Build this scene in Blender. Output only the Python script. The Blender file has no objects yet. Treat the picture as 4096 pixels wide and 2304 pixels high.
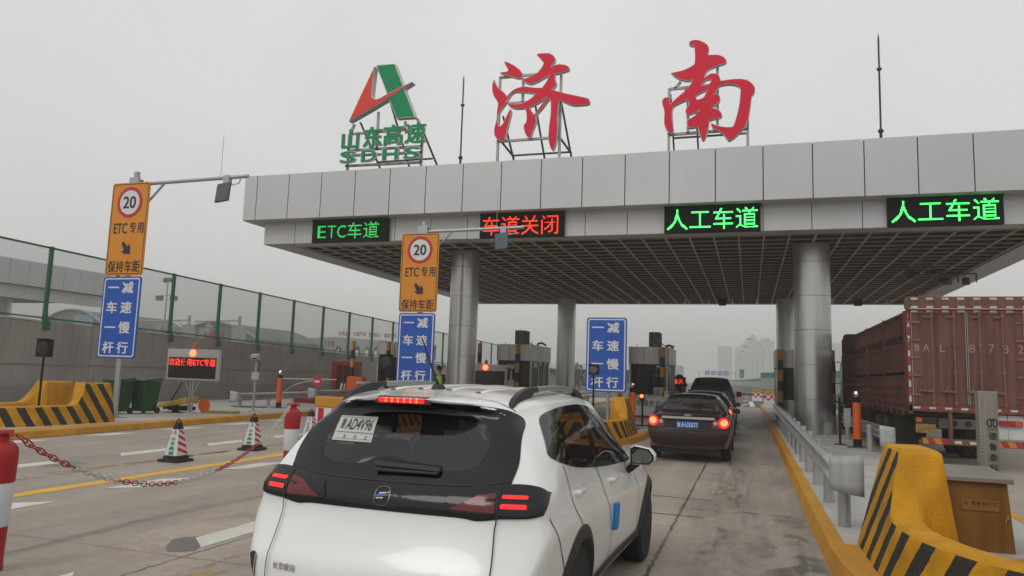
import bpy, bmesh, math, random
from math import sin, cos, pi, radians
from mathutils import Vector, Matrix
from mathutils.bvhtree import BVHTree

random.seed(7)
SC = bpy.context.scene
COL = SC.collection

# ---------------------------------------------------------------- camera
cam_d = bpy.data.cameras.new('camera')
cam_d.sensor_width = 36.0
cam_d.lens = 25.91
cam_d.clip_start = 0.1
cam_d.clip_end = 9000
cam = bpy.data.objects.new('camera', cam_d)
COL.objects.link(cam)
cam.matrix_world = Matrix(((0.951781, 0.004789, 0.306742, 0.0),
                           (0.305018, -0.121751, -0.944532, 0.0),
                           (0.032823, 0.992549, -0.117341, 1.75),
                           (0, 0, 0, 1)))
SC.camera = cam

# ---------------------------------------------------------------- sky (overcast winter haze) and sun
W = bpy.data.worlds.new("World")
SC.world = W
W.use_nodes = True
_n, _l = W.node_tree.nodes, W.node_tree.links
_n.clear()
_out = _n.new('ShaderNodeOutputWorld')
_bg = _n.new('ShaderNodeBackground')
_sky = _n.new('ShaderNodeTexSky')
_sky.sky_type = 'NISHITA'
_sky.sun_disc = False
_sky.sun_elevation = radians(42)
_sky.sun_rotation = radians(200)
_sky.dust_density = 6.0
_hs = _n.new('ShaderNodeHueSaturation')
_hs.inputs['Saturation'].default_value = 0.10
_mx = _n.new('ShaderNodeMix')
_mx.data_type = 'RGBA'
_mx.inputs[0].default_value = 0.90
_mx.inputs[7].default_value = (8.4, 8.5, 8.45, 1)      # even cloud layer
_tc = _n.new('ShaderNodeTexCoord')
_cn = _n.new('ShaderNodeTexNoise')                       # faint unevenness of the cloud
_cn.inputs['Scale'].default_value = 2.2
_cn.inputs['Detail'].default_value = 5
_l.new(_tc.outputs['Generated'], _cn.inputs['Vector'])
_cr = _n.new('ShaderNodeMapRange')
_cr.inputs[1].default_value, _cr.inputs[2].default_value = 0.3, 0.7
_cr.inputs[3].default_value, _cr.inputs[4].default_value = 0.93, 1.06
_l.new(_cn.outputs[0], _cr.inputs[0])
_cv = _n.new('ShaderNodeVectorMath')
_cv.operation = 'SCALE'
_cv.inputs[0].default_value = (8.4, 8.5, 8.45)
_l.new(_cr.outputs[0], _cv.inputs['Scale'])
_l.new(_cv.outputs[0], _mx.inputs[7])
_l.new(_sky.outputs[0], _hs.inputs['Color'])
_l.new(_hs.outputs[0], _mx.inputs[6])
_l.new(_mx.outputs[2], _bg.inputs['Color'])
_bg.inputs['Strength'].default_value = 0.10
_l.new(_bg.outputs[0], _out.inputs['Surface'])

sun_d = bpy.data.lights.new('sun', 'SUN')
sun_d.energy = 0.75
sun_d.angle = radians(28)
sun_d.color = (1.0, 0.97, 0.93)
sun = bpy.data.objects.new('sun', sun_d)
COL.objects.link(sun)
sun.rotation_euler = (radians(48), 0, radians(-20))

SC.view_settings.view_transform = 'Standard'
SC.view_settings.look = 'None'
SC.view_settings.gamma = 1.0
SC.view_settings.exposure = 0.0
SC.view_settings.use_curve_mapping = False
SC.render.engine = 'CYCLES'
SC.cycles.use_denoising = True
SC.cycles.max_bounces = 8
SC.cycles.transparent_max_bounces = 16
SC.cycles.volume_bounces = 1
SC.cycles.sample_clamp_indirect = 4.0
# ---------------------------------------------------------------- helpers
MATS = {}

def M(name, col, rough=0.6, metal=0.0, var=0.12, vscale=3.0, spec=0.4, coat=0.0, emit=None, estr=0.0,
      bump=0.0, bscale=60.0, alpha=1.0, trans=0.0, streak=0.0, fine=0.0):
    """procedural material: base colour broken up by noise, optional vertical dirt streaks, bump, coat, emission"""
    if name in MATS:
        return MATS[name]
    m = bpy.data.materials.new(name)
    m.use_nodes = True
    n, l = m.node_tree.nodes, m.node_tree.links
    b = n['Principled BSDF']
    b.inputs['Roughness'].default_value = rough
    b.inputs['Metallic'].default_value = metal
    b.inputs['Specular IOR Level'].default_value = spec
    b.inputs['Coat Weight'].default_value = coat
    b.inputs['Coat Roughness'].default_value = 0.06
    b.inputs['Alpha'].default_value = alpha
    b.inputs['Transmission Weight'].default_value = trans
    c4 = (*col, 1)
    b.inputs['Base Color'].default_value = c4
    tc = n.new('ShaderNodeTexCoord')
    if var > 0 or streak > 0 or fine > 0:
        nz = n.new('ShaderNodeTexNoise')
        nz.inputs['Scale'].default_value = vscale
        nz.inputs['Detail'].default_value = 6
        l.new(tc.outputs['Object'], nz.inputs['Vector'])
        mr = n.new('ShaderNodeMapRange')
        mr.inputs[1].default_value = 0.3
        mr.inputs[2].default_value = 0.7
        mr.inputs[3].default_value = 1 - var
        mr.inputs[4].default_value = 1 + var
        l.new(nz.outputs[0], mr.inputs[0])
        fac = mr.outputs[0]
        if streak > 0:
            mp = n.new('ShaderNodeMapping')
            mp.inputs['Scale'].default_value = (9, 9, 0.5)
            l.new(tc.outputs['Object'], mp.inputs[0])
            ns = n.new('ShaderNodeTexNoise')
            ns.inputs['Scale'].default_value = 1.0
            ns.inputs['Detail'].default_value = 5
            l.new(mp.outputs[0], ns.inputs['Vector'])
            m2 = n.new('ShaderNodeMapRange')
            m2.inputs[1].default_value = 0.42
            m2.inputs[2].default_value = 0.7
            m2.inputs[3].default_value = 1.0
            m2.inputs[4].default_value = 1 - streak
            l.new(ns.outputs[0], m2.inputs[0])
            mu = n.new('ShaderNodeMath')
            mu.operation = 'MULTIPLY'
            l.new(fac, mu.inputs[0])
            l.new(m2.outputs[0], mu.inputs[1])
            fac = mu.outputs[0]
        if fine > 0:
            nf = n.new('ShaderNodeTexNoise')
            nf.inputs['Scale'].default_value = 90
            nf.inputs['Detail'].default_value = 3
            l.new(tc.outputs['Object'], nf.inputs['Vector'])
            m3 = n.new('ShaderNodeMapRange')
            m3.inputs[1].default_value = 0.3
            m3.inputs[2].default_value = 0.7
            m3.inputs[3].default_value = 1 - fine
            m3.inputs[4].default_value = 1 + fine
            l.new(nf.outputs[0], m3.inputs[0])
            mu = n.new('ShaderNodeMath')
            mu.operation = 'MULTIPLY'
            l.new(fac, mu.inputs[0])
            l.new(m3.outputs[0], mu.inputs[1])
            fac = mu.outputs[0]
        vm = n.new('ShaderNodeVectorMath')
        vm.operation = 'SCALE'
        vm.inputs[0].default_value = col
        l.new(fac, vm.inputs['Scale'])
        l.new(vm.outputs[0], b.inputs['Base Color'])
    if bump > 0:
        nb = n.new('ShaderNodeTexNoise')
        nb.inputs['Scale'].default_value = bscale
        nb.inputs['Detail'].default_value = 4
        l.new(tc.outputs['Object'], nb.inputs['Vector'])
        bp = n.new('ShaderNodeBump')
        bp.inputs['Strength'].default_value = bump
        bp.inputs['Distance'].default_value = 0.02
        l.new(nb.outputs[0], bp.inputs['Height'])
        l.new(bp.outputs[0], b.inputs['Normal'])
    if emit:
        b.inputs['Emission Color'].default_value = (*emit, 1)
        b.inputs['Emission Strength'].default_value = estr
    MATS[name] = m
    return m


def tag(o, label=None, cat=None, group=None, kind=None):
    if label: o['label'] = label
    if cat: o['category'] = cat
    if group: o['group'] = group
    if kind: o['kind'] = kind
    return o


def empty(name, loc, label, cat, group=None, rz=0.0):
    o = bpy.data.objects.new(name, None)
    o.empty_display_size = 0.2
    COL.objects.link(o)
    o.location = loc
    o.rotation_euler = (0, 0, rz)
    return tag(o, label, cat, group)


def kids(o):
    return [c for c in COL.objects if c.parent == o]


def copy_tree(o, loc=None, label=None, rz=None):
    """a thing with its parts and sub-parts"""
    def cp(x, par):
        c = x.copy()
        COL.objects.link(c)
        c.parent = par
        for k in kids(x):
            cp(k, c)
        return c
    c = cp(o, None)
    if loc is not None: c.location = loc
    if rz is not None: c.rotation_euler = (0, 0, rz)
    if label: c['label'] = label
    return c


class MB:
    """collects shapes into one bmesh; build() links them as one mesh object"""
    def __init__(s, org=(0, 0, 0)):
        s.b = bmesh.new()
        s.o = Vector(org)

    def poly(s, pts):
        vs = [s.b.verts.new(Vector(p) - s.o) for p in pts]
        return s.b.faces.new(vs)

    def hull8(s, P):
        v = [s.b.verts.new(Vector(p) - s.o) for p in P]
        for f in ((0, 3, 2, 1), (4, 5, 6, 7), (0, 1, 5, 4), (1, 2, 6, 5), (2, 3, 7, 6), (3, 0, 4, 7)):
            s.b.faces.new([v[i] for i in f])
        return s

    def box(s, x0, x1, y0, y1, z0, z1):
        return s.hull8([(x0, y0, z0), (x1, y0, z0), (x1, y1, z0), (x0, y1, z0),
                        (x0, y0, z1), (x1, y0, z1), (x1, y1, z1), (x0, y1, z1)])

    def cbox(s, c, d, rz=0.0, ry=0.0, rx=0.0):
        R = Matrix.Rotation(rz, 3, 'Z') @ Matrix.Rotation(ry, 3, 'Y') @ Matrix.Rotation(rx, 3, 'X')
        h = [x / 2 for x in d]
        P = [Vector(c) + R @ Vector((sx * h[0], sy * h[1], sz * h[2])) for sz in (-1, 1)
             for sx, sy in ((-1, -1), (1, -1), (1, 1), (-1, 1))]
        return s.hull8(P)

    def bar(s, p, q, w, h=None, up=(0, 0, 1)):
        h = h or w
        p, q, up = Vector(p), Vector(q), Vector(up)
        d = (q - p).normalized()
        a = d.cross(up)
        if a.length < 1e-4: a = d.cross(Vector((1, 0, 0)))
        a.normalize()
        c = a.cross(d)
        P = [e + a * sx * w / 2 + c * sy * h / 2 for e in (p, q) for sx, sy in ((-1, -1), (1, -1), (1, 1), (-1, 1))]
        return s.hull8(P)

    def tube(s, pts, r, n=10, caps=True):
        pts = [Vector(p) for p in pts]
        rs = r if isinstance(r, (list, tuple)) else [r] * len(pts)
        rings = []
        a = None
        for i, p in enumerate(pts):
            d = (pts[min(i + 1, len(pts) - 1)] - pts[max(i - 1, 0)]).normalized()
            if a is None:
                a = d.cross(Vector((0, 0, 1)))
                if a.length < 1e-3: a = d.cross(Vector((1, 0, 0)))
            a = (a - d * a.dot(d)).normalized()
            c = d.cross(a)
            rings.append([s.b.verts.new(p - s.o + (a * cos(2 * pi * k / n) + c * sin(2 * pi * k / n)) * rs[i]) for k in range(n)])
        for i in range(len(rings) - 1):
            for k in range(n):
                s.b.faces.new((rings[i][k], rings[i][(k + 1) % n], rings[i + 1][(k + 1) % n], rings[i + 1][k]))
        if caps:
            s.b.faces.new(rings[0][::-1])
            s.b.faces.new(rings[-1])
        return s

    def lathe(s, prof, c=(0, 0, 0), n=20, axis='Z'):
        """prof: (r, h) pairs from bottom to top"""
        c = Vector(c)
        ax = {'Z': (Vector((1, 0, 0)), Vector((0, 1, 0)), Vector((0, 0, 1))),
              'Y': (Vector((1, 0, 0)), Vector((0, 0, 1)), Vector((0, -1, 0))),
              'X': (Vector((0, 1, 0)), Vector((0, 0, 1)), Vector((1, 0, 0)))}[axis]
        rings = []
        for r, h in prof:
            rings.append([s.b.verts.new(c - s.o + ax[0] * r * cos(2 * pi * k / n) + ax[1] * r * sin(2 * pi * k / n) + ax[2] * h) for k in range(n)])
        for i in range(len(rings) - 1):
            for k in range(n):
                s.b.faces.new((rings[i][k], rings[i][(k + 1) % n], rings[i + 1][(k + 1) % n], rings[i + 1][k]))
        if prof[0][0] > 1e-5: s.b.faces.new(rings[0][::-1])
        if prof[-1][0] > 1e-5: s.b.faces.new(rings[-1])
        return s

    def ball(s, c, r, n=14, sz=1.0):
        k = n // 2
        return s.lathe([(r * sin(pi * i / k) if 0 < i < k else 1e-6, -r * sz * cos(pi * i / k)) for i in range(k + 1)], c, n)

    def prism(s, poly, f0, f1):
        """poly: 2d points; f0, f1 map a 2d point to 3d at the two ends"""
        a = [s.b.verts.new(Vector(f0(*p)) - s.o) for p in poly]
        b = [s.b.verts.new(Vector(f1(*p)) - s.o) for p in poly]
        n = len(poly)
        s.b.faces.new(a[::-1])
        s.b.faces.new(b)
        for i in range(n):
            s.b.faces.new((a[i], a[(i + 1) % n], b[(i + 1) % n], b[i]))
        return s

    def build(s, name, mat, parent=None, bev=0.0, smooth=True, ang=35, seg=2):
        bmesh.ops.recalc_face_normals(s.b, faces=s.b.faces)
        me = bpy.data.meshes.new(name)
        s.b.to_mesh(me)
        s.b.free()
        if smooth:
            me.shade_smooth()
            me.set_sharp_from_angle(angle=radians(ang))
        o = bpy.data.objects.new(name, me)
        COL.objects.link(o)
        if isinstance(mat, (list, tuple)):
            for m in mat: me.materials.append(m)
        else:
            me.materials.append(mat)
        if parent: o.parent = parent
        if bev > 0:
            md = o.modifiers.new('bevel', 'BEVEL')
            md.width = bev
            md.segments = seg
            md.limit_method = 'ANGLE'
            md.angle_limit = radians(40)
        return o


def rrect(w, h, r, n=5, cx=0.0, cy=0.0):
    P = []
    for qx, qy, a0 in ((1, -1, -90), (1, 1, 0), (-1, 1, 90), (-1, -1, 180)):
        for i in range(n + 1):
            a = radians(a0 + 90 * i / n)
            P.append((cx + qx * (w / 2 - r) + r * cos(a), cy + qy * (h / 2 - r) + r * sin(a)))
    return P


def disc(r, n=32, cx=0.0, cy=0.0):
    return [(cx + r * cos(2 * pi * k / n), cy + r * sin(2 * pi * k / n)) for k in range(n)]


_glyph = {}

def glyph(s, off=0.0):
    """flat triangulated outline of a string, em units"""
    if (s, off) in _glyph: return _glyph[(s, off)]
    cu = bpy.data.curves.new('t', 'FONT')
    cu.body = s
    cu.size = 1
    cu.offset = off
    cu.resolution_u = 3
    o = bpy.data.objects.new('t', cu)
    me = o.to_mesh()
    V = [(v.co.x, v.co.y) for v in me.vertices]
    F = [tuple(p.vertices) for p in me.polygons]
    o.to_mesh_clear()
    bpy.data.objects.remove(o)
    bpy.data.curves.remove(cu)
    _glyph[(s, off)] = (V, F)
    return V, F


class Letters:
    """flat or extruded lettering laid on a plane: org + ux*x + uy*z"""
    def __init__(s, org, ux=(1, 0, 0), uy=(0, 0, 1), par=(0, 0, 0)):
        s.b = bmesh.new()
        s.o, s.x, s.y = Vector(org) - Vector(par), Vector(ux), Vector(uy)
        s.n = s.x.cross(s.y).normalized()

    def put(s, text, cx, cy, w, h, off=0.012, depth=0.0, em=False, warp=None):
        """fit the text into a w x h box centred at (cx, cy); em=True keeps the full square of one CJK character"""
        bold = max(0.0, off)
        V, F = glyph(text, min(0.0, off))
        if em:
            x0, x1, y0, y1 = 0.02, 0.98, -0.10, 0.86
        else:
            x0, x1 = min(v[0] for v in V), max(v[0] for v in V)
            y0, y1 = min(v[1] for v in V), max(v[1] for v in V)
        def at(v, d):
            px = cx + ((v[0] - x0) / (x1 - x0) - .5) * w
            py = cy + ((v[1] - y0) / (y1 - y0) - .5) * h
            if warp:
                return warp(px, py, d) + Vector((0, -d if d < .01 else 0, 0))
            return s.o + s.x * px + s.y * py + s.n * d
        shifts = [(0, 0)] if bold == 0 else [(0, 0), (bold, bold * .6), (-bold, bold * .6), (bold, -bold * .6), (-bold, -bold * .6)]
        for q, (sx, sy) in enumerate(shifts):             # bolder strokes: the character laid five times, each a hair prouder
            s._lay([(v[0] + sx, v[1] + sy) for v in V], F, depth, at, .0006 * q)
        return s

    def _lay(s, V, F, depth, at, lift):
        vs = [s.b.verts.new(at(v, depth + lift)) for v in V]
        fs = []
        for f in F:
            try: fs.append(s.b.faces.new([vs[i] for i in f]))
            except ValueError: pass
        if depth > 0:
            bm = s.b
            edges = [e for f in fs for e in f.edges]
            cnt = {}
            for e in edges: cnt[e] = cnt.get(e, 0) + 1
            low = {}
            for e, c in cnt.items():
                if c == 1:
                    q = []
                    for v in e.verts:
                        if v not in low: low[v] = bm.verts.new(v.co - s.n * depth)
                        q.append(low[v])
                    f = bm.faces.new((e.verts[0], e.verts[1], q[1], q[0]))
                    f.material_index = 1

    def build(s, name, mat, parent=None):
        me = bpy.data.meshes.new(name)
        bmesh.ops.recalc_face_normals(s.b, faces=s.b.faces)
        s.b.to_mesh(me)
        s.b.free()
        o = bpy.data.objects.new(name, me)
        COL.objects.link(o)
        for m in (mat if isinstance(mat, (list, tuple)) else [mat]): me.materials.append(m)
        if parent: o.parent = parent
        return o


def led_dots(text, org, w, h, cols, rows, name, mat, parent, par=(0, 0, 0), ux=(1, 0, 0), n=(0, -1, 0), off=0.0, dot=0.8, cw=None):
    """a dot matrix: one small square lamp wherever the grid point lies inside a character. cw: em width per character"""
    ux, n = Vector(ux), Vector(n)
    o = Vector(org) - Vector(par)
    bm = bmesh.new()
    tot = sum(cw)
    x = 0
    pw, ph = w / cols, h / rows
    for ch, c in zip(text, cw):
        V, F = glyph(ch, off)
        tree = BVHTree.FromPolygons([(a, b, 0) for a, b in V], F)
        nc = round(cols * c / tot)
        x0v, x1v = (0.0, 1.0) if c >= 1 else (min(v[0] for v in V) - .04, max(v[0] for v in V) + .04)
        y0v, y1v = (-0.12, 0.88) if c >= 1 else (-0.12, 0.88)
        c0 = round(cols * x / tot)
        for i in range(nc):
            for j in range(rows):
                gx = x0v + (x1v - x0v) * (i + .5) / nc
                gy = y0v + (y1v - y0v) * (j + .5) / rows
                if tree.ray_cast(Vector((gx, gy, 1)), Vector((0, 0, -1)))[0] is not None:
                    p = o + ux * ((c0 + i + .5) * pw) + Vector((0, 0, (j + .5) * ph))
                    a, b = ux * pw * dot / 2, Vector((0, 0, ph * dot / 2))
                    bm.faces.new([bm.verts.new(p - a - b), bm.verts.new(p + a - b), bm.verts.new(p + a + b), bm.verts.new(p - a + b)])
        x += c
    me = bpy.data.meshes.new(name)
    bm.to_mesh(me)
    bm.free()
    ob = bpy.data.objects.new(name, me)
    COL.objects.link(ob)
    me.materials.append(mat)
    ob.parent = parent
    return ob


def catmull(P, k=4, corner=50):
    """closed outline: smooth except at sharp corners"""
    n = len(P)
    P = [Vector((p[0], p[1])) for p in P]
    sharp = []
    for i in range(n):
        a, b = P[i] - P[i - 1], P[(i + 1) % n] - P[i]
        sharp.append(a.length > 1e-9 and b.length > 1e-9 and abs(a.angle_signed(b)) > radians(corner))
    out = []
    for i in range(n):
        p1, p2 = P[i], P[(i + 1) % n]
        p0 = P[i - 1] if not sharp[i] else p1 - (p2 - p1)
        p3 = P[(i + 2) % n] if not sharp[(i + 1) % n] else p2 + (p2 - p1)
        for j in range(k):
            t = j / k
            q = 0.5 * ((2 * p1) + (p2 - p0) * t + (2 * p0 - 5 * p1 + 4 * p2 - p3) * t * t + (3 * p1 - p0 - 3 * p2 + p3) * t ** 3)
            out.append((q.x, q.y))
    return out


def outline_solid(name, loops, y, thick, mat, parent, par=(0, 0, 0), off=0.0):
    """filled 2d outline with holes, standing in the x-z plane at depth y, extruded backwards"""
    cu = bpy.data.curves.new(name, 'CURVE')
    cu.dimensions = '2D'
    cu.fill_mode = 'BOTH'
    cu.extrude = thick / 2
    cu.offset = off
    for L in loops:
        sp = cu.splines.new('POLY')
        sp.points.add(len(L) - 1)
        for i, p in enumerate(L): sp.points[i].co = (p[0], p[1], 0, 1)
        sp.use_cyclic_u = True
    o = bpy.data.objects.new(name, cu)
    me0 = o.to_mesh()
    me = bpy.data.meshes.new(name)
    R = Matrix.Translation(Vector((0, y + thick / 2, 0)) - Vector(par)) @ Matrix.Rotation(pi / 2, 4, 'X')
    me.from_pydata([R @ v.co for v in me0.vertices], [], [tuple(p.vertices) for p in me0.polygons])
    o.to_mesh_clear()
    bpy.data.objects.remove(o)
    bpy.data.curves.remove(cu)
    bm = bmesh.new()
    bm.from_mesh(me)
    bmesh.ops.remove_doubles(bm, verts=bm.verts, dist=1e-4)
    bmesh.ops.recalc_face_normals(bm, faces=bm.faces)
    bm.to_mesh(me)
    bm.free()
    ob = bpy.data.objects.new(name, me)
    COL.objects.link(ob)
    me.materials.append(mat)
    ob.parent = parent
    return ob


# ---------------------------------------------------------------- shared materials
YEL = (0.53, 0.252, 0.006)
m_panel = M('silver_panel', (0.52, 0.525, 0.53), 0.40, 0.3, 0.045, 0.35, streak=0.02)
m_seam = M('dark_seam', (0.03, 0.03, 0.032), 0.8)
m_steel = M('galvanised_steel', (0.42, 0.44, 0.44), 0.42, 0.6, 0.10, 2.0, fine=0.08)
m_frame = M('dark_frame_steel', (0.10, 0.095, 0.09), 0.6, 0.2)
m_lightsteel = M('pale_frame_steel', (0.36, 0.36, 0.35), 0.5, 0.3)
m_black = M('black_paint', (0.010, 0.010, 0.011), 0.6, spec=.2)
m_rubber = M('rubber', (0.018, 0.018, 0.019), 0.85)
m_yellow = M('yellow_paint', YEL, 0.7, 0, 0.16, 2.5, fine=0.14, bump=0.5, bscale=34, streak=0.16, spec=.25)
m_white = M('white_paint', (0.72, 0.72, 0.70), 0.5, 0, 0.06)
m_red = M('red_paint', (0.42, 0.018, 0.022), 0.45, 0, 0.08)
m_orange = M('orange_paint', (0.62, 0.10, 0.008), 0.5, 0, 0.06)
m_green = M('green_fence_paint', (0.012, 0.11, 0.055), 0.5)
m_conc = M('concrete_light', (0.40, 0.385, 0.36), 0.9, 0, 0.20, 0.8, fine=0.16, bump=0.3)
m_chrome = M('chrome', (0.75, 0.75, 0.76), 0.12, 1.0, 0.0)
m_stain = M('stainless_sheet', (0.56, 0.535, 0.50), 0.4, 0.45, 0.12, 1.2, streak=0.38)
m_darkglass = M('dark_glass', (0.008, 0.009, 0.012), 0.08, 0.0, 0.0, spec=0.4)
m_led_body = M('led_case', (0.006, 0.010, 0.008), 0.85, spec=0.12)
m_lg = M('green_lamps', (0.02, 0.3, 0.05), 0.5, emit=(0.06, 1.0, 0.16), estr=2.6, var=0)
m_lr = M('red_lamps', (0.4, 0.03, 0.01), 0.5, emit=(1.0, 0.035, 0.010), estr=1.7, var=0)
# ---------------------------------------------------------------- ground, road, islands, markings
def nodes_mat(name):
    m = bpy.data.materials.new(name)
    m.use_nodes = True
    return m, m.node_tree.nodes, m.node_tree.links, m.node_tree.nodes['Principled BSDF']


def concrete_road():
    """cast concrete slabs: blotches, speckle, slab joints with cracks, oily wheel tracks"""
    m, n, l, b = nodes_mat('worn_concrete_road')
    tc = n.new('ShaderNodeTexCoord')
    sep = n.new('ShaderNodeSeparateXYZ')
    l.new(tc.outputs['Object'], sep.inputs[0])
    X, Y = sep.outputs[0], sep.outputs[1]

    def math_(op, a, c=None, d=None):
        k = n.new('ShaderNodeMath')
        k.operation = op
        for i, v in enumerate((a, c, d)):
            if v is None: continue
            if isinstance(v, (int, float)): k.inputs[i].default_value = v
            else: l.new(v, k.inputs[i])
        return k.outputs[0]

    def noise(scale, detail=5, vec=None, sc=None):
        k = n.new('ShaderNodeTexNoise')
        k.inputs['Scale'].default_value = scale
        k.inputs['Detail'].default_value = detail
        if sc:
            mp = n.new('ShaderNodeMapping')
            mp.inputs['Scale'].default_value = sc
            l.new(tc.outputs['Object'], mp.inputs[0])
            l.new(mp.outputs[0], k.inputs['Vector'])
        else:
            l.new(tc.outputs['Object'], k.inputs['Vector'])
        return k.outputs[0]

    def rng(v, a, c, lo, hi):
        k = n.new('ShaderNodeMapRange')
        k.inputs[1].default_value, k.inputs[2].default_value = a, c
        k.inputs[3].default_value, k.inputs[4].default_value = lo, hi
        l.new(v, k.inputs[0])
        return k.outputs[0]

    big = rng(noise(0.33, 6), .35, .68, 1.10, 0.84)
    streak = rng(noise(1.0, 6, sc=(1.6, 0.22, 1)), .42, .72, 1.06, 0.80)
    fine = math_('MULTIPLY', rng(noise(38, 4), .3, .7, 0.86, 1.14), rng(noise(13, 8), .3, .7, 0.88, 1.10))
    mid = rng(noise(5, 6), .35, .7, 1.05, 0.90)
    v = math_('MULTIPLY', math_('MULTIPLY', big, streak), math_('MULTIPLY', fine, mid))
    # wheel tracks and oil in the lane the cars queue in, and a few isolated spills
    wob = math_('MULTIPLY', math_('SUBTRACT', noise(1.0, 5, sc=(.8, .25, 1)), .5), 0.5)
    xx = math_('ADD', X, wob)
    grain = rng(noise(1.0, 9, sc=(13, .55, 1)), .32, .66, 0.40, 1.0)
    clump = rng(noise(1.0, 8, sc=(1.9, .30, 1)), .40, .62, 0.45, 1.0)
    fleck = rng(noise(1.0, 9, sc=(9, 4, 1)), .45, .62, 0.55, 1.0)
    brk = math_('MULTIPLY', math_('MULTIPLY', grain, clump), fleck)
    wet = rng(noise(1.0, 7, sc=(2.4, 1.1, 1)), .50, .56, 0.0, 1.0)
    nearw = math_('MULTIPLY', rng(math_('ABSOLUTE', math_('SUBTRACT', X, .42)), .14, .46, .62, 0.0), rng(Y, 12.0, 8.6, 0.0, 1.0))
    v = math_('MULTIPLY', v, math_('SUBTRACT', 1.0, math_('MULTIPLY', wet, nearw)))
    for x0, wd, amt in ((-0.25, 0.55, 0.85), (-1.95, 0.45, 0.55), (-7.0, 0.40, 0.35), (-6.4, 0.12, 0.80), (0.45, 0.34, 0.55)):
        d = math_('ABSOLUTE', math_('SUBTRACT', xx, x0))
        band = rng(d, wd * .25, wd, 1.0, 0.0)
        v = math_('MULTIPLY', v, math_('SUBTRACT', 1.0, math_('MULTIPLY', math_('MULTIPLY', band, brk), amt)))
    vs = n.new('ShaderNodeTexVoronoi')
    vs.inputs['Scale'].default_value = 2.6
    mps = n.new('ShaderNodeMapping')
    mps.inputs['Scale'].default_value = (.55, 2.4, 1)
    mps.inputs['Rotation'].default_value = (0, 0, .5)
    l.new(tc.outputs['Object'], mps.inputs[0])
    l.new(mps.outputs[0], vs.inputs['Vector'])
    chip = math_('MULTIPLY', rng(vs.outputs['Distance'], .06, .10, 0.65, 0.0), rng(noise(1.1, 3), .46, .54, 0.0, 1.0))
    v = math_('MULTIPLY', v, math_('SUBTRACT', 1.0, chip))
    spill = rng(noise(0.75, 3, sc=(1.0, .6, 1)), .66, .72, 0.0, 0.34)
    v = math_('MULTIPLY', v, math_('SUBTRACT', 1.0, spill))
    # joints: long ones at x = -0.9 + 4.05 k, cross ones every 5 m; edges ragged
    rag = math_('MULTIPLY', math_('SUBTRACT', noise(7, 5), .5), 0.07)
    xj = math_('ADD', X, rag)
    pj = math_('ABSOLUTE', math_('SUBTRACT', math_('MODULO', math_('ADD', xj, 0.9 + 40.5 + 2.025), 4.05), 2.025))
    yj = math_('ADD', Y, math_('MULTIPLY', rag, 0.6))
    py = math_('ABSOLUTE', math_('SUBTRACT', math_('MODULO', math_('ADD', yj, 50 - 5.75 + 2.5), 5.0), 2.5))
    j = math_('MAXIMUM', rng(pj, .010, .026, 0.75, 0.0), rng(py, .008, .020, 0.6, 0.0))
    jm = rng(noise(1.7, 4), .35, .55, 0.35, 1.0)
    v = math_('MULTIPLY', v, math_('SUBTRACT', 1.0, math_('MULTIPLY', j, jm)))
    # hairline cracks
    vo = n.new('ShaderNodeTexVoronoi')
    vo.feature = 'DISTANCE_TO_EDGE'
    vo.inputs['Scale'].default_value = 0.17
    mp = n.new('ShaderNodeMapping')
    l.new(tc.outputs['Object'], mp.inputs[0])
    ad = n.new('ShaderNodeVectorMath')
    ad.operation = 'ADD'
    l.new(mp.outputs[0], ad.inputs[0])
    nzv = n.new('ShaderNodeTexNoise')
    nzv.inputs['Scale'].default_value = 1.3
    nzv.inputs['Detail'].default_value = 5
    l.new(tc.outputs['Object'], nzv.inputs['Vector'])
    l.new(nzv.outputs[1], ad.inputs[1])
    l.new(ad.outputs[0], vo.inputs['Vector'])
    cr = math_('MULTIPLY', rng(vo.outputs['Distance'], 0.0, .0035, 0.55, 0.0), rng(noise(.5, 3), .45, .6, 0.0, 1.0))
    v = math_('MULTIPLY', v, math_('SUBTRACT', 1.0, cr))
    tint = n.new('ShaderNodeMix')
    tint.data_type = 'RGBA'
    tint.inputs[6].default_value = (0.345, 0.288, 0.236, 1)
    tint.inputs[7].default_value = (0.310, 0.270, 0.230, 1)
    l.new(rng(noise(.22, 3), .4, .6, 0, 1), tint.inputs[0])
    vm = n.new('ShaderNodeVectorMath')
    vm.operation = 'SCALE'
    l.new(tint.outputs[2], vm.inputs[0])
    l.new(v, vm.inputs['Scale'])
    l.new(vm.outputs[0], b.inputs['Base Color'])
    l.new(rng(v, .5, 1.1, 0.42, 0.85), b.inputs['Roughness'])
    bp = n.new('ShaderNodeBump')
    bp.inputs['Strength'].default_value = 0.25
    bp.inputs['Distance'].default_value = 0.01
    l.new(noise(70, 3), bp.inputs['Height'])
    l.new(bp.outputs[0], b.inputs['Normal'])
    return m


def sheet(name, x0, x1, y0, y1, z, mat, kind='structure'):
    mb = MB()
    mb.poly([(x0, y0, z), (x1, y0, z), (x1, y1, z), (x0, y1, z)])
    return tag(mb.build(name, mat, smooth=False), kind=kind)


m_field = M('winter_ground', (0.20, 0.185, 0.15), 0.95, 0, 0.25, 0.05)
m_asphalt = M('asphalt', (0.085, 0.085, 0.085), 0.85, 0, 0.18, 0.6, fine=0.15)
sheet('ground', -2500, 2500, -400, 2600, -0.02, m_field)
sheet('road', -60, 60, -40, 57, 0.0, concrete_road())
sheet('road_ahead', -30, 30, 57.02, 420, -0.004, m_asphalt)

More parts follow.
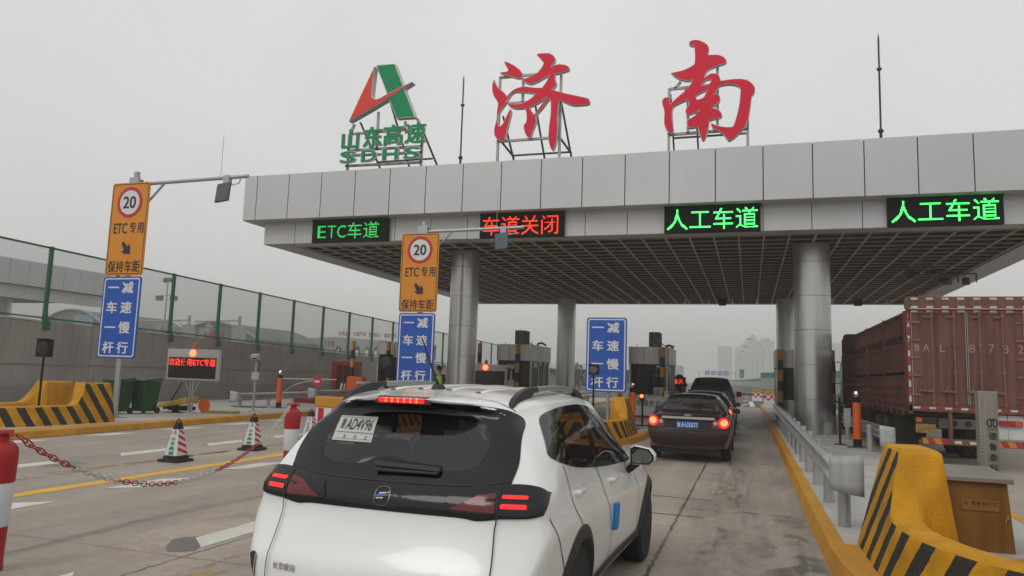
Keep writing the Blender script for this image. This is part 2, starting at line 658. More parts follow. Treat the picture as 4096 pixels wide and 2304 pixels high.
# painted marks: sheets 4 mm above the road
def worn_paint(name, col, wear, scale=4.0, alpha=True):
    m, n, l, b = nodes_mat(name)
    tc = n.new('ShaderNodeTexCoord')
    nz = n.new('ShaderNodeTexNoise')
    nz.inputs['Scale'].default_value = scale
    nz.inputs['Detail'].default_value = 8
    nz.inputs['Roughness'].default_value = 0.7
    mp = n.new('ShaderNodeMapping')
    mp.inputs['Scale'].default_value = (1.6, .7, 1)
    l.new(tc.outputs['Object'], mp.inputs[0])
    l.new(mp.outputs[0], nz.inputs['Vector'])
    mr = n.new('ShaderNodeMapRange')
    mr.inputs[1].default_value, mr.inputs[2].default_value = wear - .05, wear + .07
    l.new(nz.outputs[0], mr.inputs[0])
    b.inputs['Base Color'].default_value = (*col, 1)
    b.inputs['Roughness'].default_value = 0.7
    l.new(mr.outputs[0], b.inputs['Alpha'])
    v2 = n.new('ShaderNodeTexNoise')
    v2.inputs['Scale'].default_value = 2.2
    v2.inputs['Detail'].default_value = 5
    l.new(tc.outputs['Object'], v2.inputs['Vector'])
    m3 = n.new('ShaderNodeMapRange')
    m3.inputs[1].default_value, m3.inputs[2].default_value = .3, .7
    m3.inputs[3].default_value, m3.inputs[4].default_value = .82, 1.08
    l.new(v2.outputs[0], m3.inputs[0])
    vm = n.new('ShaderNodeVectorMath')
    vm.operation = 'SCALE'
    vm.inputs[0].default_value = col
    l.new(m3.outputs[0], vm.inputs['Scale'])
    l.new(vm.outputs[0], b.inputs['Base Color'])
    return m


m_wp = worn_paint('white_road_paint', (0.62, 0.60, 0.53), 0.26)
m_yp = worn_paint('yellow_road_paint', (0.72, 0.40, 0.025), 0.28)
m_yf = worn_paint('faded_yellow_road_paint', (0.45, 0.29, 0.10), 0.53, 2.2)


def marking(name, pts, mat, z=0.004):
    mb = MB()
    mb.poly([(x, y, z) for x, y in pts])
    return tag(mb.build(name, mat, smooth=False), kind='structure')


for k in range(-2, 4):                                   # slanted guide dashes along both sides of the lanes
    y = 11.4 + 2.4 * k
    marking('lane_dash', [(-11.60, y + .15), (-11.24, y - .19), (-11.24, y + .95), (-11.60, y + 1.30)], m_wp)
    y = 13.7 + 2.4 * k
    marking('lane_dash', [(-15.02, y), (-14.62, y + .36), (-14.62, y + 1.42), (-15.02, y + 1.02)], m_wp)
    y = 8.28 + 2.4 * k
    marking('lane_dash', [(-8.56, y), (-8.22, y + .30), (-8.22, y + 1.38), (-8.56, y + 1.08)], m_wp)
    y = 6.40 + 1.62 * 0 + 2.4 * k
    marking('lane_dash', [(-5.37, y), (-5.04, y - .30), (-5.04, y + .62), (-5.37, y + .98)], m_wp)
marking('lane_line', [(-9.15, -4), (-8.89, -4), (-8.90, 17), (-9.16, 17)], m_yp)
marking('faded_lane_line', [(-10.60, 2), (-10.42, 2), (-10.1, 17), (-10.25, 17)], m_yf)
marking('faded_lane_line', [(-10.05, 2), (-9.85, 2), (-10.25, 15), (-10.42, 15)], m_yf)
marking('rumble_line', [(-4.58, -4), (-4.26, -4), (-4.26, 9), (-4.58, 9)], m_yf)
for k in range(12):
    y = 57.6 + 15 * k
    marking('lane_dash', [(-.75, y + 2), (-.55, y + 2), (-.1, y + 8), (-.3, y + 8)], m_wp, 0.0)
marking('arrow_mark', [(-.02, 58.2), (.35, 58.2), (.25, 75), (-.12, 75)], m_wp, 0.0)

m_stainp = worn_paint('damp_patch', (0.16, 0.145, 0.135), 0.18)
marking('damp_patch', [(-5.22, 5.86), (-5.36, 5.98), (-5.52, 6.25), (-5.50, 6.38), (-5.39, 6.46), (-5.2, 6.28), (-5.07, 6.11), (-5.01, 5.98), (-5.08, 5.90)], m_stainp, 0.003)
m_slot = M('loop_slot_sealant', (0.10, 0.09, 0.08), 0.6)
for x0, x1, y in ((-1.44, -.55, 11.66), (-1.4, -.58, 10.16), (-.28, .15, 19.8), (-.1, .1, 10.8)):
    marking('loop_slot', [(x0, y - .018), (x1, y - .07), (x1, y - .035), (x0, y + .018)], m_slot)

# traffic islands: concrete top, yellow kerb stones
m_kerb = M('yellow_kerb_paint', (0.50, 0.235, 0.018), 0.65, 0, 0.14, 1.6, fine=0.12, bump=0.3, bscale=30, streak=0.12)
ISL = {'R': (2.05, 1.34, 5.0, 8.2), '3': (-4.25, 1.33, 18.7, 22.0), '2': (-10.7, 1.33, 17.8, 21.1)}


def isl_path(c, h, tip, y0, y1, inset=0.0, n=14):
    P = [(c + h - inset, y1)]
    L = y0 - tip
    for i in range(n + 1):
        a = pi * i / n
        P.append((c + (h - inset) * cos(a), y0 - (L - inset) * sin(a)))
    P.append((c - h + inset, y1))
    return P


for key, (c, h, tip, y0) in ISL.items():
    A = isl_path(c, h, tip, y0, 60)
    B = isl_path(c, h, tip, y0, 60, 0.05)
    D = isl_path(c, h, tip, y0, 60, 0.20)
    mb = MB()
    for i in range(len(A) - 1):
        for P, Q, za, zb in ((A, B, 0, .15), (B, D, .15, .152)):
            mb.poly([(*P[i], za), (*P[i + 1], za), (*Q[i + 1], zb), (*Q[i], zb)])
    mb.poly([(*A[0], 0), (*B[0], .15), (*B[-1], .15), (*A[-1], 0)])
    tag(mb.build('kerb', m_kerb, ang=60), kind='structure')
    mb = MB()
    mb.poly([(*p, .148) for p in D])
    tag(mb.build('island_pavement', m_conc, smooth=False), kind='structure')
    # painted apron round the nose
    mb = MB()
    E = isl_path(c, h, tip, y0, y0 + .25, 0.19)
    mb.poly([(*p, .1545) for p in E])
    tag(mb.build('painted_apron', m_kerb, smooth=False), kind='structure')

mb = MB()
mb.box(-24.0, -15.95, 6, 62, 0, .15)
tag(mb.build('island_pavement', m_conc), kind='structure')
mb = MB()
y = 6.0
while y < 60:                                            # kerb stones with thin joints
    x = -15.2 - max(0, min(.45, (y - 13) * .05))
    x2 = -15.2 - max(0, min(.45, (y + 1.92 - 13) * .05))
    mb.hull8([(-15.96, y, 0), (x, y, 0), (x2, y + 1.95, 0), (-15.96, y + 1.95, 0),
              (-15.96, y, .165), (x - .06, y, .165), (x2 - .06, y + 1.95, .165), (-15.96, y + 1.95, .165)])
    y += 1.965
tag(mb.build('kerb', m_kerb, bev=0.02), kind='structure')
# outlines of the roof lettering, metres in the x-z plane
JI = [[(-8.52,13.15),(-8.39,13.11),(-8.22,13.02),(-8.02,12.88),(-7.88,12.75),(-7.80,12.63),(-7.79,12.55),(-7.83,12.48),(-7.90,12.45),(-8.03,12.47),(-8.23,12.54),(-8.49,12.64),(-8.62,12.70),(-8.67,12.73),(-8.58,12.75),(-8.41,12.75),(-8.35,12.81),(-8.42,12.92),(-8.49,13.05)],
[(-8.89,12.51),(-8.82,12.35),(-8.72,12.18),(-8.56,12.04),(-8.42,11.90),(-8.36,11.80),(-8.37,11.67),(-8.40,11.55),(-8.50,11.42),(-8.61,11.26),(-8.67,11.12),(-8.69,10.99),(-8.67,10.82),(-8.62,10.69),(-8.52,10.74),(-8.44,10.88),(-8.35,11.07),(-8.26,11.26),(-8.23,11.32),(-8.18,11.27),(-8.18,11.17),(-8.22,10.95),(-8.28,10.68),(-8.34,10.43),(-8.38,10.20),(-8.43,10.11),(-8.54,10.14),(-8.67,10.22),(-8.78,10.35),(-8.81,10.52),(-8.79,10.71),(-8.74,10.93),(-8.73,11.16),(-8.72,11.35),(-8.70,11.55),(-8.76,11.68),(-8.85,11.81),(-8.92,11.99),(-8.95,12.19),(-8.93,12.39)],
[(-7.29,13.28),(-7.22,13.31),(-7.05,13.31),(-6.85,13.29),(-6.70,13.22),(-6.60,13.11),(-6.58,13.01),(-6.62,12.90),(-6.69,12.83),(-6.73,12.77),(-6.62,12.80),(-6.46,12.83),(-6.27,12.80),(-6.10,12.72),(-6.05,12.64),(-6.08,12.57),(-6.26,12.52),(-6.45,12.49),(-6.58,12.48),(-6.57,12.30),(-6.52,12.16),(-6.53,12.05),(-6.60,11.97),(-6.68,11.93),(-6.54,11.86),(-6.27,11.76),(-5.86,11.63),(-5.38,11.48),(-5.30,11.39),(-5.29,11.30),(-5.37,11.25),(-5.59,11.24),(-5.85,11.25),(-6.04,11.31),(-6.23,11.41),(-6.39,11.48),(-6.41,11.33),(-6.43,11.11),(-6.45,10.84),(-6.43,10.57),(-6.43,10.29),(-6.45,10.05),(-6.50,9.84),(-6.56,9.70),(-6.60,9.67),(-6.66,9.74),(-6.72,9.91),(-6.76,10.13),(-6.76,10.37),(-6.74,10.64),(-6.71,10.91),(-6.70,11.19),(-6.71,11.41),(-6.75,11.59),(-6.86,11.45),(-7.02,11.24),(-7.18,11.07),(-7.24,10.97),(-7.22,10.80),(-7.26,10.65),(-7.32,10.50),(-7.39,10.28),(-7.45,10.17),(-7.51,10.19),(-7.60,10.31),(-7.67,10.49),(-7.69,10.67),(-7.62,10.75),(-7.59,10.90),(-7.61,11.12),(-7.67,11.31),(-7.82,11.30),(-8.05,11.32),(-8.22,11.39),(-8.32,11.49),(-8.37,11.59),(-8.37,11.77),(-8.29,11.89),(-8.13,12.03),(-7.93,12.10),(-7.71,12.12),(-7.46,12.07),(-7.23,12.03),(-7.05,12.01),(-6.96,12.12),(-6.85,12.30),(-6.79,12.46),(-6.97,12.38),(-7.13,12.30),(-7.32,12.22),(-7.46,12.19),(-7.60,12.22),(-7.74,12.30),(-7.84,12.39),(-7.64,12.43),(-7.41,12.51),(-7.22,12.61),(-7.09,12.77),(-7.02,12.91),(-7.04,12.97),(-7.15,13.11)]]
JI_H = [[(-8.31,11.64),(-8.27,11.76),(-8.17,11.89),(-8.04,11.94),(-7.79,11.91),(-7.51,11.86),(-7.28,11.79),(-7.39,11.70),(-7.55,11.59),(-7.72,11.52),(-7.94,11.48),(-8.17,11.50),(-8.27,11.54)],
[(-7.49,11.34),(-7.27,11.41),(-7.05,11.52),(-6.91,11.66),(-6.87,11.65),(-6.97,11.48),(-7.13,11.28),(-7.23,11.12),(-7.33,11.04),(-7.37,11.12),(-7.44,11.22)]]
NAN = [[(-1.92,13.12),(-1.85,13.19),(-1.73,13.21),(-1.58,13.18),(-1.39,13.07),(-1.28,12.95),(-1.25,12.83),(-1.27,12.71),(-1.28,12.63),(-1.11,12.62),(-0.93,12.59),(-0.78,12.50),(-0.69,12.38),(-0.70,12.30),(-0.80,12.26),(-0.98,12.22),(-1.14,12.17),(-1.28,12.10),(-1.34,12.02),(-1.38,11.91),(-1.39,11.85),(-1.31,11.91),(-1.19,11.97),(-1.03,11.95),(-0.93,11.87),(-0.89,11.77),(-0.87,11.69),(-0.68,11.70),(-0.43,11.71),(-0.18,11.68),(0.02,11.59),(0.16,11.44),(0.21,11.30),(0.18,11.17),(0.11,11.07),(0.08,10.85),(0.04,10.56),(-0.01,10.30),(-0.11,10.06),(-0.26,9.87),(-0.43,9.71),(-0.59,9.61),(-0.66,9.64),(-0.78,9.82),(-0.93,9.95),(-1.11,10.06),(-1.18,10.17),(-1.20,10.27),(-1.06,10.19),(-0.86,10.12),(-0.65,10.08),(-0.50,10.08),(-0.45,10.20),(-0.38,10.43),(-0.32,10.70),(-0.28,10.96),(-0.26,11.29),(-0.28,11.40),(-0.40,11.49),(-0.60,11.54),(-0.80,11.53),(-0.92,11.50),(-0.99,11.38),(-1.10,11.25),(-0.98,11.24),(-0.91,11.16),(-0.89,11.04),(-0.93,10.95),(-1.06,10.85),(-1.15,10.76),(-1.03,10.74),(-0.91,10.66),(-0.84,10.55),(-0.84,10.44),(-0.93,10.41),(-1.11,10.38),(-1.24,10.34),(-1.25,10.20),(-1.29,9.99),(-1.34,9.80),(-1.41,9.67),(-1.48,9.71),(-1.55,9.87),(-1.59,10.04),(-1.62,10.17),(-1.75,10.14),(-1.88,10.14),(-1.95,10.21),(-1.98,10.34),(-1.93,10.44),(-1.80,10.50),(-1.67,10.59),(-1.58,10.72),(-1.72,10.66),(-1.88,10.61),(-1.98,10.61),(-2.02,10.70),(-2.00,10.82),(-1.92,10.91),(-1.91,10.97),(-1.96,11.12),(-2.14,11.06),(-2.35,10.96),(-2.43,10.86),(-2.45,10.68),(-2.45,10.49),(-2.42,10.29),(-2.40,10.09),(-2.43,10.00),(-2.49,9.99),(-2.62,10.10),(-2.70,10.26),(-2.73,10.45),(-2.72,10.67),(-2.74,10.87),(-2.79,11.04),(-2.79,11.17),(-2.73,11.26),(-2.61,11.27),(-2.49,11.25),(-2.46,11.21),(-2.56,11.18),(-2.52,11.03),(-2.38,11.16),(-2.22,11.30),(-2.06,11.42),(-2.06,11.49),(-1.96,11.52),(-1.86,11.66),(-1.79,11.79),(-1.99,11.79),(-2.20,11.86),(-2.38,11.98),(-2.51,12.12),(-2.33,12.14),(-2.09,12.18),(-1.89,12.26),(-1.74,12.34),(-1.72,12.53),(-1.73,12.82),(-1.74,12.98),(-1.84,13.02),(-1.90,13.06)]]
NAN_H = [[(-1.49,11.59),(-1.42,11.70),(-1.31,11.77),(-1.20,11.77),(-1.20,11.69),(-1.26,11.61),(-1.39,11.58)],
[(-1.67,11.25),(-1.49,11.34),(-1.31,11.41),(-1.36,11.31),(-1.44,11.16),(-1.62,11.10),(-1.66,11.14)]]
LOGO_R = [[(-13.82,13.48),(-14.32,12.42),(-14.81,11.34),(-13.97,11.73),(-13.16,12.13),(-12.52,12.48),(-12.16,12.68),(-12.17,12.70),(-12.59,12.55),(-12.94,12.42),(-13.30,12.27),(-13.49,12.18),(-13.66,12.14),(-13.76,12.15),(-13.85,12.24),(-13.89,12.38),(-13.87,12.66),(-13.85,13.07),(-13.82,13.41)]]
LOGO_G = [[(-13.79,13.54),(-12.97,13.52),(-11.99,11.31),(-12.78,11.32)]]
# ---------------------------------------------------------------- toll canopy
XL, XR, XB = -18.65, 10.05, 9.43
can = empty('toll_canopy', (2.0, 26.9, 0), 'wide flat silver-panelled toll canopy over the lanes, with red characters on top', 'canopy')
co = (2.0, 26.9, 0)
joints = [XL, -18.07] + [-18.07 + 1.422 * k for k in range(1, 20)] + [XR]
m_brown = M('brown_purlin', (0.085, 0.052, 0.024), 0.7, 0, 0.2, 1.0)
m_deck = M('dark_roof_deck', (0.025, 0.020, 0.016), 0.8, 0, 0.2, 0.7)
m_tbar = M('grid_bar', (0.60, 0.55, 0.47), 0.6, 0, 0.15, 1.5)

mb = MB(co)                                              # upper band of panels
for a, b in zip(joints, joints[1:]):
    mb.box(a + .016, b - .016, 23.40, 23.46, 7.345, 9.08)
yj = [23.40 + 1.422 * k for k in range(18)]
for a, b in zip(yj, yj[1:]):
    mb.box(XL, XL + .06, a + (.075 if a == yj[0] else .012), b - .012, 7.345, 9.08)
    mb.box(XR - .06, XR, a + .012, b - .012, 7.345, 9.08)
for a, b in zip(joints, joints[1:]):
    mb.box(a + .012, b - .012, 47.53, 47.59, 7.345, 9.08)
mb.box(XL + .0, XR, 23.46, 24.06, 7.33, 7.341)           # underside of the projecting band
mb.box(XL + .0, XL + .6, 24.061, 47.5, 7.33, 7.341)
mb.box(XB, XR, 24.061, 47.5, 7.33, 7.341)
mb.build('upper_fascia', m_panel, can, smooth=False)
mb = MB(co)
lj = [-18.05] + joints[2:-1] + [XB]
for a, b in zip(lj, lj[1:]):
    mb.box(a + .012, b - .012, 24.0, 24.06, 6.5, 7.33)
for a, b in zip(yj, yj[1:]):
    mb.box(-18.05, -17.99, max(a, 24.07) + .012, min(b, 47.0) - .012, 6.5, 7.33)
    mb.box(XB - .06, XB, max(a, 24.07) + .012, min(b, 47.0) - .012, 6.5, 7.33)
mb.box(-18.05, XB, 24.061, 24.66, 6.49, 6.50)            # flat strip round the open grid
mb.box(-17.98, -17.0, 24.67, 46.4, 6.49, 6.50)
mb.box(8.45, XB - .07, 24.67, 46.4, 6.49, 6.50)
mb.box(-18.05, XB, 46.41, 47.0, 6.49, 6.50)
for a, b in zip(lj, lj[1:]):
    mb.box(a + .012, b - .012, 47.0, 47.06, 6.5, 7.33)
mb.build('lower_fascia', m_panel, can, smooth=False)
mb = MB(co)                                              # dark backing behind the panel joints
mb.box(XL + .061, XR - .061, 23.461, 23.52, 7.36, 9.06)
mb.box(XL + .061, XL + .12, 23.53, 47.5, 7.36, 9.06)
mb.box(-18.03, XB - .02, 24.061, 24.10, 6.51, 7.32)
mb.box(XB - .10, XB - .061, 24.12, 46.9, 6.51, 7.32)
mb.box(XR - .12, XR - .061, 23.53, 47.5, 7.36, 9.06)
mb.box(-17.989, -17.95, 24.12, 46.9, 6.51, 7.32)
mb.build('joint_backing', m_seam, can, smooth=False)
mb = MB(co)
mb.box(XL + .13, XR - .1, 23.53, 47.52, 8.75, 8.95)
mb.build('roof_deck', m_deck, can, smooth=False)
mb = MB(co)                                              # purlins and light trusses above the grid
for k in range(15):
    y = 25.1 + 1.52 * k
    mb.bar((-17.9, y, 7.35), (XB - .15, y, 7.35), .07, .24)
for k in range(7):
    x = -16.6 + 3.95 * k
    mb.bar((x, 24.3, 7.75), (x, 46.9, 7.75), .12, .30)
    mb.bar((x, 24.3, 6.72), (x, 46.9, 6.72), .07, .07)
    for j in range(11):
        y = 24.4 + 2.05 * j
        mb.bar((x, y, 6.75), (x, y + 1.02, 7.7), .05)
        mb.bar((x, y + 1.02, 7.7), (x, y + 2.04, 6.75), .05)
mb.build('roof_truss', m_brown, can, smooth=False)
mb = MB(co)                                              # open ceiling grid
k = 0
x = -16.95
while x < 8.42:
    mb.box(x, x + .055, 24.665, 46.405, 6.50, 6.555)
    x += .79
y = 25.2
while y < 46.2:
    pass
    y += .79
mb.build('ceiling_grid', m_tbar, can, smooth=False)
mb = MB(co)
y = 25.0
while y < 46.3:
    mb.box(-16.99, 8.44, y + .32, y + .46, 6.72, 6.80)
    y += .79
mb.build('cross_purlin', m_brown, can, smooth=False)
m_pillar = M('brushed_pillar_sheet', (0.52, 0.52, 0.515), 0.30, 0.9, 0.05, 1.2, fine=0.05, streak=0.06)
for px, py, r in ((2.02, 26.9, .60), (-10.7, 26.9, .56), (-10.7, 44.0, .56), (2.0, 44.2, .58)):
    mb = MB(co)
    zs = [0.15, 1.28, 2.43, 3.58, 4.73, 5.88, 6.52]
    prof = []
    for a, b in zip(zs, zs[1:]):
        prof += [(r - .012, a), (r, a + .008), (r, b - .008), (r - .012, b)]
    mb.lathe(prof, (px, py, 0), 48)
    p = mb.build('pillar', m_pillar, can, ang=50)

mb = MB(co)
y = 25.2
while y < 46.3:
    mb.box(-16.99, 8.44, y, y + .05, 6.556, 6.598)
    y += .79
mb.build('cross_bar', M('dull_grid_bar', (0.42, 0.36, 0.29), .6, 0, .15, 1.5), can, smooth=False)

# -------- LED lane boards hung on the lower band
def lane_board(x0, x1, text, mat, label, fr, grp='lane signs on the canopy edge', z0=6.475, cw=None, dot=.85):
    e = empty('lane_sign', ((x0 + x1) / 2, 23.78, z0), label, 'lane sign', grp)
    o = ((x0 + x1) / 2, 23.78, z0)
    mb = MB(o)
    mb.box(x0, x1, 23.80, 23.995, z0, 7.31)
    mb.box(x0 - .02, x1 + .02, 23.72, 23.995, 7.312, 7.328)
    mb.build('case', m_led_body, e, bev=.01)
    fx0, fx1, fz0, fz1 = fr
    w, h = (x1 - x0), 7.31 - z0
    cw = cw or [1] * len(text)
    nch = sum(cw)
    led_dots(text, (x0 + fx0 * w, 23.792, z0 + fz0 * h), (fx1 - fx0) * w, (fz1 - fz0) * h,
             int(round(26 * nch)), 26, 'lamp_matrix', mat, e, o, cw=cw, dot=dot)
    return e


m_lg_dim = M('dim_green_lamps', (0.02, 0.2, 0.05), 0.5, emit=(0.05, 0.85, 0.14), estr=1.3, var=0)
m_lg_hot = M('bright_green_lamps', (0.1, 0.5, 0.2), 0.5, emit=(0.07, 1.0, 0.17), estr=2.4, var=0)
lane_board(-15.76, -12.60, 'ETC车道', m_lg_dim, 'dim green LED lane sign reading ETC车道 near the left corner of the canopy', (.07, .90, .10, .90), cw=[.62, .62, .62, 1, 1], dot=.72)
lane_board(-8.99, -5.98, '车道关闭', m_lr, 'red LED lane sign reading 车道关闭 on the canopy edge', (.02, .96, .06, .92))
lane_board(-2.62, .34, '人工车道', m_lg_hot, 'bright green LED lane sign reading 人工车道 left of the near right pillar', (.02, .98, .06, .94))
lane_board(3.92, 6.90, '人工车道', m_lg_hot, 'bright green LED lane sign reading 人工车道 above the red truck', (.02, .97, .10, .95))

# -------- roof lettering
m_letred = M('red_letter_face', (0.70, 0.018, 0.052), 0.5, 0, 0.04, 0.8, spec=.15)
m_letrim = M('letter_rim', (0.60, 0.57, 0.56), 0.5, 0.1)
m_logored = M('logo_red_face', (0.72, 0.065, 0.050), 0.5, 0, 0.04, spec=.15)
m_logogreen = M('logo_green_face', (0.006, 0.270, 0.105), 0.5, 0, 0.06, spec=.15)


def roof_frame(bars_f, bars_b, par, org):
    mb = MB(org)
    for a, b in bars_f: mb.bar((a[0], 24.62, a[1]), (b[0], 24.62, b[1]), .085)
    mb.build('front_frame', m_lightsteel, par)
    mb = MB(org)
    for a, b in bars_b: mb.bar(a, b, .058)
    mb.build('rear_brace', m_frame, par)


def letter(name, label, loops, holes, bf, bb, cx):
    org = (cx, 24.5, 8.95)
    e = empty(name, org, label, 'roof letter', 'red characters on the canopy roof')
    L = [catmull(p) for p in loops + holes]
    outline_solid('letter_body', L, 24.40, .16, m_letrim, e, org)
    outline_solid('letter_face', L, 24.388, .011, m_letred, e, org, off=-.017)
    roof_frame(bf, bb, e, org)


letter('roof_character', 'big red brush-style roof character 济 on a steel frame', JI, JI_H,
       [((-8.72, 8.95), (-8.72, 12.67)), ((-6.40, 8.95), (-6.40, 12.5)), ((-7.82, 12.5), (-7.82, 11.6)),
        ((-8.72, 12.63), (-7.1, 12.63)), ((-8.3, 11.6), (-7.45, 11.61)), ((-8.72, 10.2), (-6.4, 10.2))],
       [((-8.60, 24.75, 11.2), (-8.35, 26.3, 8.95)), ((-7.42, 24.75, 11.74), (-7.2, 26.3, 8.95)), ((-6.40, 24.75, 11.5), (-6.15, 26.3, 8.95)),
        ((-8.45, 25.6, 9.95), (-6.20, 25.6, 9.95)), ((-8.6, 24.7, 10.2), (-8.42, 25.6, 9.9)), ((-6.4, 24.7, 10.2), (-6.2, 25.6, 9.9))], -7.5)
letter('roof_character', 'big red brush-style roof character 南 on a steel frame', NAN, NAN_H,
       [((-2.58, 8.95), (-2.58, 11.64)), ((-.99, 10.0), (-.99, 12.3)), ((-.03, 8.95), (-.03, 11.7)), ((-1.95, 10.0), (-1.95, 11.65)),
        ((-2.58, 11.63), (-.99, 11.64)), ((-2.58, 10.02), (-.03, 10.04)), ((-2.4, 11.63), (-2.2, 11.85)), ((-1.0, 11.68), (-.03, 11.68))],
       [((-2.55, 24.75, 11.5), (-2.5, 26.3, 8.95)), ((-1.72, 24.75, 11.3), (-1.66, 26.3, 8.95)), ((-.05, 24.75, 11.4), (0, 26.3, 8.95)), ((-2.52, 25.4, 10.15), (-.02, 25.4, 10.15))], -1.3)

org = (-13.4, 24.5, 8.95)
e = empty('company_emblem', org, 'green and red A-shaped emblem over two rows of green lettering on the canopy roof', 'emblem sign')
LR = [catmull(LOGO_R[0], 4, 35)]
LG = [LOGO_G[0]]
outline_solid('emblem_rim', LG, 24.40, .26, m_letrim, e, org)
outline_solid('green_stroke', LG, 24.385, .014, m_logogreen, e, org, off=-.03)
outline_solid('emblem_rim', LR, 24.355, .30, m_letrim, e, org)
outline_solid('red_stroke', LR, 24.338, .016, m_logored, e, org, off=-.022)
for y_, o1, o2, dp, nm, mt in ((24.40, .036, .030, .06, 'letter_rim', m_letrim), (24.332, .024, .018, 0, 'lettering', m_logogreen)):
    lt = Letters((-13.4, y_, 0), par=org)
    for i, ch in enumerate('山东高速'):
        lt.put(ch, (-14.69 + .92 * i + (0.05 if i == 1 else 0)) + 13.4, 10.61 + .02 * i, .86, .83, off=o1, depth=dp, em=True)
    for i, ch in enumerate('SDHS'):
        lt.put(ch, (-14.74 + .905 * i) + 13.4, 9.905, .64 - .03 * (dp == 0), .47 - .03 * (dp == 0), off=o2, depth=dp)
    lt.build(nm, [mt, m_letrim], e)
roof_frame([((-14.9, 8.95), (-14.9, 10.9)), ((-11.76, 8.95), (-11.76, 11.0)), ((-13.68, 11.72), (-13.66, 10.2)), ((-14.9, 10.25), (-11.75, 10.22)), ((-15.0, 9.64), (-11.73, 9.6)),
            ((-15.0, 10.05), (-11.73, 9.98)), ((-14.9, 10.92), (-11.76, 10.92)), ((-14.87, 10.92), (-14.7, 11.3)), ((-12.5, 10.9), (-12.5, 11.25)), ((-11.78, 10.9), (-12.0, 11.3))],
           [((-14.5, 24.7, 11.4), (-13.9, 26.4, 8.95)), ((-13.4, 24.7, 12.6), (-12.75, 26.4, 8.95)), ((-12.0, 24.7, 11.3), (-11.4, 26.4, 8.95)), ((-14.1, 25.5, 10.0), (-11.7, 25.5, 10.0))], e, org)

# -------- lightning rods
m_rod = M('dark_rod', (0.055, 0.03, 0.032), 0.5, 0.3)
rod = empty('lightning_rod', (-10.17, 24.62, 8.95), 'dark ribbed lightning rod between the green emblem and the red 济', 'lightning rod', 'lightning rods on the canopy roof')
mb = MB()
mb.lathe([(.045, 0), (.045, .68), (.085, .70), (.085, .75), (.03, .82), (.03, 2.70), (.075, 2.72), (.075, 2.78), (.02, 2.80)], n=12)
mb.build('pole', m_rod, rod)
mb = MB()
prof = [(.02, 2.80)]
for i in range(11):
    z = 2.86 + .085 * i
    prof += [(.022, z - .015), (.045, z), (.022, z + .015)]
prof += [(.022, 3.82), (.003, 3.93)]
mb.lathe(prof, n=10)
mb.build('ribbed_tip', m_rod, rod)
copy_tree(rod, (3.92, 24.62, 8.95), 'dark ribbed lightning rod right of the red 南, over the truck lane')

# -------- equipment under the ceiling
fl = empty('floodlight', (-1.47, 43.2, 6.50), 'black box floodlight under the far ceiling edge, left of the far right pillar', 'floodlight', 'floodlights under the canopy')
mb = MB()
mb.box(-.20, .20, -.16, .16, -.44, -.06)
mb.build('housing', m_black, fl, bev=.03)
mb = MB()
mb.bar((-.18, 0, -.1), (-.18, 0, .05), .04)
mb.bar((.18, 0, -.1), (.18, 0, .05), .04)
mb.build('bracket', m_frame, fl)
copy_tree(fl, (5.55, 43.2, 6.50), 'black box floodlight under the far ceiling edge, left of the truck body')
for i, (x, y, t) in enumerate(((6.35, 31.5, 'dark cluster of cameras under the ceiling above the red truck'), (7.9, 33.5, 'dark cluster of cameras under the ceiling, the one by the right end of the canopy'))):
    e = empty('camera_cluster', (x, y, 6.4), t, 'camera cluster', 'camera clusters under the canopy')
    mb = MB()
    mb.bar((-.6, 0, 0), (.75, 0, 0), .06)
    for dx in (-.6, .1, .75): mb.bar((dx, 0, 0), (dx, 0, -.35 if dx else .1), .05)
    mb.build('bracket', m_frame, e)
    for dx, ry in ((-.35, .3), (.35, -.2)):
        mb = MB()
        mb.cbox((dx, -.1, -.32), (.26, .45, .22), rz=ry, rx=.35)
        mb.bar((dx, 0, 0), (dx, 0, -.25), .04)
        mb.build('camera_head', m_frame, e, bev=.02)
# ---------------------------------------------------------------- island furniture
m_signblue = M('blue_sign_film', (0.010, 0.085, 0.42), 0.45, 0, 0.05, 1.5)
m_signyel = M('amber_sign_film', (0.66, 0.245, 0.012), 0.45, 0, 0.05, 1.5)
m_signwhite = M('white_sign_film', (0.66, 0.67, 0.68), 0.5, 0, 0.04)
m_signblk = M('black_sign_film', (0.02, 0.018, 0.018), 0.5, var=0)
m_signred = M('red_sign_film', (0.48, 0.02, 0.035), 0.45, 0, 0.04)
m_graysteel = M('grey_pole_steel', (0.40, 0.42, 0.43), 0.4, 0.55, 0.06, 2.0)


def plate(mb, poly, y, t=.03):
    mb.prism(poly, lambda a, b: (a, y + t, b), lambda a, b: (a, y, b))


def blue_panel(par, w, h, z0, lw=1.0):
    """blue board with white line: 减速慢行 / 一车一杆, local coordinates, face at y = 0"""
    q = bpy.data.objects.new
    mb = MB()
    plate(mb, rrect(w, h, .09, 5, 0, z0 + h / 2), 0)
    p = mb.build('blue_board', m_signblue, par)
    mb = MB()
    o, i = rrect(w - .09, h - .09, .075, 5, 0, z0 + h / 2), rrect(w - .165, h - .165, .05, 5, 0, z0 + h / 2)
    for k in range(len(o)):
        a, b, c, d = o[k], o[(k + 1) % len(o)], i[(k + 1) % len(o)], i[k]
        mb.poly([(a[0], -.004, a[1]), (b[0], -.004, b[1]), (c[0], -.004, c[1]), (d[0], -.004, d[1])])
    mb.build('border_line', m_signwhite, p, smooth=False)
    L = Letters((0, -.004, 0))
    for col, s in ((.155, '减速慢行'), (-.205, '一车一杆')):
        for k, ch in enumerate(s):
            L.put(ch, col * w * 1.05, z0 + h * (.865 - .245 * k), w * .29, h * .145, off=.028, em=True)
    L.build('lettering', m_signwhite, p)
    return p


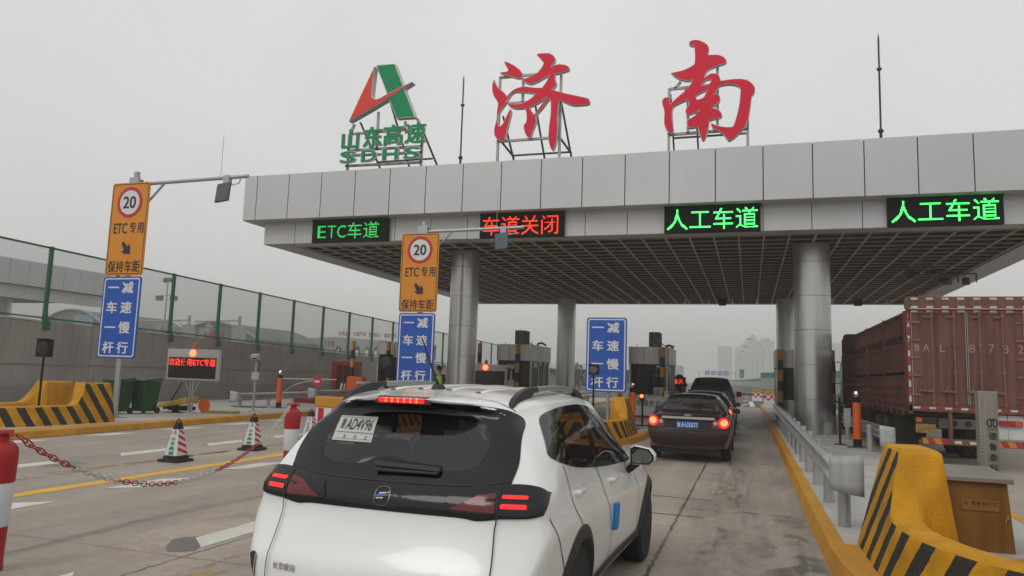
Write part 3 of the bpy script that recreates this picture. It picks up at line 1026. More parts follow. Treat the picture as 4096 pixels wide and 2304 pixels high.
def arrow_poly(cx, cz, s):
    P = [(-.50, .34), (-.30, .52), (.16, .06), (.16, .34), (.42, .06), (.42, -.50), (-.16, -.50), (-.48, -.24), (-.20, -.22)]
    return [(cx + s * a, cz + s * b) for a, b in P]


def amber_panel(par, w, h, z0):
    mb = MB()
    plate(mb, rrect(w, h, .09, 5, 0, z0 + h / 2), 0)
    p = mb.build('amber_board', m_signyel, par)
    mb = MB()
    o, i = rrect(w - .07, h - .07, .075, 5, 0, z0 + h / 2), rrect(w - .115, h - .115, .06, 5, 0, z0 + h / 2)
    for k in range(len(o)):
        a, b, c, d = o[k], o[(k + 1) % len(o)], i[(k + 1) % len(o)], i[k]
        mb.poly([(a[0], -.004, a[1]), (b[0], -.004, b[1]), (c[0], -.004, c[1]), (d[0], -.004, d[1])])
    mb.poly([(a, -.005, b) for a, b in arrow_poly(.02, z0 + h * .295, .38)])
    mb.build('border_line', m_signblk, p, smooth=False)
    cz = z0 + h * .785
    mb = MB()
    plate(mb, disc(.47, 40, 0, cz), -.006, .004)
    r = mb.build('speed_limit_disc', m_signred, p, smooth=False)
    mb = MB()
    plate(mb, disc(.365, 40, 0, cz), -.010, .003)
    mb.build('white_field', m_signwhite, r, smooth=False)
    L = Letters((0, -.012, 0))
    L.put('20', 0, cz, .46, .36, off=.022)
    L.build('speed_figure', m_signblk, r)
    L = Letters((0, -.004, 0))
    L.put('ETC', -.26, z0 + h * .505, .50, .31, off=.02)
    L.put('专', .20, z0 + h * .51, .26, .34, off=.018, em=True)
    L.put('用', .50, z0 + h * .51, .26, .34, off=.018, em=True)
    for k, ch in enumerate('保持车距'):
        L.put(ch, -.46 + .305 * k, z0 + h * .095, .28, .36, off=.018, em=True)
    L.build('lettering', m_signblk, p)
    return p


def sign(name, label, loc, top, amber, bw, bz0, bz1, az1, arm_x, arm_z, ant):
    e = empty(name, loc, label, 'traffic sign', 'slow-down signs on the island noses')
    mb = MB()
    mb.tube([(0.06, .11, 0), (0.06, .11, top)], .085 if amber else .055, 16)
    mb.build('pole', m_graysteel, e)
    mb = MB()
    mb.box(-.16, .28, -.08, .30, 0, .02)
    for dx, dy in ((.2, 0), (-.2, 0)):
        mb.prism([(0.06, .02), (0.06 + dx, .02), (0.06, .35)], lambda a, b: (a, .10, b), lambda a, b: (a, .115, b))
    mb.build('base_plate', m_graysteel, e)
    blue_panel(e, bw, bz1 - bz0, bz0)
    mb = MB()
    for z in (bz0 + .3, bz1 - .3): mb.bar((-bw / 2 + .1, .045, z), (bw / 2 - .1, .045, z), .03, .06)
    mb.build('back_rail', m_graysteel, e)
    if amber:
        amber_panel(e, 1.40, az1 - bz1 - .035, bz1 + .035)
        mb = MB()
        mb.box(-.12, .22, .02, .10, arm_z - .24, arm_z + .20)
        mb.box(-.12, .22, .19, .22, arm_z - .2, arm_z + .16)
        mb.tube([(.12, .12, arm_z), (arm_x, .12, arm_z + .05)], .055, 12)
        mb.tube([(.12, .12, arm_z - 1.0), (1.1, .12, arm_z - .02)], .035, 10)
        mb.build('arm', m_graysteel, e)
        mb = MB()
        mb.tube([(arm_x - .95, .12, arm_z + .05), (arm_x - .95, .12, arm_z + 1.35)], .008, 6)
        mb.build('whip_aerial', m_graysteel, e)
        mb = MB()
        mb.cbox((arm_x - .72, .0, arm_z - .42), (.46, .07, .60), rx=-.25, ry=-.12)
        an = mb.build('reader_antenna', M('slate_plastic', (0.055, 0.075, 0.095), 0.5), e, bev=.02)
        mb = MB()
        mb.box(arm_x - .80, arm_x - .60, .05, .19, arm_z - .12, arm_z + .10)
        mb.tube([(arm_x - .62, .1, arm_z - .1), (arm_x - .5, .12, arm_z - .18), (arm_x - .3, .12, arm_z - .14), (arm_x - .25, .12, arm_z - .02)], .016, 8)
        mb.build('clamp', m_graysteel, an)
    return e


# values: local x to the right of the pole, heights above the island top
sign('toll_sign', 'tall amber 20 sign above a blue board, standing before the green bins', (-17.6, 17.0, .15), 7.30, True, 1.40, 1.71, 4.11, 6.95, 4.05, 6.92, True)
sign('toll_sign', 'tall amber 20 sign above a blue board, just left of a silver pillar', (-10.72, 22.7, .15), 6.75, True, 1.34, 1.17, 3.58, 6.33, 3.65, 6.40, True)
sign('toll_sign', 'blue slow-down board alone on a thin pole, behind the white car roof', (-4.42, 23.7, .15), 3.2, False, 1.32, 1.16, 3.56, 0, 0, 0, False)

# -------- concrete noses with black and yellow stripes
def stripes_mat():
    m, n, l, b = nodes_mat('striped_barrier_paint')
    uv = n.new('ShaderNodeUVMap')
    uv.uv_map = 'path'
    sep = n.new('ShaderNodeSeparateXYZ')
    l.new(uv.outputs[0], sep.inputs[0])
    nz = n.new('ShaderNodeTexNoise')
    nz.inputs['Scale'].default_value = 7
    nz.inputs['Detail'].default_value = 5
    tc = n.new('ShaderNodeTexCoord')
    l.new(tc.outputs['Object'], nz.inputs['Vector'])
    def mt(op, a, c):
        k = n.new('ShaderNodeMath')
        k.operation = op
        for i, v in enumerate((a, c)):
            if isinstance(v, (int, float)): k.inputs[i].default_value = v
            else: l.new(v, k.inputs[i])
        return k.outputs[0]
    wob = mt('MULTIPLY', mt('SUBTRACT', nz.outputs[0], .5), .05)
    ph = mt('ADD', mt('SUBTRACT', sep.outputs[0], mt('MULTIPLY', sep.outputs[1], 0.52)), wob)
    fr = mt('FRACT', mt('DIVIDE', mt('ADD', ph, 8.0), 0.43), 0)
    st = mt('LESS_THAN', fr, 0.47)
    cm = n.new('ShaderNodeMix')
    cm.data_type = 'RGBA'
    n1 = n.new('ShaderNodeTexNoise')
    n1.inputs['Scale'].default_value = 3
    n1.inputs['Detail'].default_value = 7
    l.new(tc.outputs['Object'], n1.inputs['Vector'])
    mr = n.new('ShaderNodeMapRange')
    mr.inputs[1].default_value, mr.inputs[2].default_value = .3, .7
    mr.inputs[3].default_value, mr.inputs[4].default_value = 1.14, .70
    l.new(n1.outputs[0], mr.inputs[0])
    vm = n.new('ShaderNodeVectorMath')
    vm.operation = 'SCALE'
    vm.inputs[0].default_value = YEL
    l.new(mr.outputs[0], vm.inputs['Scale'])
    l.new(vm.outputs[0], cm.inputs[6])
    cm.inputs[7].default_value = (0.032, 0.028, 0.024, 1)
    l.new(st, cm.inputs[0])
    chp = n.new('ShaderNodeTexNoise')                    # flaked paint and scuffs showing the concrete
    chp.inputs['Scale'].default_value = 5.5
    chp.inputs['Detail'].default_value = 9
    chp.inputs['Roughness'].default_value = .72
    l.new(tc.outputs['Object'], chp.inputs['Vector'])
    cf = n.new('ShaderNodeMapRange')
    cf.inputs[1].default_value, cf.inputs[2].default_value = .635, .66
    cf.inputs[4].default_value = .75
    l.new(chp.outputs[0], cf.inputs[0])
    c2 = n.new('ShaderNodeMix')
    c2.data_type = 'RGBA'
    l.new(cf.outputs[0], c2.inputs[0])
    l.new(cm.outputs[2], c2.inputs[6])
    c2.inputs[7].default_value = (.16, .125, .075, 1)
    l.new(c2.outputs[2], b.inputs['Base Color'])
    b.inputs['Roughness'].default_value = .75
    b.inputs['Specular IOR Level'].default_value = .25
    bp = n.new('ShaderNodeBump')
    bp.inputs['Strength'].default_value = .6
    bp.inputs['Distance'].default_value = .02
    nb = n.new('ShaderNodeTexNoise')
    nb.inputs['Scale'].default_value = 28
    nb.inputs['Detail'].default_value = 5
    l.new(tc.outputs['Object'], nb.inputs['Vector'])
    l.new(nb.outputs[0], bp.inputs['Height'])
    l.new(bp.outputs[0], b.inputs['Normal'])
    return m


m_stripe = stripes_mat()


def nose_barrier(loc, half, length, label):
    """U-shaped concrete nose: low wall round the front, a tall horn at each rear end. Local: opens towards +y, rear ends at y = 0"""
    e = empty('nose_barrier', loc, label, 'crash barrier', 'striped concrete noses of the islands')
    st = length - half * 1.5                              # straight part
    P, D = [], []
    N = 46
    path = []
    for i in range(13): path.append((half, -st * i / 12, 1.0, 0.0))
    rx, ry = half, length - st
    for i in range(1, 24):
        a = pi * i / 24
        nx, ny = cos(a) / rx, -sin(a) / ry
        k = math.hypot(nx, ny)
        path.append((rx * cos(a), -st - ry * sin(a), nx / k, ny / k))
    for i in range(12, -1, -1): path.append((-half, -st * i / 12, -1.0, 0.0))
    # refine horns
    q = []
    for a, b in zip(path, path[1:]):
        q.append(a)
        q.append(tuple((u + v) / 2 for u, v in zip(a, b)))
    q.append(path[-1])
    path = q
    tot, s = 0, [0]
    for a, b in zip(path, path[1:]):
        tot += math.hypot(a[0] - b[0], a[1] - b[1])
        s.append(tot)
    def height(d):
        if d < .78: return 1.03
        t = (d - .80) / .52
        if t > 1: return .47
        return .47 + .56 * (1 - t) ** 2.3
    bm = bmesh.new()
    uvl = bm.loops.layers.uv.new('path')
    rows = []
    for (x, y, nx, ny), sv in zip(path, s):
        d = min(sv, tot - sv)
        h = height(d)
        ins = .27 * h
        ti = .36 if d < .95 else .25
        row = []
        for off, z in ((0, 0), (ins * .98, h - .025), (ins + .03, h), (ins + ti - .03, h), (ins + ti, h - .025), (ins + ti + .14, 0)):
            row.append((bm.verts.new((x - nx * off, y - ny * off, z)), d, z))
        rows.append(row)
    def face(vs, mi):
        f = bm.faces.new([v[0] for v in vs])
        f.material_index = mi
        for lp, v in zip(f.loops, vs): lp[uvl].uv = (v[1], v[2])
        f.smooth = True
    for a, b in zip(rows, rows[1:]):
        for k in range(5):
            face((a[k], b[k], b[k + 1], a[k + 1]), 0 if k == 0 else 1)
    for r in (rows[0], rows[-1]):
        face(r, 1)
    bmesh.ops.recalc_face_normals(bm, faces=bm.faces)
    me = bpy.data.meshes.new('wall')
    bm.to_mesh(me)
    bm.free()
    me.set_sharp_from_angle(angle=radians(48))
    o = bpy.data.objects.new('concrete_wall', me)
    COL.objects.link(o)
    me.materials.append(m_stripe)
    me.materials.append(m_yellow)
    o.parent = e
    sb = o.modifiers.new('fine', 'SUBSURF')
    sb.subdivision_type = 'SIMPLE'
    sb.levels = sb.render_levels = 3
    ds = o.modifiers.new('rough_cast', 'DISPLACE')
    ds.texture = cast_tex
    ds.strength = .014
    ds.texture_coords = 'OBJECT'
    ds.texture_coords_object = e
    return e


cast_tex = bpy.data.textures.new('cast', 'CLOUDS')
cast_tex.noise_scale = .10
cast_tex.noise_depth = 4
nose_barrier((2.17, 8.55, .15), 1.13, 3.2, 'striped yellow concrete nose beside the brown cabinet, nearest the camera')
nose_barrier((-17.43, 15.95, .15), 1.13, 3.6, 'striped yellow concrete nose on the wide island, in front of the green bins')
nose_barrier((-4.33, 22.55, .15), 1.13, 3.4, 'striped yellow concrete nose between the white car and the dark saloon')
nose_barrier((-10.7, 21.5, .15), 1.13, 3.4, 'striped yellow concrete nose hidden largely behind the white car')

# -------- lane signal heads on black posts
def signal(loc, z, w, label, facing=1):
    e = empty('signal_head', loc, label, 'traffic light', 'unlit lane signals on the island noses')
    mb = MB()
    mb.tube([(0, .06, 0), (0, .06, z - w / 2)], .028, 10)
    mb.box(-.09, .09, -.03, .15, 0, .015)
    mb.build('post', m_black, e)
    mb = MB()
    mb.box(-w / 2, w / 2, 0, .12, z - w / 2, z + w / 2)
    mb.bar((-w / 2, -.05, z + w / 2 + .005), (w / 2, -.05, z + w / 2 + .005), .10, .012)
    mb.build('housing', m_black, e, bev=.01)
    mb = MB()
    mb.lathe([(w * .40, 0), (w * .40, .012), (w * .30, .022), (w * .02, .028)], (0, 0, z), 28, axis='Y')
    mb.build('lens', M('grey_lens', (0.10, 0.10, 0.105), 0.25) if facing else M('dark_lens', (0.022, 0.022, 0.024), 0.4), e)
    return e


signal((-17.42, 14.5, .15), 1.90, .46, 'square black lane signal on a post inside the wide island nose', 0)
signal((-10.72, 20.6, .15), 1.88, .44, 'square black lane signal left of the near left pillar, behind a blue board', 0)
signal((-4.40, 21.6, .15), 1.84, .30, 'small black lane signal with a round grey lens before a lone blue board')
# ---------------------------------------------------------------- left island: bins, LED board, camera post, gate, rail
m_bin = M('green_bin_plastic', (0.008, 0.058, 0.016), 0.5, 0, 0.1, 2.0)
bn = empty('wheelie_bin', (-18.75, 18.35, .15), 'dark green wheelie bin beside the tall amber sign pole, the left one of the two', 'bin', 'green wheelie bins by the wall')
mb = MB()
mb.hull8([(-.24, -.28, .08), (.24, -.28, .08), (.24, .26, .08), (-.24, .26, .08), (-.30, -.36, 1.02), (.30, -.36, 1.02), (.30, .34, 1.02), (-.30, .34, 1.02)])
b_ = mb.build('body', m_bin, bn, bev=.03)
mb = MB()
for k in (-.16, 0, .16): mb.hull8([(k - .02, -.30, .15), (k + .02, -.30, .15), (k + .02, -.27, .15), (k - .02, -.27, .15), (k - .02, -.37, .95), (k + .02, -.37, .95), (k + .02, -.33, .95), (k - .02, -.33, .95)])
mb.build('ribs', m_bin, b_)
mb = MB()
mb.hull8([(-.33, -.40, 1.03), (.33, -.40, 1.03), (.33, .36, 1.05), (-.33, .36, 1.05), (-.30, -.36, 1.08), (.30, -.36, 1.08), (.30, .34, 1.13), (-.30, .34, 1.13)])
mb.tube([(-.28, .43, 1.06), (.28, .43, 1.06)], .02, 8)
mb.bar((-.25, .34, 1.06), (-.25, .43, 1.06), .03)
mb.bar((.25, .34, 1.06), (.25, .43, 1.06), .03)
mb.build('lid', m_bin, bn, bev=.02)
for sx in (-.27, .27):
    mb = MB()
    mb.lathe([(.02, -.03), (.10, -.03), (.10, .03), (.02, .03)], (sx, .26, .10), 18, axis='X')
    mb.build('wheel', m_rubber, bn, bev=.008)
copy_tree(bn, (-18.45, 19.15, .15), 'dark green wheelie bin between the other bin and the red LED board')

# LED welcome board with amber lamp
m_whitebox = M('off_white_case', (0.46, 0.45, 0.43), 0.5, 0, 0.08)
m_redlow = M('red_text_lamps', (0.3, 0.02, 0.01), 0.5, emit=(1.0, 0.03, 0.02), estr=2.3, var=0)
m_lamp = M('lit_signal_lamp', (0.9, 0.2, 0.05), 0.4, emit=(1.0, 0.13, 0.045), estr=3.6, var=0)
m_amber = M('amber_dome', (0.45, 0.10, 0.01), 0.25, var=0)


def led_board(loc, w, z0, z1, text, label):
    e = empty('display_board', loc, label, 'LED board', 'white-framed LED boards on the islands')
    mb = MB()
    mb.box(-w / 2, w / 2, 0, .14, z0, z1)
    mb.build('case', m_whitebox, e, bev=.012)
    mb = MB()
    mb.box(-w / 2 + .07, w / 2 - .07, -.012, -.002, z0 + .06, z1 - .27)
    s = mb.build('screen', M('dark_screen', (0.022, 0.012, 0.014), 0.35), e)
    if text:
        led_dots(text, (-w / 2 + .09, -.018, z1 - .55), w - .18, .25, 150, 20, 'lit_text', m_redlow, s, cw=[1, 1, 1, 1, .6, .6, .6, 1, 1], dot=.95, off=.01)
    mb = MB()
    mb.lathe([(.12, 0), (.12, .02), (.08, .045), (.01, .055)], (0, 0, z1 - .13), 24, axis='Y')
    mb.build('signal_lamp', m_lamp, e)
    mb = MB()
    mb.lathe([(.075, 0), (.075, .05), (.065, .06), (.065, .15), (.04, .19), (.003, .2)], (0, .07, z1), 16)
    mb.build('beacon', m_amber, e)
    mb = MB()
    mb.bar((-.05, .07, 0), (-.05, .07, z0), .05)
    mb.bar((.05, .07, 0), (.05, .07, z0), .05)
    mb.bar((-.3, .07, z0), (-.12, .07, z0 - .35), .03)
    mb.bar((.3, .07, z0), (.12, .07, z0 - .35), .03)
    mb.hull8([(-.2, -.1, 0), (.2, -.1, 0), (.2, .25, 0), (-.2, .25, 0), (-.12, 0, .06), (.12, 0, .06), (.12, .15, .06), (-.12, .15, .06)])
    mb.build('stand', m_lightsteel, e)
    return e


led_board((-17.42, 19.95, .15), 2.04, 1.09, 2.10, '欢迎使用ETC专道', 'white-framed LED board reading 欢迎使用ETC专道 in red with a glowing lamp')
led_board((-10.75, 29.8, .15), 1.9, .95, 2.02, None, 'white-framed LED board with a blank dark screen and glowing lamp, behind the white car')

# CCTV posts
def cctv(loc, label, turn=0.0):
    e = empty('camera_post', loc, label, 'security camera', 'cameras on posts along the islands', turn)
    mb = MB()
    mb.tube([(0, 0, 0), (0, 0, 1.78)], .045, 12)
    mb.lathe([(.14, 0), (.14, .02), (.06, .03)], n=16)
    mb.build('post', m_graysteel, e)
    mb = MB()
    mb.hull8([(-.15, -.42, 1.84), (.10, -.42, 1.84), (.10, .22, 1.88), (-.15, .22, 1.88), (-.15, -.46, 2.03), (.10, -.46, 2.03), (.10, .22, 2.07), (-.15, .22, 2.07)])
    c = mb.build('camera_head', m_whitebox, e, bev=.02)
    mb = MB()
    mb.box(-.12, .07, -.435, -.425, 1.86, 2.0)
    mb.build('lens_window', m_darkglass, c)
    mb = MB()
    mb.tube([(0, .15, 1.86), (.08, .18, 1.7), (.1, .1, 1.52), (.04, .05, 1.45)], .012, 8)
    mb.build('cable', m_black, e)
    mb = MB()
    mb.box(-.13, .13, -.10, .02, 1.12, 1.40)
    mb.build('junction_box', m_whitebox, e, bev=.015)
    return e


cctv((-17.18, 22.95, .15), 'white camera on a grey post right of the red welcome board', .5)
cctv((-9.72, 30.2, .15), 'small white camera on a post in front of the middle stainless booth', .1)

# hand gates: orange post, white bar, curved stay
m_org = M('orange_post_paint', (0.66, 0.105, 0.010), 0.45, 0, 0.06)


def hand_gate(loc, label, arm, disc_at=None, turn=0.0):
    e = empty('gate_post', loc, label, 'gate post', 'orange gate posts on the islands', turn)
    mb = MB()
    mb.lathe([(.105, .22), (.105, 1.18)], n=20)
    mb.build('post', m_org, e)
    mb = MB()
    mb.lathe([(.108, 0), (.108, .22)], n=20)
    mb.lathe([(.11, 1.18), (.09, 1.20), (.09, 1.27), (.11, 1.275), (.11, 1.30)], n=20)
    mb.build('black_collar', m_black, e)
    mb = MB()
    mb.lathe([(.06, 1.30), (.09, 1.35), (.10, 1.41), (.07, 1.47), (.01, 1.495)], n=20)
    mb.build('chrome_cap', m_chrome, e)
    mb = MB()
    mb.box(-.25, .25, -.2, .2, 0, .02)
    mb.build('floor_plate', m_frame, e)
    if arm:
        mb = MB()
        mb.tube([(.1, 0, 1.16), (arm, 0, 1.20)], .022, 8)
        mb.build('bar', m_whitebox, e)
        mb = MB()
        pts = [(.1 + (arm * .72) * t, 0, .36 + .78 * math.sqrt(max(0, 1 - (1 - t) ** 2))) for t in [i / 12 for i in range(13)]]
        mb.tube(pts, .018, 8)
        mb.build('curved_stay', m_graysteel, e)
    if disc_at:
        mb = MB()
        mb.prism(disc(.20, 28, disc_at, 1.10), lambda a, b: (a, -.03, b), lambda a, b: (a, -.045, b))
        d = mb.build('no_entry_disc', m_signred, e)
        mb = MB()
        mb.box(disc_at - .12, disc_at + .12, -.052, -.046, 1.065, 1.135)
        mb.build('white_bar', m_signwhite, d)
    return e


hand_gate((-17.87, 25.45, .15), 'orange gate post with a no-entry disc on its bar, by the grey wall', 2.55, 1.72)
hand_gate((2.70, 21.7, .15), 'orange gate post with a shiny cap beside the red truck', 0)
hand_gate((-3.65, 24.3, .15), 'orange gate post behind the striped nose beside the lone blue board', 0)


# crash rails
def w_beam(mb, pts, zc, side):
    """corrugated guard rail: pts along the rail, side = outward 2d normal sign (towards +x if 1)"""
    prof = [(0, -.155), (.0, -.135), (.075, -.10), (.075, -.055), (.01, -.015), (.01, .015), (.075, .055), (.075, .10), (0, .135), (0, .155)]
    rows = []
    for i, p in enumerate(pts):
        a, b = Vector(pts[max(i - 1, 0)]), Vector(pts[min(i + 1, len(pts) - 1)])
        d = (b - a).normalized()
        nrm = Vector((d.y, -d.x)) * side
        rows.append([mb.b.verts.new(Vector((p[0] + nrm.x * u, p[1] + nrm.y * u, zc + v)) - mb.o) for u, v in prof])
    for a, b in zip(rows, rows[1:]):
        for k in range(len(prof) - 1): mb.b.faces.new((a[k], a[k + 1], b[k + 1], b[k]))


def guard_rail(name, label, p0, p1, side, nposts, org=None, zc=.62, end=True, postr=.07):
    p0, p1 = Vector(p0), Vector(p1)
    org = (p0.x, p0.y, .15)
    e = empty(name, org, label, 'guard rail', 'steel guard rails')
    d = (p1 - p0).normalized()
    nrm = Vector((d.y, -d.x)) * side
    mb = MB(org)
    n = 24
    w_beam(mb, [tuple(p0 + (p1 - p0) * i / n) for i in range(n + 1)], zc + .15, side)
    b = mb.build('beam', m_steel, e, ang=60)
    b.modifiers.new('s', 'SOLIDIFY').thickness = .006
    for i in range(nposts):
        q = p0 + (p1 - p0) * ((i + .12) / (nposts - .6))
        mb = MB(org)
        mb.tube([(q.x - nrm.x * .10, q.y - nrm.y * .10, .15), (q.x - nrm.x * .10, q.y - nrm.y * .10, zc + .27)], postr, 14)
        mb.build('post', m_steel, e)
    if end:
        mb = MB(org)
        P = []
        for u, q in ((0, 0), (.06, .01), (.11, .035), (.145, .08), (.165, .14), (.178, .20), (.185, .27), (.18, .34)):
            P.append((p0.x - d.x * u + nrm.x * (.075 - q), p0.y - d.y * u + nrm.y * (.075 - q)))
        rows = [[mb.b.verts.new(Vector((x, y, zc + .15 + v)) - mb.o) for v in [w * (1 + .05 * q) for w in (-.17, -.085, 0, .085, .17)]] for q, (x, y) in enumerate(P)]
        for a, bb in zip(rows, rows[1:]):
            for k in range(4): mb.b.faces.new((a[k], a[k + 1], bb[k + 1], bb[k]))
        t = mb.build('end_plate', M('matt_zinc', (.40, .42, .42), .65, .15, .12, 5, streak=.15), e, ang=60)
        t.modifiers.new('s', 'SOLIDIFY').thickness = .006
    return e


guard_rail('guard_rail', 'steel guard rail along the near right kerb, behind the striped nose', (.93, 9.3), (1.0, 34), -1, 14)
guard_rail('guard_rail', 'short steel guard rail on the truck side of the right island', (2.95, 18.2), (2.9, 27.5), 1, 5, zc=.55)
guard_rail('guard_rail', 'steel guard rail with short posts at the foot of the long grey wall', (-18.9, 24.3), (-19.3, 31), 1, 4, zc=.42)
guard_rail('guard_rail', 'steel guard rail past the far left pillar, beside the middle booth', (-9.55, 33.0), (-9.45, 46), 1, 6, zc=.62)
guard_rail('guard_rail', 'grey steel guard rail in front of the red cabinet', (-16.8, 26.4), (-16.7, 33), 1, 4, zc=.60)

# things lying by the wall
e = empty('traffic_spreader', (-18.2, 20.35, .15), 'yellow and black wheeled cart lying by the wall, under the red welcome board', 'cart')
mb = MB()
mb.hull8([(-.75, -.25, .12), (.55, -.3, .30), (.6, .3, .34), (-.7, .3, .16), (-.7, -.22, .24), (.5, -.26, .52), (.55, .28, .55), (-.65, .28, .26)])
mb.build('hopper', M('faded_yellow_plastic', (0.50, 0.30, 0.03), 0.6), e, bev=.04)
mb = MB()
mb.tube([(-.6, 0, .12), (.5, 0, .22)], .04)
mb.tube([(-.2, -.1, .4), (.35, -.3, 1.0)], .02)
mb.box(-.2, .5, -.25, .25, .08, .2)
mb.build('frame', m_black, e)
for dx in (-.95, .0):
    mb = MB()
    mb.lathe([(.03, -.05), (.14, -.05), (.14, .05), (.03, .05)], (dx, -.1, .14), 18, axis='Y')
    mb.build('wheel', m_rubber, e)
tag_o = MB()
tag_o.lathe([(.22, -.02), (.22, .02)], (-17.15, 20.35, .42), 24, axis='Y')
tag(tag_o.build('reflector_disc', m_org), 'round orange disc standing against the LED board stand', 'reflector')
mb = MB()
mb.cbox((-17.1, 21.1, .19), (1.15, .5, .07), rz=.15)
tag(mb.build('kerb_ramp', M('dusty_yellow', (0.42, 0.30, 0.05), 0.7)), 'flat yellow slab lying on the pavement by the grey wall', 'ramp')
mb = MB()
mb.cbox((-18.9, 25.0, .17), (1.3, .5, .03), rz=.1)
tag(mb.build('manhole_cover', m_frame), 'thin dark plate lying on the pavement beside the orange gate post', 'cover plate')

# red fire cabinet by the wall, low red box
m_dred = M('dark_red_paint', (0.20, 0.008, 0.012), 0.45, 0, 0.1)
e = empty('fire_cabinet', (-21.4, 36.2, .15), 'tall dark red fire cabinet with glass doors against the grey wall', 'fire cabinet')
mb = MB()
mb.box(-.75, .75, 0, .7, 0, 2.05)
mb.build('case', m_dred, e, bev=.02)
for x in (-.70, .0):
    mb = MB()
    mb.box(x + .03 + .25 * (x < -.1), x + .67, -.02, -.004, .25, 1.85)
    mb.build('door', M('red_tinted_glass', (0.05, 0.008, 0.010), 0.12), e)
mb = MB()
mb.cbox((.1, -.3, .6), (.10, .06, .5), rx=.2, ry=.3)
mb.cbox((.3, -.3, .6), (.04, .06, .5), ry=.1)
mb.build('hose_reel', m_signwhite, e)
mb = MB()
mb.box(-20.3, -18.9, 30.0, 30.6, .15, .75)
tag(mb.build('sand_box', m_dred, bev=.02), 'low dark red box in front of the tall red fire cabinet', 'box')

# automatic gate machine
def gate_machine(loc, label, L, mat, turn=0):
    e = empty('barrier_machine', loc, label, 'boom gate', 'orange boom gate machines', turn)
    mb = MB()
    mb.hull8([(-.42, -.24, 0), (.40, -.24, 0), (.40, .24, 0), (-.42, .24, 0), (-.38, -.22, 1.30), (.36, -.22, 1.30), (.36, .22, 1.30), (-.38, .22, 1.30)])
    mb.build('cabinet', mat, e, bev=.02)
    mb = MB()
    mb.bar((.15, -.28, 1.05), (L, -.28, 1.10), .05, .09)
    mb.tube([(.15, -.28, 1.05), (.9, -.28, 1.07)], .03)
    mb.build('boom', m_whitebox, e)
    return e


gate_machine((-16.55, 29.2, .15), 'orange boom gate machine with a white boom behind the white car roof', 3.2, m_orange)


# black and yellow posts guarding the booths
m_navy = M('navy_band', (0.012, 0.015, 0.028), 0.5)
m_band = M('yellow_band', (0.50, 0.225, 0.012), 0.5, 0, 0.06)
pp = empty('guard_post', (-3.58, 32.35, .15), 'black and yellow post at the front corner of the booth with the officer', 'guard post', 'black and yellow guard posts before the booths')
for i in range(7):
    mb = MB()
    h = 3.02 / 7
    mb.lathe([(.105, 3.02 - h * (i + 1)), (.105, 3.02 - h * i)], n=20)
    mb.build('yellow_band' if i % 2 == 0 else 'navy_band', m_band if i % 2 == 0 else m_navy, pp, smooth=True)
for x, y, t in ((-5.4, 32.35, 'black and yellow post at the hidden left corner of the booth with the officer'),
                (-12.0, 32.4, 'black and yellow post just right of the near left pillar'),
                (-10.14, 32.4, 'black and yellow post in front of the middle booth'),
                (-18.67, 32.4, 'black and yellow post standing behind the orange gate machine, leftmost of all'),
                (-16.72, 32.4, 'black and yellow post in front of the booth behind the tall signs'),
                (1.2, 32.4, 'black and yellow post left of the near right pillar'),
                (3.16, 32.4, 'black and yellow post peeping out right of the near right pillar')):
    copy_tree(pp, (x, y, .15), t)
# ---------------------------------------------------------------- toll booths, desk, people
m_pane = M('booth_window_glass', (0.006, 0.008, 0.012), 0.12, alpha=0.88, var=0, spec=0.2)
m_pane2 = M('clear_booth_window_glass', (0.006, 0.008, 0.010), 0.12, alpha=0.55, var=0, spec=0.2)
m_inside = M('booth_interior', (0.018, 0.018, 0.02), 0.8)
m_pale = M('pale_sky_window', (0.45, 0.50, 0.50), 0.4)  # opaque pane; the bright sky seen through it is put into its colour


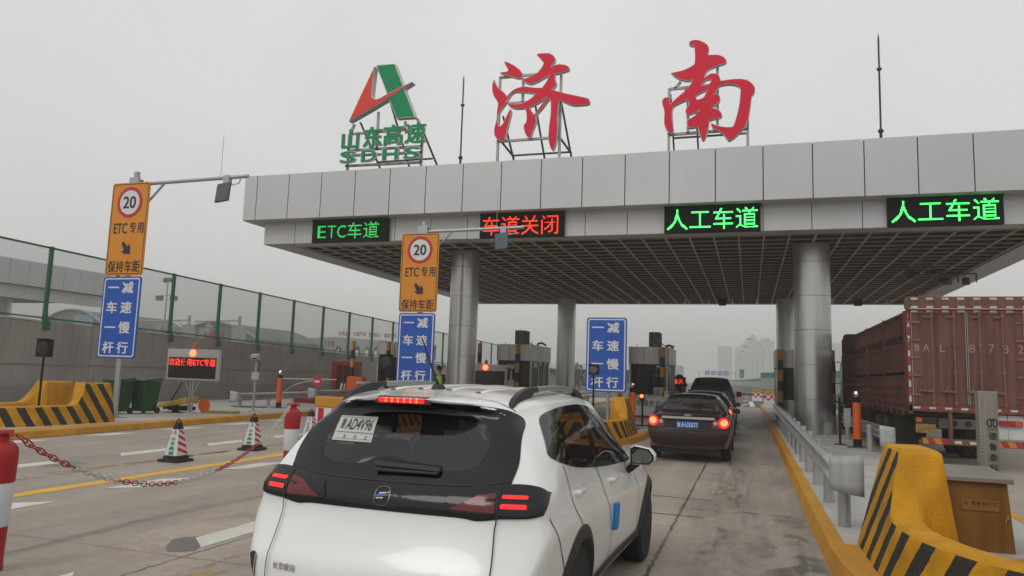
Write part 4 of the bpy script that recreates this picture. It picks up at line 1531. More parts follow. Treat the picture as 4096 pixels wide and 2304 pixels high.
def booth(c, label, z1=3.0, y0=32.95):
    e = empty('toll_booth', (c, y0, .15), label, 'toll booth', 'stainless toll booths on the islands')
    hw, L, bow = .86, 3.1, .20
    front = [(hw * (2 * i / 16 - 1), -bow * (1 - (2 * i / 16 - 1) ** 2) + 0) for i in range(17)]
    ring = front + [(hw, L), (-hw, L)]
    def band(z0, za, grow, name, mat):
        mb = MB()
        mb.prism([(x * grow, y * grow if y > 0 else y - (grow - 1)) for x, y in ring], lambda a, b: (a, b, z0), lambda a, b: (a, b, za))
        return mb.build(name, mat, e, ang=30)
    band(0, .95, 1.0, 'lower_panel', m_stain)
    cr = band(2.30, z1, 1.03, 'crown_panel', m_stain)
    mb = MB()
    for za, zb in ((2.28, 2.315), (z1 - .01, z1 + .03)):
        mb.prism([(x * 1.045, y * 1.045 if y > 0 else y - .05) for x, y in ring], lambda a, b: (a, b, za), lambda a, b: (a, b, zb))
    mb.build('trim', m_steel, cr)
    mb = MB()
    for x, y, w in ((-hw + .05, .05, .10), (hw - .07, .05, .14), (hw - .05, 1.15, .06), (hw - .05, 2.1, .06), (hw - .05, L - .1, .18), (-hw + .05, L - .1, .12)):
        mb.box(x - .05, x + .05, y - w / 2, y + w / 2, .95, 2.28)
    mb.build('corner_post', m_stain, e)
    mb = MB()
    for a, b in zip(front, front[1:]):
        mb.poly([(a[0], a[1] + .03, .95), (b[0], b[1] + .03, .95), (b[0], b[1] + .03, 2.28), (a[0], a[1] + .03, 2.28)])
    mb.build('front_window', m_pane2 if 'officer' in label else m_pane, e)
    for y0_, y1_ in ((.12, 1.12), (1.18, 2.07), (2.13, L - .2)):
        mb = MB()
        mb.box(hw - .05, hw - .04, y0_, y1_, .95, 2.28)
        mb.build('side_window', m_pane, e)
    mb = MB()
    mb.box(-hw + .03, -hw + .04, .12, L - .2, .95, 2.28)
    mb.build('side_window', m_pane, e)
    mb = MB()
    mb.box(-hw + .1, .0, L - .12, L - .08, .95, 2.28)
    mb.build('rear_wall', m_inside, e)
    mb = MB()
    mb.box(.02, hw - .1, L - .10, L - .09, .95, 2.2)
    mb.build('rear_window', m_pale, e)
    mb = MB()
    mb.box(hw - .03, hw - .022, .35, .95, 1.95, 2.22)
    mb.build('window_notice', m_signwhite, e)
    mb = MB()
    mb.box(-hw + .15, hw - .3, .2, .75, .9, 1.02)
    mb.cbox((-.3, .5, 1.3), (.5, .06, .36))
    mb.build('desk', m_inside, e)
    mb = MB()
    mb.tube([(-.55, .2, z1), (-.55, .2, z1 + .16)], .012, 6)
    mb.tube([(.78, .1, z1), (.78, .1, z1 + .22)], .012, 6)
    mb.tube([(.55, 1.8, z1), (.58, 1.9, z1 + .18), (.7, 2.2, z1 + .22), (.8, 2.5, z1 + .12)], .05, 8)
    mb.build('roof_fittings', m_black, e)
    return e


booth(-4.25, 'stainless toll booth with an officer standing behind its dark window')
booth(-10.45, 'stainless toll booth between the near left pillar and the far left pillar')
booth(1.92, 'stainless toll booth mostly hidden behind the near right pillar')
booth(-16.75, 'stainless toll booth half hidden behind the tall amber and blue signs')


def aircon(loc, label):
    e = empty('air_conditioner', loc, label, 'air conditioner', 'air conditioner boxes on the booth roofs')
    mb = MB()
    mb.box(-.24, .24, -.45, .45, .06, .70)
    c = mb.build('case', M('weathered_grey_case', (0.14, 0.145, 0.15), 0.6, 0, 0.2, 4.0), e, bev=.02)
    mb = MB()
    for k in range(9): mb.box(.241, .252, -.38, .38, .12 + .06 * k, .15 + .06 * k)
    mb.build('fan_grille', m_black, c)
    mb = MB()
    for y in (-.35, .35): mb.box(-.22, .22, y - .04, y + .04, 0, .06)
    mb.build('feet', m_frame, e)
    mb = MB()
    mb.tube([(.2, -.3, .3), (.38, -.25, .14), (.6, -.1, .02)], .02, 8)
    mb.tube([(-.1, -.47, .6), (-.06, -.465, .35), (.02, -.465, .2)], .012, 6)
    mb.build('pipe', m_black, e)
    return e


aircon((-4.08, 33.9, 3.18), 'grey air conditioner box on the roof of the booth with the officer')
aircon((-10.40, 33.9, 3.18), 'grey air conditioner box on the roof of the middle booth')

# service desk in front of the booth
e = empty('service_desk', (-3.95, 31.5, .15), 'white service desk lettered 便民服务台 in front of the officer\'s booth', 'desk')
mb = MB()
mb.box(-.95, .75, 0, .5, .1, .86)
mb.build('front_panel', M('cream_board', (0.50, 0.49, 0.45), 0.6), e, bev=.01)
mb = MB()
mb.box(-1.0, .8, -.04, .55, .86, .90)
mb.build('top', m_whitebox, e)
mb = MB()
mb.box(-.93, .73, .02, .48, 0, .1)
mb.build('plinth', m_dred, e)
L = Letters((0, -.004, 0))
for i, ch in enumerate('便民服务台'): L.put(ch, -.76 + .265 * i, .63, .235, .25, off=.015, em=True)
L.build('lettering', m_signblk, e)
e = empty('notice_frame', (-3.69, 31.55, 1.05), 'small framed notice standing on the white service desk', 'notice')
mb = MB()
mb.box(-.15, .15, 0, .03, 0, .38)
mb.build('frame', m_steel, e)
mb = MB()
mb.box(-.12, .12, -.004, -.001, .03, .35)
mb.build('sheet', M('grey_print', (0.16, 0.16, 0.17), 0.6, 0, 0.5, 14.0), e)
e = empty('intercom', (-3.32, 31.55, 1.05), 'small white intercom box at the right of the framed notice', 'intercom')
mb = MB()
mb.box(-.08, .08, 0, .08, 0, .24)
mb.build('case', m_signwhite, e, bev=.012)
mb = MB()
mb.box(-.03, .03, -.006, -.001, .12, .18)
mb.build('speaker', m_black, e)

# fee display with lit characters
e = empty('fee_display', (-3.28, 36.9, .15), 'black fee display with lit red characters beside the booth with the officer', 'display')
mb = MB()
mb.box(-.30, .30, 0, .3, 1.05, 1.78)
mb.hull8([(-.2, 0, 1.78), (.2, 0, 1.78), (.2, .3, 1.78), (-.2, .3, 1.78), (-.1, .05, 1.9), (.1, .05, 1.9), (.1, .25, 1.9), (-.1, .25, 1.9)])
mb.build('case', m_black, e, bev=.02)
mb = MB()
mb.tube([(0, .15, 0), (0, .15, 1.05)], .06)
mb.build('post', m_black, e)
led_dots('1天', (-.22, -.006, 1.42), .42, .28, 24, 16, 'lit_text', m_lr, e, cw=[.6, 1], dot=1.0)

# small stop lamp on a black pole
e = empty('stop_lamp', (-3.58, 26.2, .15), 'red stop lamp on a black pole behind the dark saloon', 'stop lamp')
mb = MB()
mb.tube([(0, 0, 0), (0, 0, 1.0)], .035)
mb.box(-.2, .2, -.2, .2, 0, .02)
mb.build('pole', m_black, e)
mb = MB()
mb.box(-.10, .07, -.06, .06, .86, 1.18)
mb.build('housing', m_black, e, bev=.01)
mb = MB()
mb.lathe([(.065, 0), (.06, .02), (.01, .035)], (-.02, -.062, 1.02), 18, axis='Y')
mb.build('lens', m_lamp, e)


# -------- people
def skin_mesh(name, V, E, R, mat, parent, sub=2):
    me = bpy.data.meshes.new('sk')
    me.from_pydata(V, E, [])
    o = bpy.data.objects.new('sk', me)
    COL.objects.link(o)
    sm = o.modifiers.new('skin', 'SKIN')
    for i, r in enumerate(R):
        rr = r if isinstance(r, tuple) else (r, r)
        me.skin_vertices[0].data[i].radius = rr
        me.skin_vertices[0].data[i].use_root = i == 0
    ss = o.modifiers.new('sub', 'SUBSURF')
    ss.levels = ss.render_levels = sub
    dg = bpy.context.evaluated_depsgraph_get()
    out = bpy.data.meshes.new_from_object(o.evaluated_get(dg))
    bpy.data.objects.remove(o)
    out.name = name
    out.shade_smooth()
    out.materials.clear()
    out.materials.append(mat)
    ob = bpy.data.objects.new(name, out)
    COL.objects.link(ob)
    ob.parent = parent
    return ob


m_skin = M('skin', (0.42, 0.25, 0.17), 0.6, 0, 0.05)
m_navycloth = M('navy_cloth', (0.012, 0.015, 0.025), 0.85)
m_hivis = M('hi_vis_fabric', (0.30, 0.52, 0.04), 0.7, 0, 0.08, 5)
m_hair = M('black_hair', (0.012, 0.010, 0.010), 0.7)


def person(loc, label, rz=0.0, lean=0.0, armL=(0, 0), armR=(0, 0), vest=None, cap=True, hood=False):
    """standing figure 1.73 m, facing +y locally; lean bends at the hips; arm = (forward swing, elbow bend)"""
    e = empty('person', loc, label, 'person', rz=rz)
    def B(p):                                            # bend the upper body about the hip line z = .93
        x, y, z = p
        if z <= .95: return (x, y, z)
        dz = z - .95
        return (x, y * cos(lean) + dz * sin(lean), .95 + dz * cos(lean) - y * sin(lean))
    J, Ed, Rd = [], [], []
    def add(p, r, par=None):
        J.append(p)
        Rd.append(r)
        if par is not None: Ed.append((par, len(J) - 1))
        return len(J) - 1
    pel = add((0, 0, .95), (.155, .11))
    wa = add(B((0, 0, 1.10)), (.14, .10), pel)
    ch = add(B((0, .01, 1.30)), (.165, .115), wa)
    ne = add(B((0, .005, 1.46)), .062, ch)
    hd0 = add(B((0, .02, 1.55)), (.068, .08), ne)
    hd1 = add(B((0, .02, 1.64)), (.075, .092), hd0)
    add(B((0, .015, 1.70)), (.055, .065), hd1)
    arms = {}
    for s, (sw, el) in ((-1, armL), (1, armR)):
        sh = add(B((.19 * s, 0, 1.40)), .062, ch)
        ex, ey, ez = .22 * s, .28 * sin(sw), 1.40 - .28 * cos(sw)
        eb = add(B((ex, ey, ez)), .045, sh)
        wx, wy, wz = .22 * s, ey + .25 * sin(sw + el), ez - .25 * cos(sw + el)
        wr = add(B((wx, wy, wz)), .032, eb)
        dy, dz = sin(sw + el), -cos(sw + el)
        pa = add(B((wx, wy + .07 * dy, wz + .07 * dz)), (.04, .022), wr)
        for q, fl in ((-.03, .075), (-.01, .09), (.01, .085), (.028, .065)):
            f1 = add(B((wx + q, wy + (.07 + fl * .5) * dy + .01, wz + (.07 + fl * .5) * dz)), .010, pa)
            add(B((wx + q, wy + (.07 + fl) * dy + .025, wz + (.07 + fl) * dz)), .008, f1)
        t1 = add(B((wx - .045 * s, wy + .05 * dy + .02, wz + .05 * dz)), .011, wr)
        add(B((wx - .05 * s, wy + .10 * dy + .04, wz + .09 * dz)), .009, t1)
        arms[s] = (sh, eb, wr)
    legs = {}
    for s in (-1, 1):
        hp = add((.09 * s, 0, .88), .085, pel)
        kn = add((.10 * s, .01, .49), .058, hp)
        an = add((.10 * s, -.02, .09), .042, kn)
        add((.10 * s, .13, .04), (.042, .035), an)
        legs[s] = (hp, kn, an)
    skin_mesh('body', J, Ed, Rd, m_skin, e, 1)
    # clothes: shells over the same joints
    V = [J[pel], J[wa], J[ch], B((0, .005, 1.43))]
    R = [(.175, .13), (.165, .125), (.19, .14), .075]
    E_ = [(0, 1), (1, 2), (2, 3)]
    for s in (-1, 1):
        i = len(V)
        V += [J[k] for k in arms[s]]
        R += [.078, .060, .045]
        E_ += [(2, i), (i, i + 1), (i + 1, i + 2)]
    jk = skin_mesh('jacket', V, E_, R, m_navycloth, e, 2)
    if vest:
        skin_mesh('vest', [B((0, 0, 1.0)), B((0, 0, 1.12)), B((0, .01, 1.30)), B((0, .005, 1.40))], [(0, 1), (1, 2), (2, 3)],
                  [(.19, .145), (.18, .14), (.205, .155), (.17, .11)], vest, jk, 2)
    V, R, E_ = [(0, 0, .98)], [(.17, .125)], []
    for s in (-1, 1):
        i = len(V)
        V += [J[k] for k in legs[s]]
        R += [.10, .075, .058]
        E_ += [(0, i), (i, i + 1), (i + 1, i + 2)]
    skin_mesh('trousers', V, E_, R, m_navycloth, e, 2)
    mb = MB()
    c = Vector(B((0, .02, 1.655)))
    mb.ball(c + Vector((0, -.012, .012)), .098, 14, 0.95)
    mb.build('hair', m_hair, e)
    if cap:
        mb = MB()
        k = Vector(B((0, .02, 1.72)))
        mb.lathe([(.095, -.03), (.098, .02), (.135, .05), (.12, .075), (.01, .085)], k, 20)
        mb.hull8([k + Vector(q) for q in ((-.09, .05, -.03), (.09, .05, -.03), (.07, .15, -.045), (-.07, .15, -.045), (-.09, .05, -.02), (.09, .05, -.02), (.07, .15, -.035), (-.07, .15, -.035))])
        mb.build('cap', m_navycloth, e)
    mb = MB()                                            # nose, brow, mouth, ears
    f = Vector(B((0, .115, 1.615)))
    mb.hull8([f + Vector(q) for q in ((-.014, -.012, -.02), (.014, -.012, -.02), (.008, .012, -.018), (-.008, .012, -.018), (-.008, -.012, .025), (.008, -.012, .025), (.004, -.006, .025), (-.004, -.006, .025))])
    for s in (-1, 1): mb.ball(Vector(B((.078 * s, .02, 1.615))), .022, 8)
    mb.build('face_features', m_skin, e)
    mb = MB()
    for s in (-1, 1): mb.ball(f + Vector((.03 * s, -.012, .03)), .010, 8)
    mb.box(f.x - .022, f.x + .022, f.y - .012, f.y - .004, f.z - .048, f.z - .042)
    mb.build('eyes_and_mouth', m_hair, e)
    return e


person((-4.05, 33.75, .42), 'officer in dark uniform and peaked cap behind the window of a booth', pi * .75)
person((-12.05, 28.0, .24), 'person in dark clothes and a yellow-green vest by the near left pillar', pi, 0.12, (.3, .7), (.3, .7), m_hivis, True)
person((-3.32, 34.6, .15), 'person in a yellow-green jacket bending forward beside the booth with the officer', -pi * .55, .85, (.9, .5), (.9, .5), m_hivis, False)
# ---------------------------------------------------------------- wall, mesh fence and what stands beyond
def wtop(y): return 3.13 - .0190 * (y - 19.4)


m_wall = M('stained_render_wall', (0.30, 0.265, 0.245), 0.9, 0, 0.16, 0.6, fine=0.08, bump=.2, streak=.18)
w = empty('retaining_wall', (-24.2, 30, 0), 'long stained grey wall beside the wide island, under the green fence', 'wall')
mb = MB((-24.2, 30, 0))
y = 4.0
while y < 90:
    a, b = wtop(y), wtop(y + 5.98)
    mb.hull8([(-24.45, y, 0), (-24.0, y, 0), (-24.0, y + 5.98, 0), (-24.45, y + 5.98, 0), (-24.45, y, a), (-24.0, y, a), (-24.0, y + 5.98, b), (-24.45, y + 5.98, b)])
    y += 6.0
mb.build('wall_face', m_wall, w, smooth=False)
mb = MB((-24.2, 30, 0))
for z0, z1, dx in ((.15, .85, .05), (1.55, 1.62, .018)):
    mb.box(-24.0 + .001, -24.0 + dx, 4, 90, z0, z1)
mb.build('wall_course', M('stained_render_base', (0.245, 0.215, 0.196), 0.9, 0, 0.16, 0.8, fine=0.06), w, bev=.01)
mb = MB((-24.2, 30, 0))
for a, b in ((17.2, 19.6), (24.8, 27.2), (31, 33), (38, 42)):
    mb.hull8([(-24.1, a, wtop(a) - .02), (-23.97, a, wtop(a) - .02), (-23.97, b, wtop(b) - .02), (-24.1, b, wtop(b) - .02), (-24.1, a, wtop(a) + .03), (-23.97, a, wtop(a) + .03), (-23.97, b, wtop(b) + .03), (-24.1, b, wtop(b) + .03)])
mb.build('pale_cap', m_whitebox, w)


def ftop(y): return 5.78 - .0212 * (y - 20)


def mesh_mat():
    m, n, l, b = nodes_mat('fine_wire_mesh')
    out = n['Material Output']
    tr = n.new('ShaderNodeBsdfTransparent')
    mx = n.new('ShaderNodeMixShader')
    b.inputs['Base Color'].default_value = (0.30, 0.33, 0.315, 1)
    b.inputs['Roughness'].default_value = .7
    tc = n.new('ShaderNodeTexCoord')
    w1 = n.new('ShaderNodeTexWave')
    w1.inputs['Scale'].default_value = 5.5
    w1.bands_direction = 'Z'
    l.new(tc.outputs['Object'], w1.inputs['Vector'])
    mr = n.new('ShaderNodeMapRange')
    mr.inputs[3].default_value, mr.inputs[4].default_value = .30, .46
    l.new(w1.outputs[0], mr.inputs[0])
    l.new(mr.outputs[0], mx.inputs[0])
    l.new(tr.outputs[0], mx.inputs[1])
    l.new(b.outputs[0], mx.inputs[2])
    l.new(mx.outputs[0], out.inputs['Surface'])
    return m


f = empty('mesh_fence', (-24.2, 30, 3), 'tall green mesh fence on top of the long grey wall', 'fence')
fo = (-24.2, 30, 3)
mb = MB(fo)
for k in range(-5, 21):
    a, b = 20 + 3.02 * k, 20 + 3.02 * (k + 1)
    mb.poly([(-24.12, a, wtop(a)), (-24.12, b, wtop(b)), (-24.12, b, ftop(b)), (-24.12, a, ftop(a))])
mb.build('wire_mesh', mesh_mat(), f, smooth=False)
mb = MB(fo)
mb.bar((-24.12, 4, ftop(4)), (-24.12, 82, ftop(82)), .07, .06)
mb.bar((-24.10, 4, wtop(4) + .12), (-24.10, 82, wtop(82) + .12), .05, .05)
mb.build('rail', m_green, f)
for k in range(-5, 21):
    y = 20 + 3.02 * k
    if y < 5: continue
    mb = MB(fo)
    t, g = ftop(y), wtop(y)
    mb.hull8([(-24.15, y - .06, g - .28), (-23.90, y - .06, g - .28), (-23.90, y + .06, g - .28), (-24.15, y + .06, g - .28),
              (-24.15, y - .06, g + .35), (-24.02, y - .06, g + .35), (-24.02, y + .06, g + .35), (-24.15, y + .06, g + .35)])
    mb.box(-24.15, -24.03, y - .06, y + .06, g + .34, t + .05)
    mb.cbox((-23.955, y, g - .15), (.06, .26, .30))
    mb.build('post', m_green, f, bev=.008)

# opposite canopy beyond the fence
oc = (-58, 40, 0)
e = empty('far_canopy', oc, 'second silver-panelled canopy seen through the fence at the far left', 'canopy')
mb = MB(oc)
yj = [23.0 + 1.41 * k for k in range(17)]
for a, b in zip(yj, yj[1:]):
    mb.box(-48.36, -48.30, a + .012, b - .012, 6.90, 8.62)
    mb.box(-48.96, -48.90, a + .4, b + .376, 5.98, 6.85)
xj = [-48.3 - 1.41 * k for k in range(20)]
for a, b in zip(xj, xj[1:]):
    mb.box(b + .012, a - .08, 22.98, 23.04, 6.90, 8.62)
    mb.box(b + .012, a - .08, 45.55, 45.6, 6.90, 8.62)
mb.build('fascia', m_panel, e, smooth=False)
mb = MB(oc)
mb.box(-75, -48.37, 23.05, 45.5, 8.3, 8.5)
mb.box(-48.42, -48.37, 23.1, 45.5, 6.92, 8.6)
mb.box(-49.02, -48.97, 23.4, 45.5, 6.0, 6.84)
mb.box(-75, -49.03, 23.1, 45.5, 6.35, 6.5)
mb.box(-75, -48.43, 23.1, 45.5, 6.86, 6.88)
mb.build('soffit', m_deck, e, smooth=False)
for x, y in ((-55, 26), (-55, 42)):
    mb = MB(oc)
    mb.lathe([(.6, 0), (.6, 6.35)], (x, y, 0), 24)
    mb.build('pillar', m_pillar, e)

m_arch = M('dull_green_gable', (0.15, 0.17, 0.15), 0.8, 0, 0.2, 0.3)
m_archw = M('pale_block_wall', (0.34, 0.35, 0.34), 0.85, 0, 0.12, 0.2)
m_shed = M('blue_shed_roof', (0.05, 0.13, 0.24), 0.6)
m_hoard = M('faded_red_board', (0.34, 0.02, 0.03), 0.7)


def arched_hall(x0, x1, y, zs, zt, label, boards):
    e = empty('arched_hall', ((x0 + x1) / 2, y, 0), label, 'hall', 'arched halls beyond the fence')
    o = ((x0 + x1) / 2, y, 0)
    N = 20
    arc = [(x0 + (x1 - x0) * i / N, zs + (zt - zs) * (1 - (2 * i / N - 1) ** 2)) for i in range(N + 1)]
    mb = MB(o)
    mb.prism([(x1, 0), (x0, 0)] + arc, lambda a, b: (a, y, b), lambda a, b: (a, y + 14, b))
    mb.build('gable', m_arch, e)
    mb = MB(o)
    for a, b in zip(arc, arc[1:]):
        mb.bar((a[0], y - .05, a[1] + .06), (b[0], y - .05, b[1] + .06), .5, .14)
    mb.build('roof_edge', m_archw, e)
    for bx0, bx1, bz0, bz1, mt in boards:
        mb = MB(o)
        mb.box(bx0, bx1, y - .12, y - .01, bz0, bz1)
        mb.build('board', mt, e)
    return e


arched_hall(-86, -73.5, 70, 5.2, 8.0, 'arched hall with red and pale blue boards behind the far canopy pillar', [(-82.5, -78.6, 4.5, 5.9, m_hoard), (-79.4, -76.2, 4.7, 7.4, M('pale_blue_board', (0.22, 0.32, 0.38), 0.7))])
arched_hall(-73.5, -60, 80, 5.2, 7.3, 'arched hall with one red board, right of the other arched hall', [(-68.2, -65.3, 4.2, 6.2, m_hoard), (-69.0, -68.3, 3, 6.6, m_archw)])
e = empty('low_shed', (-64, 98, 0), 'low shed with a blue roof beyond the fence, left of the fire station', 'shed')
mb = MB((-64, 98, 0))
mb.box(-71, -60, 92, 104, 0, 4.8)
mb.build('wall', m_archw, e)
mb = MB((-64, 98, 0))
mb.hull8([(-73, 91, 4.8), (-66, 91, 4.8), (-66, 105, 4.8), (-73, 105, 4.8), (-72.9, 97.5, 6.1), (-66.1, 97.5, 6.1), (-66.1, 98.5, 6.1), (-72.9, 98.5, 6.1)])
mb.build('roof', m_shed, e)

fs = (-57, 95, 0)
e = empty('fire_station', fs, 'pale two-storey fire station marked 119 with red slogan lettering on its roof', 'building')
mb = MB(fs)
arc = [(-68.6, 5.2), (-66.5, 5.7), (-64, 6.1), (-61, 6.3), (-57.5, 6.45), (-50.5, 6.1)]
mb.prism([(-50.5, 0), (-68.6, 0)] + arc, lambda a, b: (a, 95, b), lambda a, b: (a, 108, b))
mb.build('wall', m_archw, e, smooth=False)
for i in range(6):
    x = -60.3 + 1.55 * i + (1.6 if i > 0 else 0)
    mb = MB(fs)
    mb.prism([(x - .42, 3.6), (x + .42, 3.6), (x + .42, 4.7), (x + .25, 5.05), (x, 5.2), (x - .25, 5.05), (x - .42, 4.7)], lambda a, b: (a, 94.93, b), lambda a, b: (a, 94.99, b))
    wn = mb.build('window', m_darkglass if i % 2 else m_arch, e)
    mb = MB(fs)
    mb.box(x - .25, x + .25, 94.88, 94.925, 3.6, 4.6)
    mb.build('frame', m_signwhite, wn)
mb = MB(fs)
for x in (-57.1, -62.5): mb.box(x - .06, x + .06, 94.9, 94.98, 0, 6.0)
mb.build('drain_pipe', m_whitebox, e)
L = Letters((0, 94.9, 0), par=fs)
L.put('119', -58.65, 5.45, 1.5, .85, off=.03)
L.build('number', m_hoard, e)
L = Letters((0, 94.9, 0), par=fs)
x = -57.0
for grp in ('对党忠诚', '纪律严明', '赴汤蹈火', '竭诚为民'):
    for ch in grp:
        L.put(ch, x, 7.0 - (x + 57) * .028, .47, .66, off=.03, em=True)
        x += .50
    x += .46
L.build('roof_lettering', m_hoard, e)

# slender masts and gantry arms beyond the fence
e = empty('light_mast', (-70.3, 75, 0), 'slender light mast with cameras beyond the mesh fence', 'mast')
mb = MB()
mb.tube([(0, 0, 0), (0, 0, 12.2)], [.16, .07], 10)
mb.build('pole', m_lightsteel, e)
mb = MB()
for dx in (-1.1, 1.1):
    mb.cbox((dx, 0, 10.0), (.8, .5, .6))
    mb.bar((dx, 0, 10.3), (0, 0, 10.4), .06)
mb.cbox((.4, 0, 5.6), (.5, .5, .6))
for dx in (-.4, .4): mb.cbox((dx, 0, 12.3), (.5, .4, .5), ry=dx)
mb.build('lamp_heads', m_frame, e)
for i, (x, t) in enumerate(((-53.2, 'sign gantry arm beyond the fence, the left one of two'), (-47.2, 'sign gantry arm with a pale sign back beyond the fence, the right one of two'))):
    e = empty('gantry_arm', (x, 60, 0), t, 'gantry arm', 'gantry arms beyond the fence')
    mb = MB()
    mb.tube([(0, 0, 0), (0, 0, 6.6)], .14, 10)
    mb.build('pole', m_lightsteel, e)
    mb = MB()
    mb.tube([(.2, 0, 6.15), (-5.3, 0, 6.0)], .08, 8)
    mb.tube([(0, 0, 5.0), (-1.4, 0, 6.05)], .05, 8)
    mb.build('arm', m_lightsteel, e)
    mb = MB()
    mb.cbox((-3.6, 0, 5.3), (.7, .2, .9), ry=.4)
    mb.bar((-3.6, 0, 5.6), (-3.6, 0, 6.1), .06)
    mb.build('reader', m_lightsteel, e)
    mb = MB()
    mb.box(-.75, .85, -.1, -.02, 2.6, 5.7)
    mb.build('sign_back', M('sign_back_grey', (0.30, 0.34, 0.33), 0.6), e)


# -------- bare winter trees
def bare_tree(loc, h, label, seed, spread=.35, twigs=900):
    rnd = random.Random(seed)
    e = empty('bare_tree', loc, label, 'tree', 'bare winter trees')
    bm = MB()
    tips = []
    def grow(p, d, L, r, lv):
        q = p + d * L
        bm.tube([p, q], [r, r * .62], 5 if lv else 7, caps=False)
        if lv == 4:
            tips.append((p, q))
            return
        for k in range(3 if lv < 3 else 4):
            nd = (d + Vector((rnd.uniform(-1, 1), rnd.uniform(-1, 1), rnd.uniform(-.25, .7))) * (.62 + .08 * lv)).normalized()
            grow(p + d * L * rnd.uniform(.55, 1), nd, L * rnd.uniform(.55, .78), r * .58, lv + 1)
    grow(Vector((0, 0, 0)), Vector((0, 0, 1)), h * .34, h * .022, 0)
    bm.build('trunk', M('bark', (0.10, 0.085, 0.075), 0.9), e, smooth=False)
    mb = MB()
    for _ in range(twigs):
        a, b = rnd.choice(tips)
        p = a.lerp(b, rnd.random())
        d = Vector((rnd.uniform(-1, 1), rnd.uniform(-1, 1), rnd.uniform(-.4, 1))).normalized() * h * rnd.uniform(.03, .08)
        s = d.cross(Vector((rnd.random(), rnd.random(), 1))).normalized() * h * .0028
        mb.poly([p - s, p + s, p + d])
    mb.build('crown', M('dry_twigs', (0.15, 0.125, 0.11), 0.9), e, smooth=False)
    return e


bare_tree((-21.6, 97, 0), 5.2, 'bare pale tree between the far left pillar and the lone blue board', 3)
bare_tree((-64.0, 53, 0), 5.6, 'bare brown tree behind the fence under the far canopy edge', 5, twigs=1400)
e = empty('shrub_hedge', (-25, 120, 0), 'long dark hedge below pale roofs, right of the far left pillar', 'hedge')
mb = MB()
rnd = random.Random(4)
for _ in range(2600):
    p = Vector((rnd.uniform(-9, 9), rnd.uniform(-1, 1), rnd.random() ** .7 * 2.9))
    s, t = Vector((rnd.uniform(-.3, .3), rnd.uniform(-.2, .2), rnd.uniform(-.1, .3))), Vector((rnd.uniform(-.2, .2), 0, rnd.uniform(.1, .3)))
    mb.poly([p, p + s, p + s + t, p + t])
mb.build('foliage', M('dark_hedge_leaves', (0.028, 0.034, 0.026), 0.9), e, smooth=False)
mb = MB()
for k in range(9): mb.tube([(-8 + 2 * k, 0, 0), (-8 + 2 * k, 0, 2.0)], .08, 6)
mb.build('stems', MATS['bark'], e)
e = empty('low_shed', (-32, 128, 0), 'long pale low sheds behind the dark hedge', 'shed', 'low sheds behind the hedge')
mb = MB()
mb.box(-10, 14, 0, 8, 0, 3.0)
mb.build('wall', m_archw, e)
mb = MB()
mb.hull8([(-10.4, -.4, 3), (14.4, -.4, 3), (14.4, 8.4, 3), (-10.4, 8.4, 3), (-10.4, 3.8, 4.2), (14.4, 3.8, 4.2), (14.4, 4.2, 4.2), (-10.4, 4.2, 4.2)])
mb.build('roof', m_archw, e)

# -------- the motorway ahead
m_nbg = M('noise_panel_green', (0.035, 0.16, 0.105), 0.6)
m_nbp = M('noise_panel_clear', (0.30, 0.33, 0.31), 0.4)


def noise_wall(pts, h, label):
    e = empty('noise_barrier', (*pts[0], 0), label, 'noise barrier', 'green and pale noise barriers along the motorway')
    o = (*pts[0], 0)
    for nm, mt, a, b in (('green_panel', m_nbg, 0, .36), ('clear_panel', m_nbp, .362, .79), ('green_cap', m_nbg, .792, 1.0)):
        mb = MB(o)
        for p, q in zip(pts, pts[1:]):
            mb.bar((*p, h * (a + b) / 2), (*q, h * (a + b) / 2), .12, h * (b - a))
        mb.build(nm, mt, e, smooth=False)
    mb = MB(o)
    for p, q in zip(pts, pts[1:]):
        n = max(1, int(math.dist(p, q) / 4))
        for i in range(n + 1):
            x, y = p[0] + (q[0] - p[0]) * i / n, p[1] + (q[1] - p[1]) * i / n
            mb.box(x - .09, x + .09, y - .09, y + .09, 0, h)
    mb.build('post', m_lightsteel, e, smooth=False)
    return e


noise_wall([(9.0, 60), (1.25, 92)], 3.0, 'green and pale noise barrier panel right behind the near right pillar')
noise_wall([(2.6, 104), (1.8, 130), (-.6, 185), (-7.5, 300), (-22, 480)], 2.6, 'pale noise barrier running along the motorway into the haze')
noise_wall([(-16, 130), (-28, 215), (-50, 330)], 1.6, 'low green noise barrier left of the motorway in the haze')

m_lampw = M('pale_lamp_column', (0.50, 0.51, 0.51), 0.5)
lp = empty('street_lamp', (3.0, 183, 0), 'tall curved street lamp, nearest in the row on the motorway', 'street lamp', 'street lamps along the motorway')
mb = MB()
mb.tube([(0, 0, 0), (0, 0, 9.4), (-.3, 0, 10.6), (-1.2, 0, 11.4), (-2.6, 0, 11.9)], [.12, .10, .08, .07, .06], 8)
mb.build('column', m_lampw, lp)
mb = MB()
mb.cbox((-3.2, 0, 12.05), (1.3, .32, .16), ry=.2)
mb.build('lantern', m_frame, lp)
for i, (x, y) in enumerate(((2.0, 221), (1.0, 258), (-.2, 300), (-1.4, 345), (-3.0, 400), (-5.0, 460))):
    copy_tree(lp, (x, y, 0), 'tall curved street lamp in the motorway row, %s one from the near end' % ('second', 'third', 'fourth', 'fifth', 'sixth', 'seventh')[i])

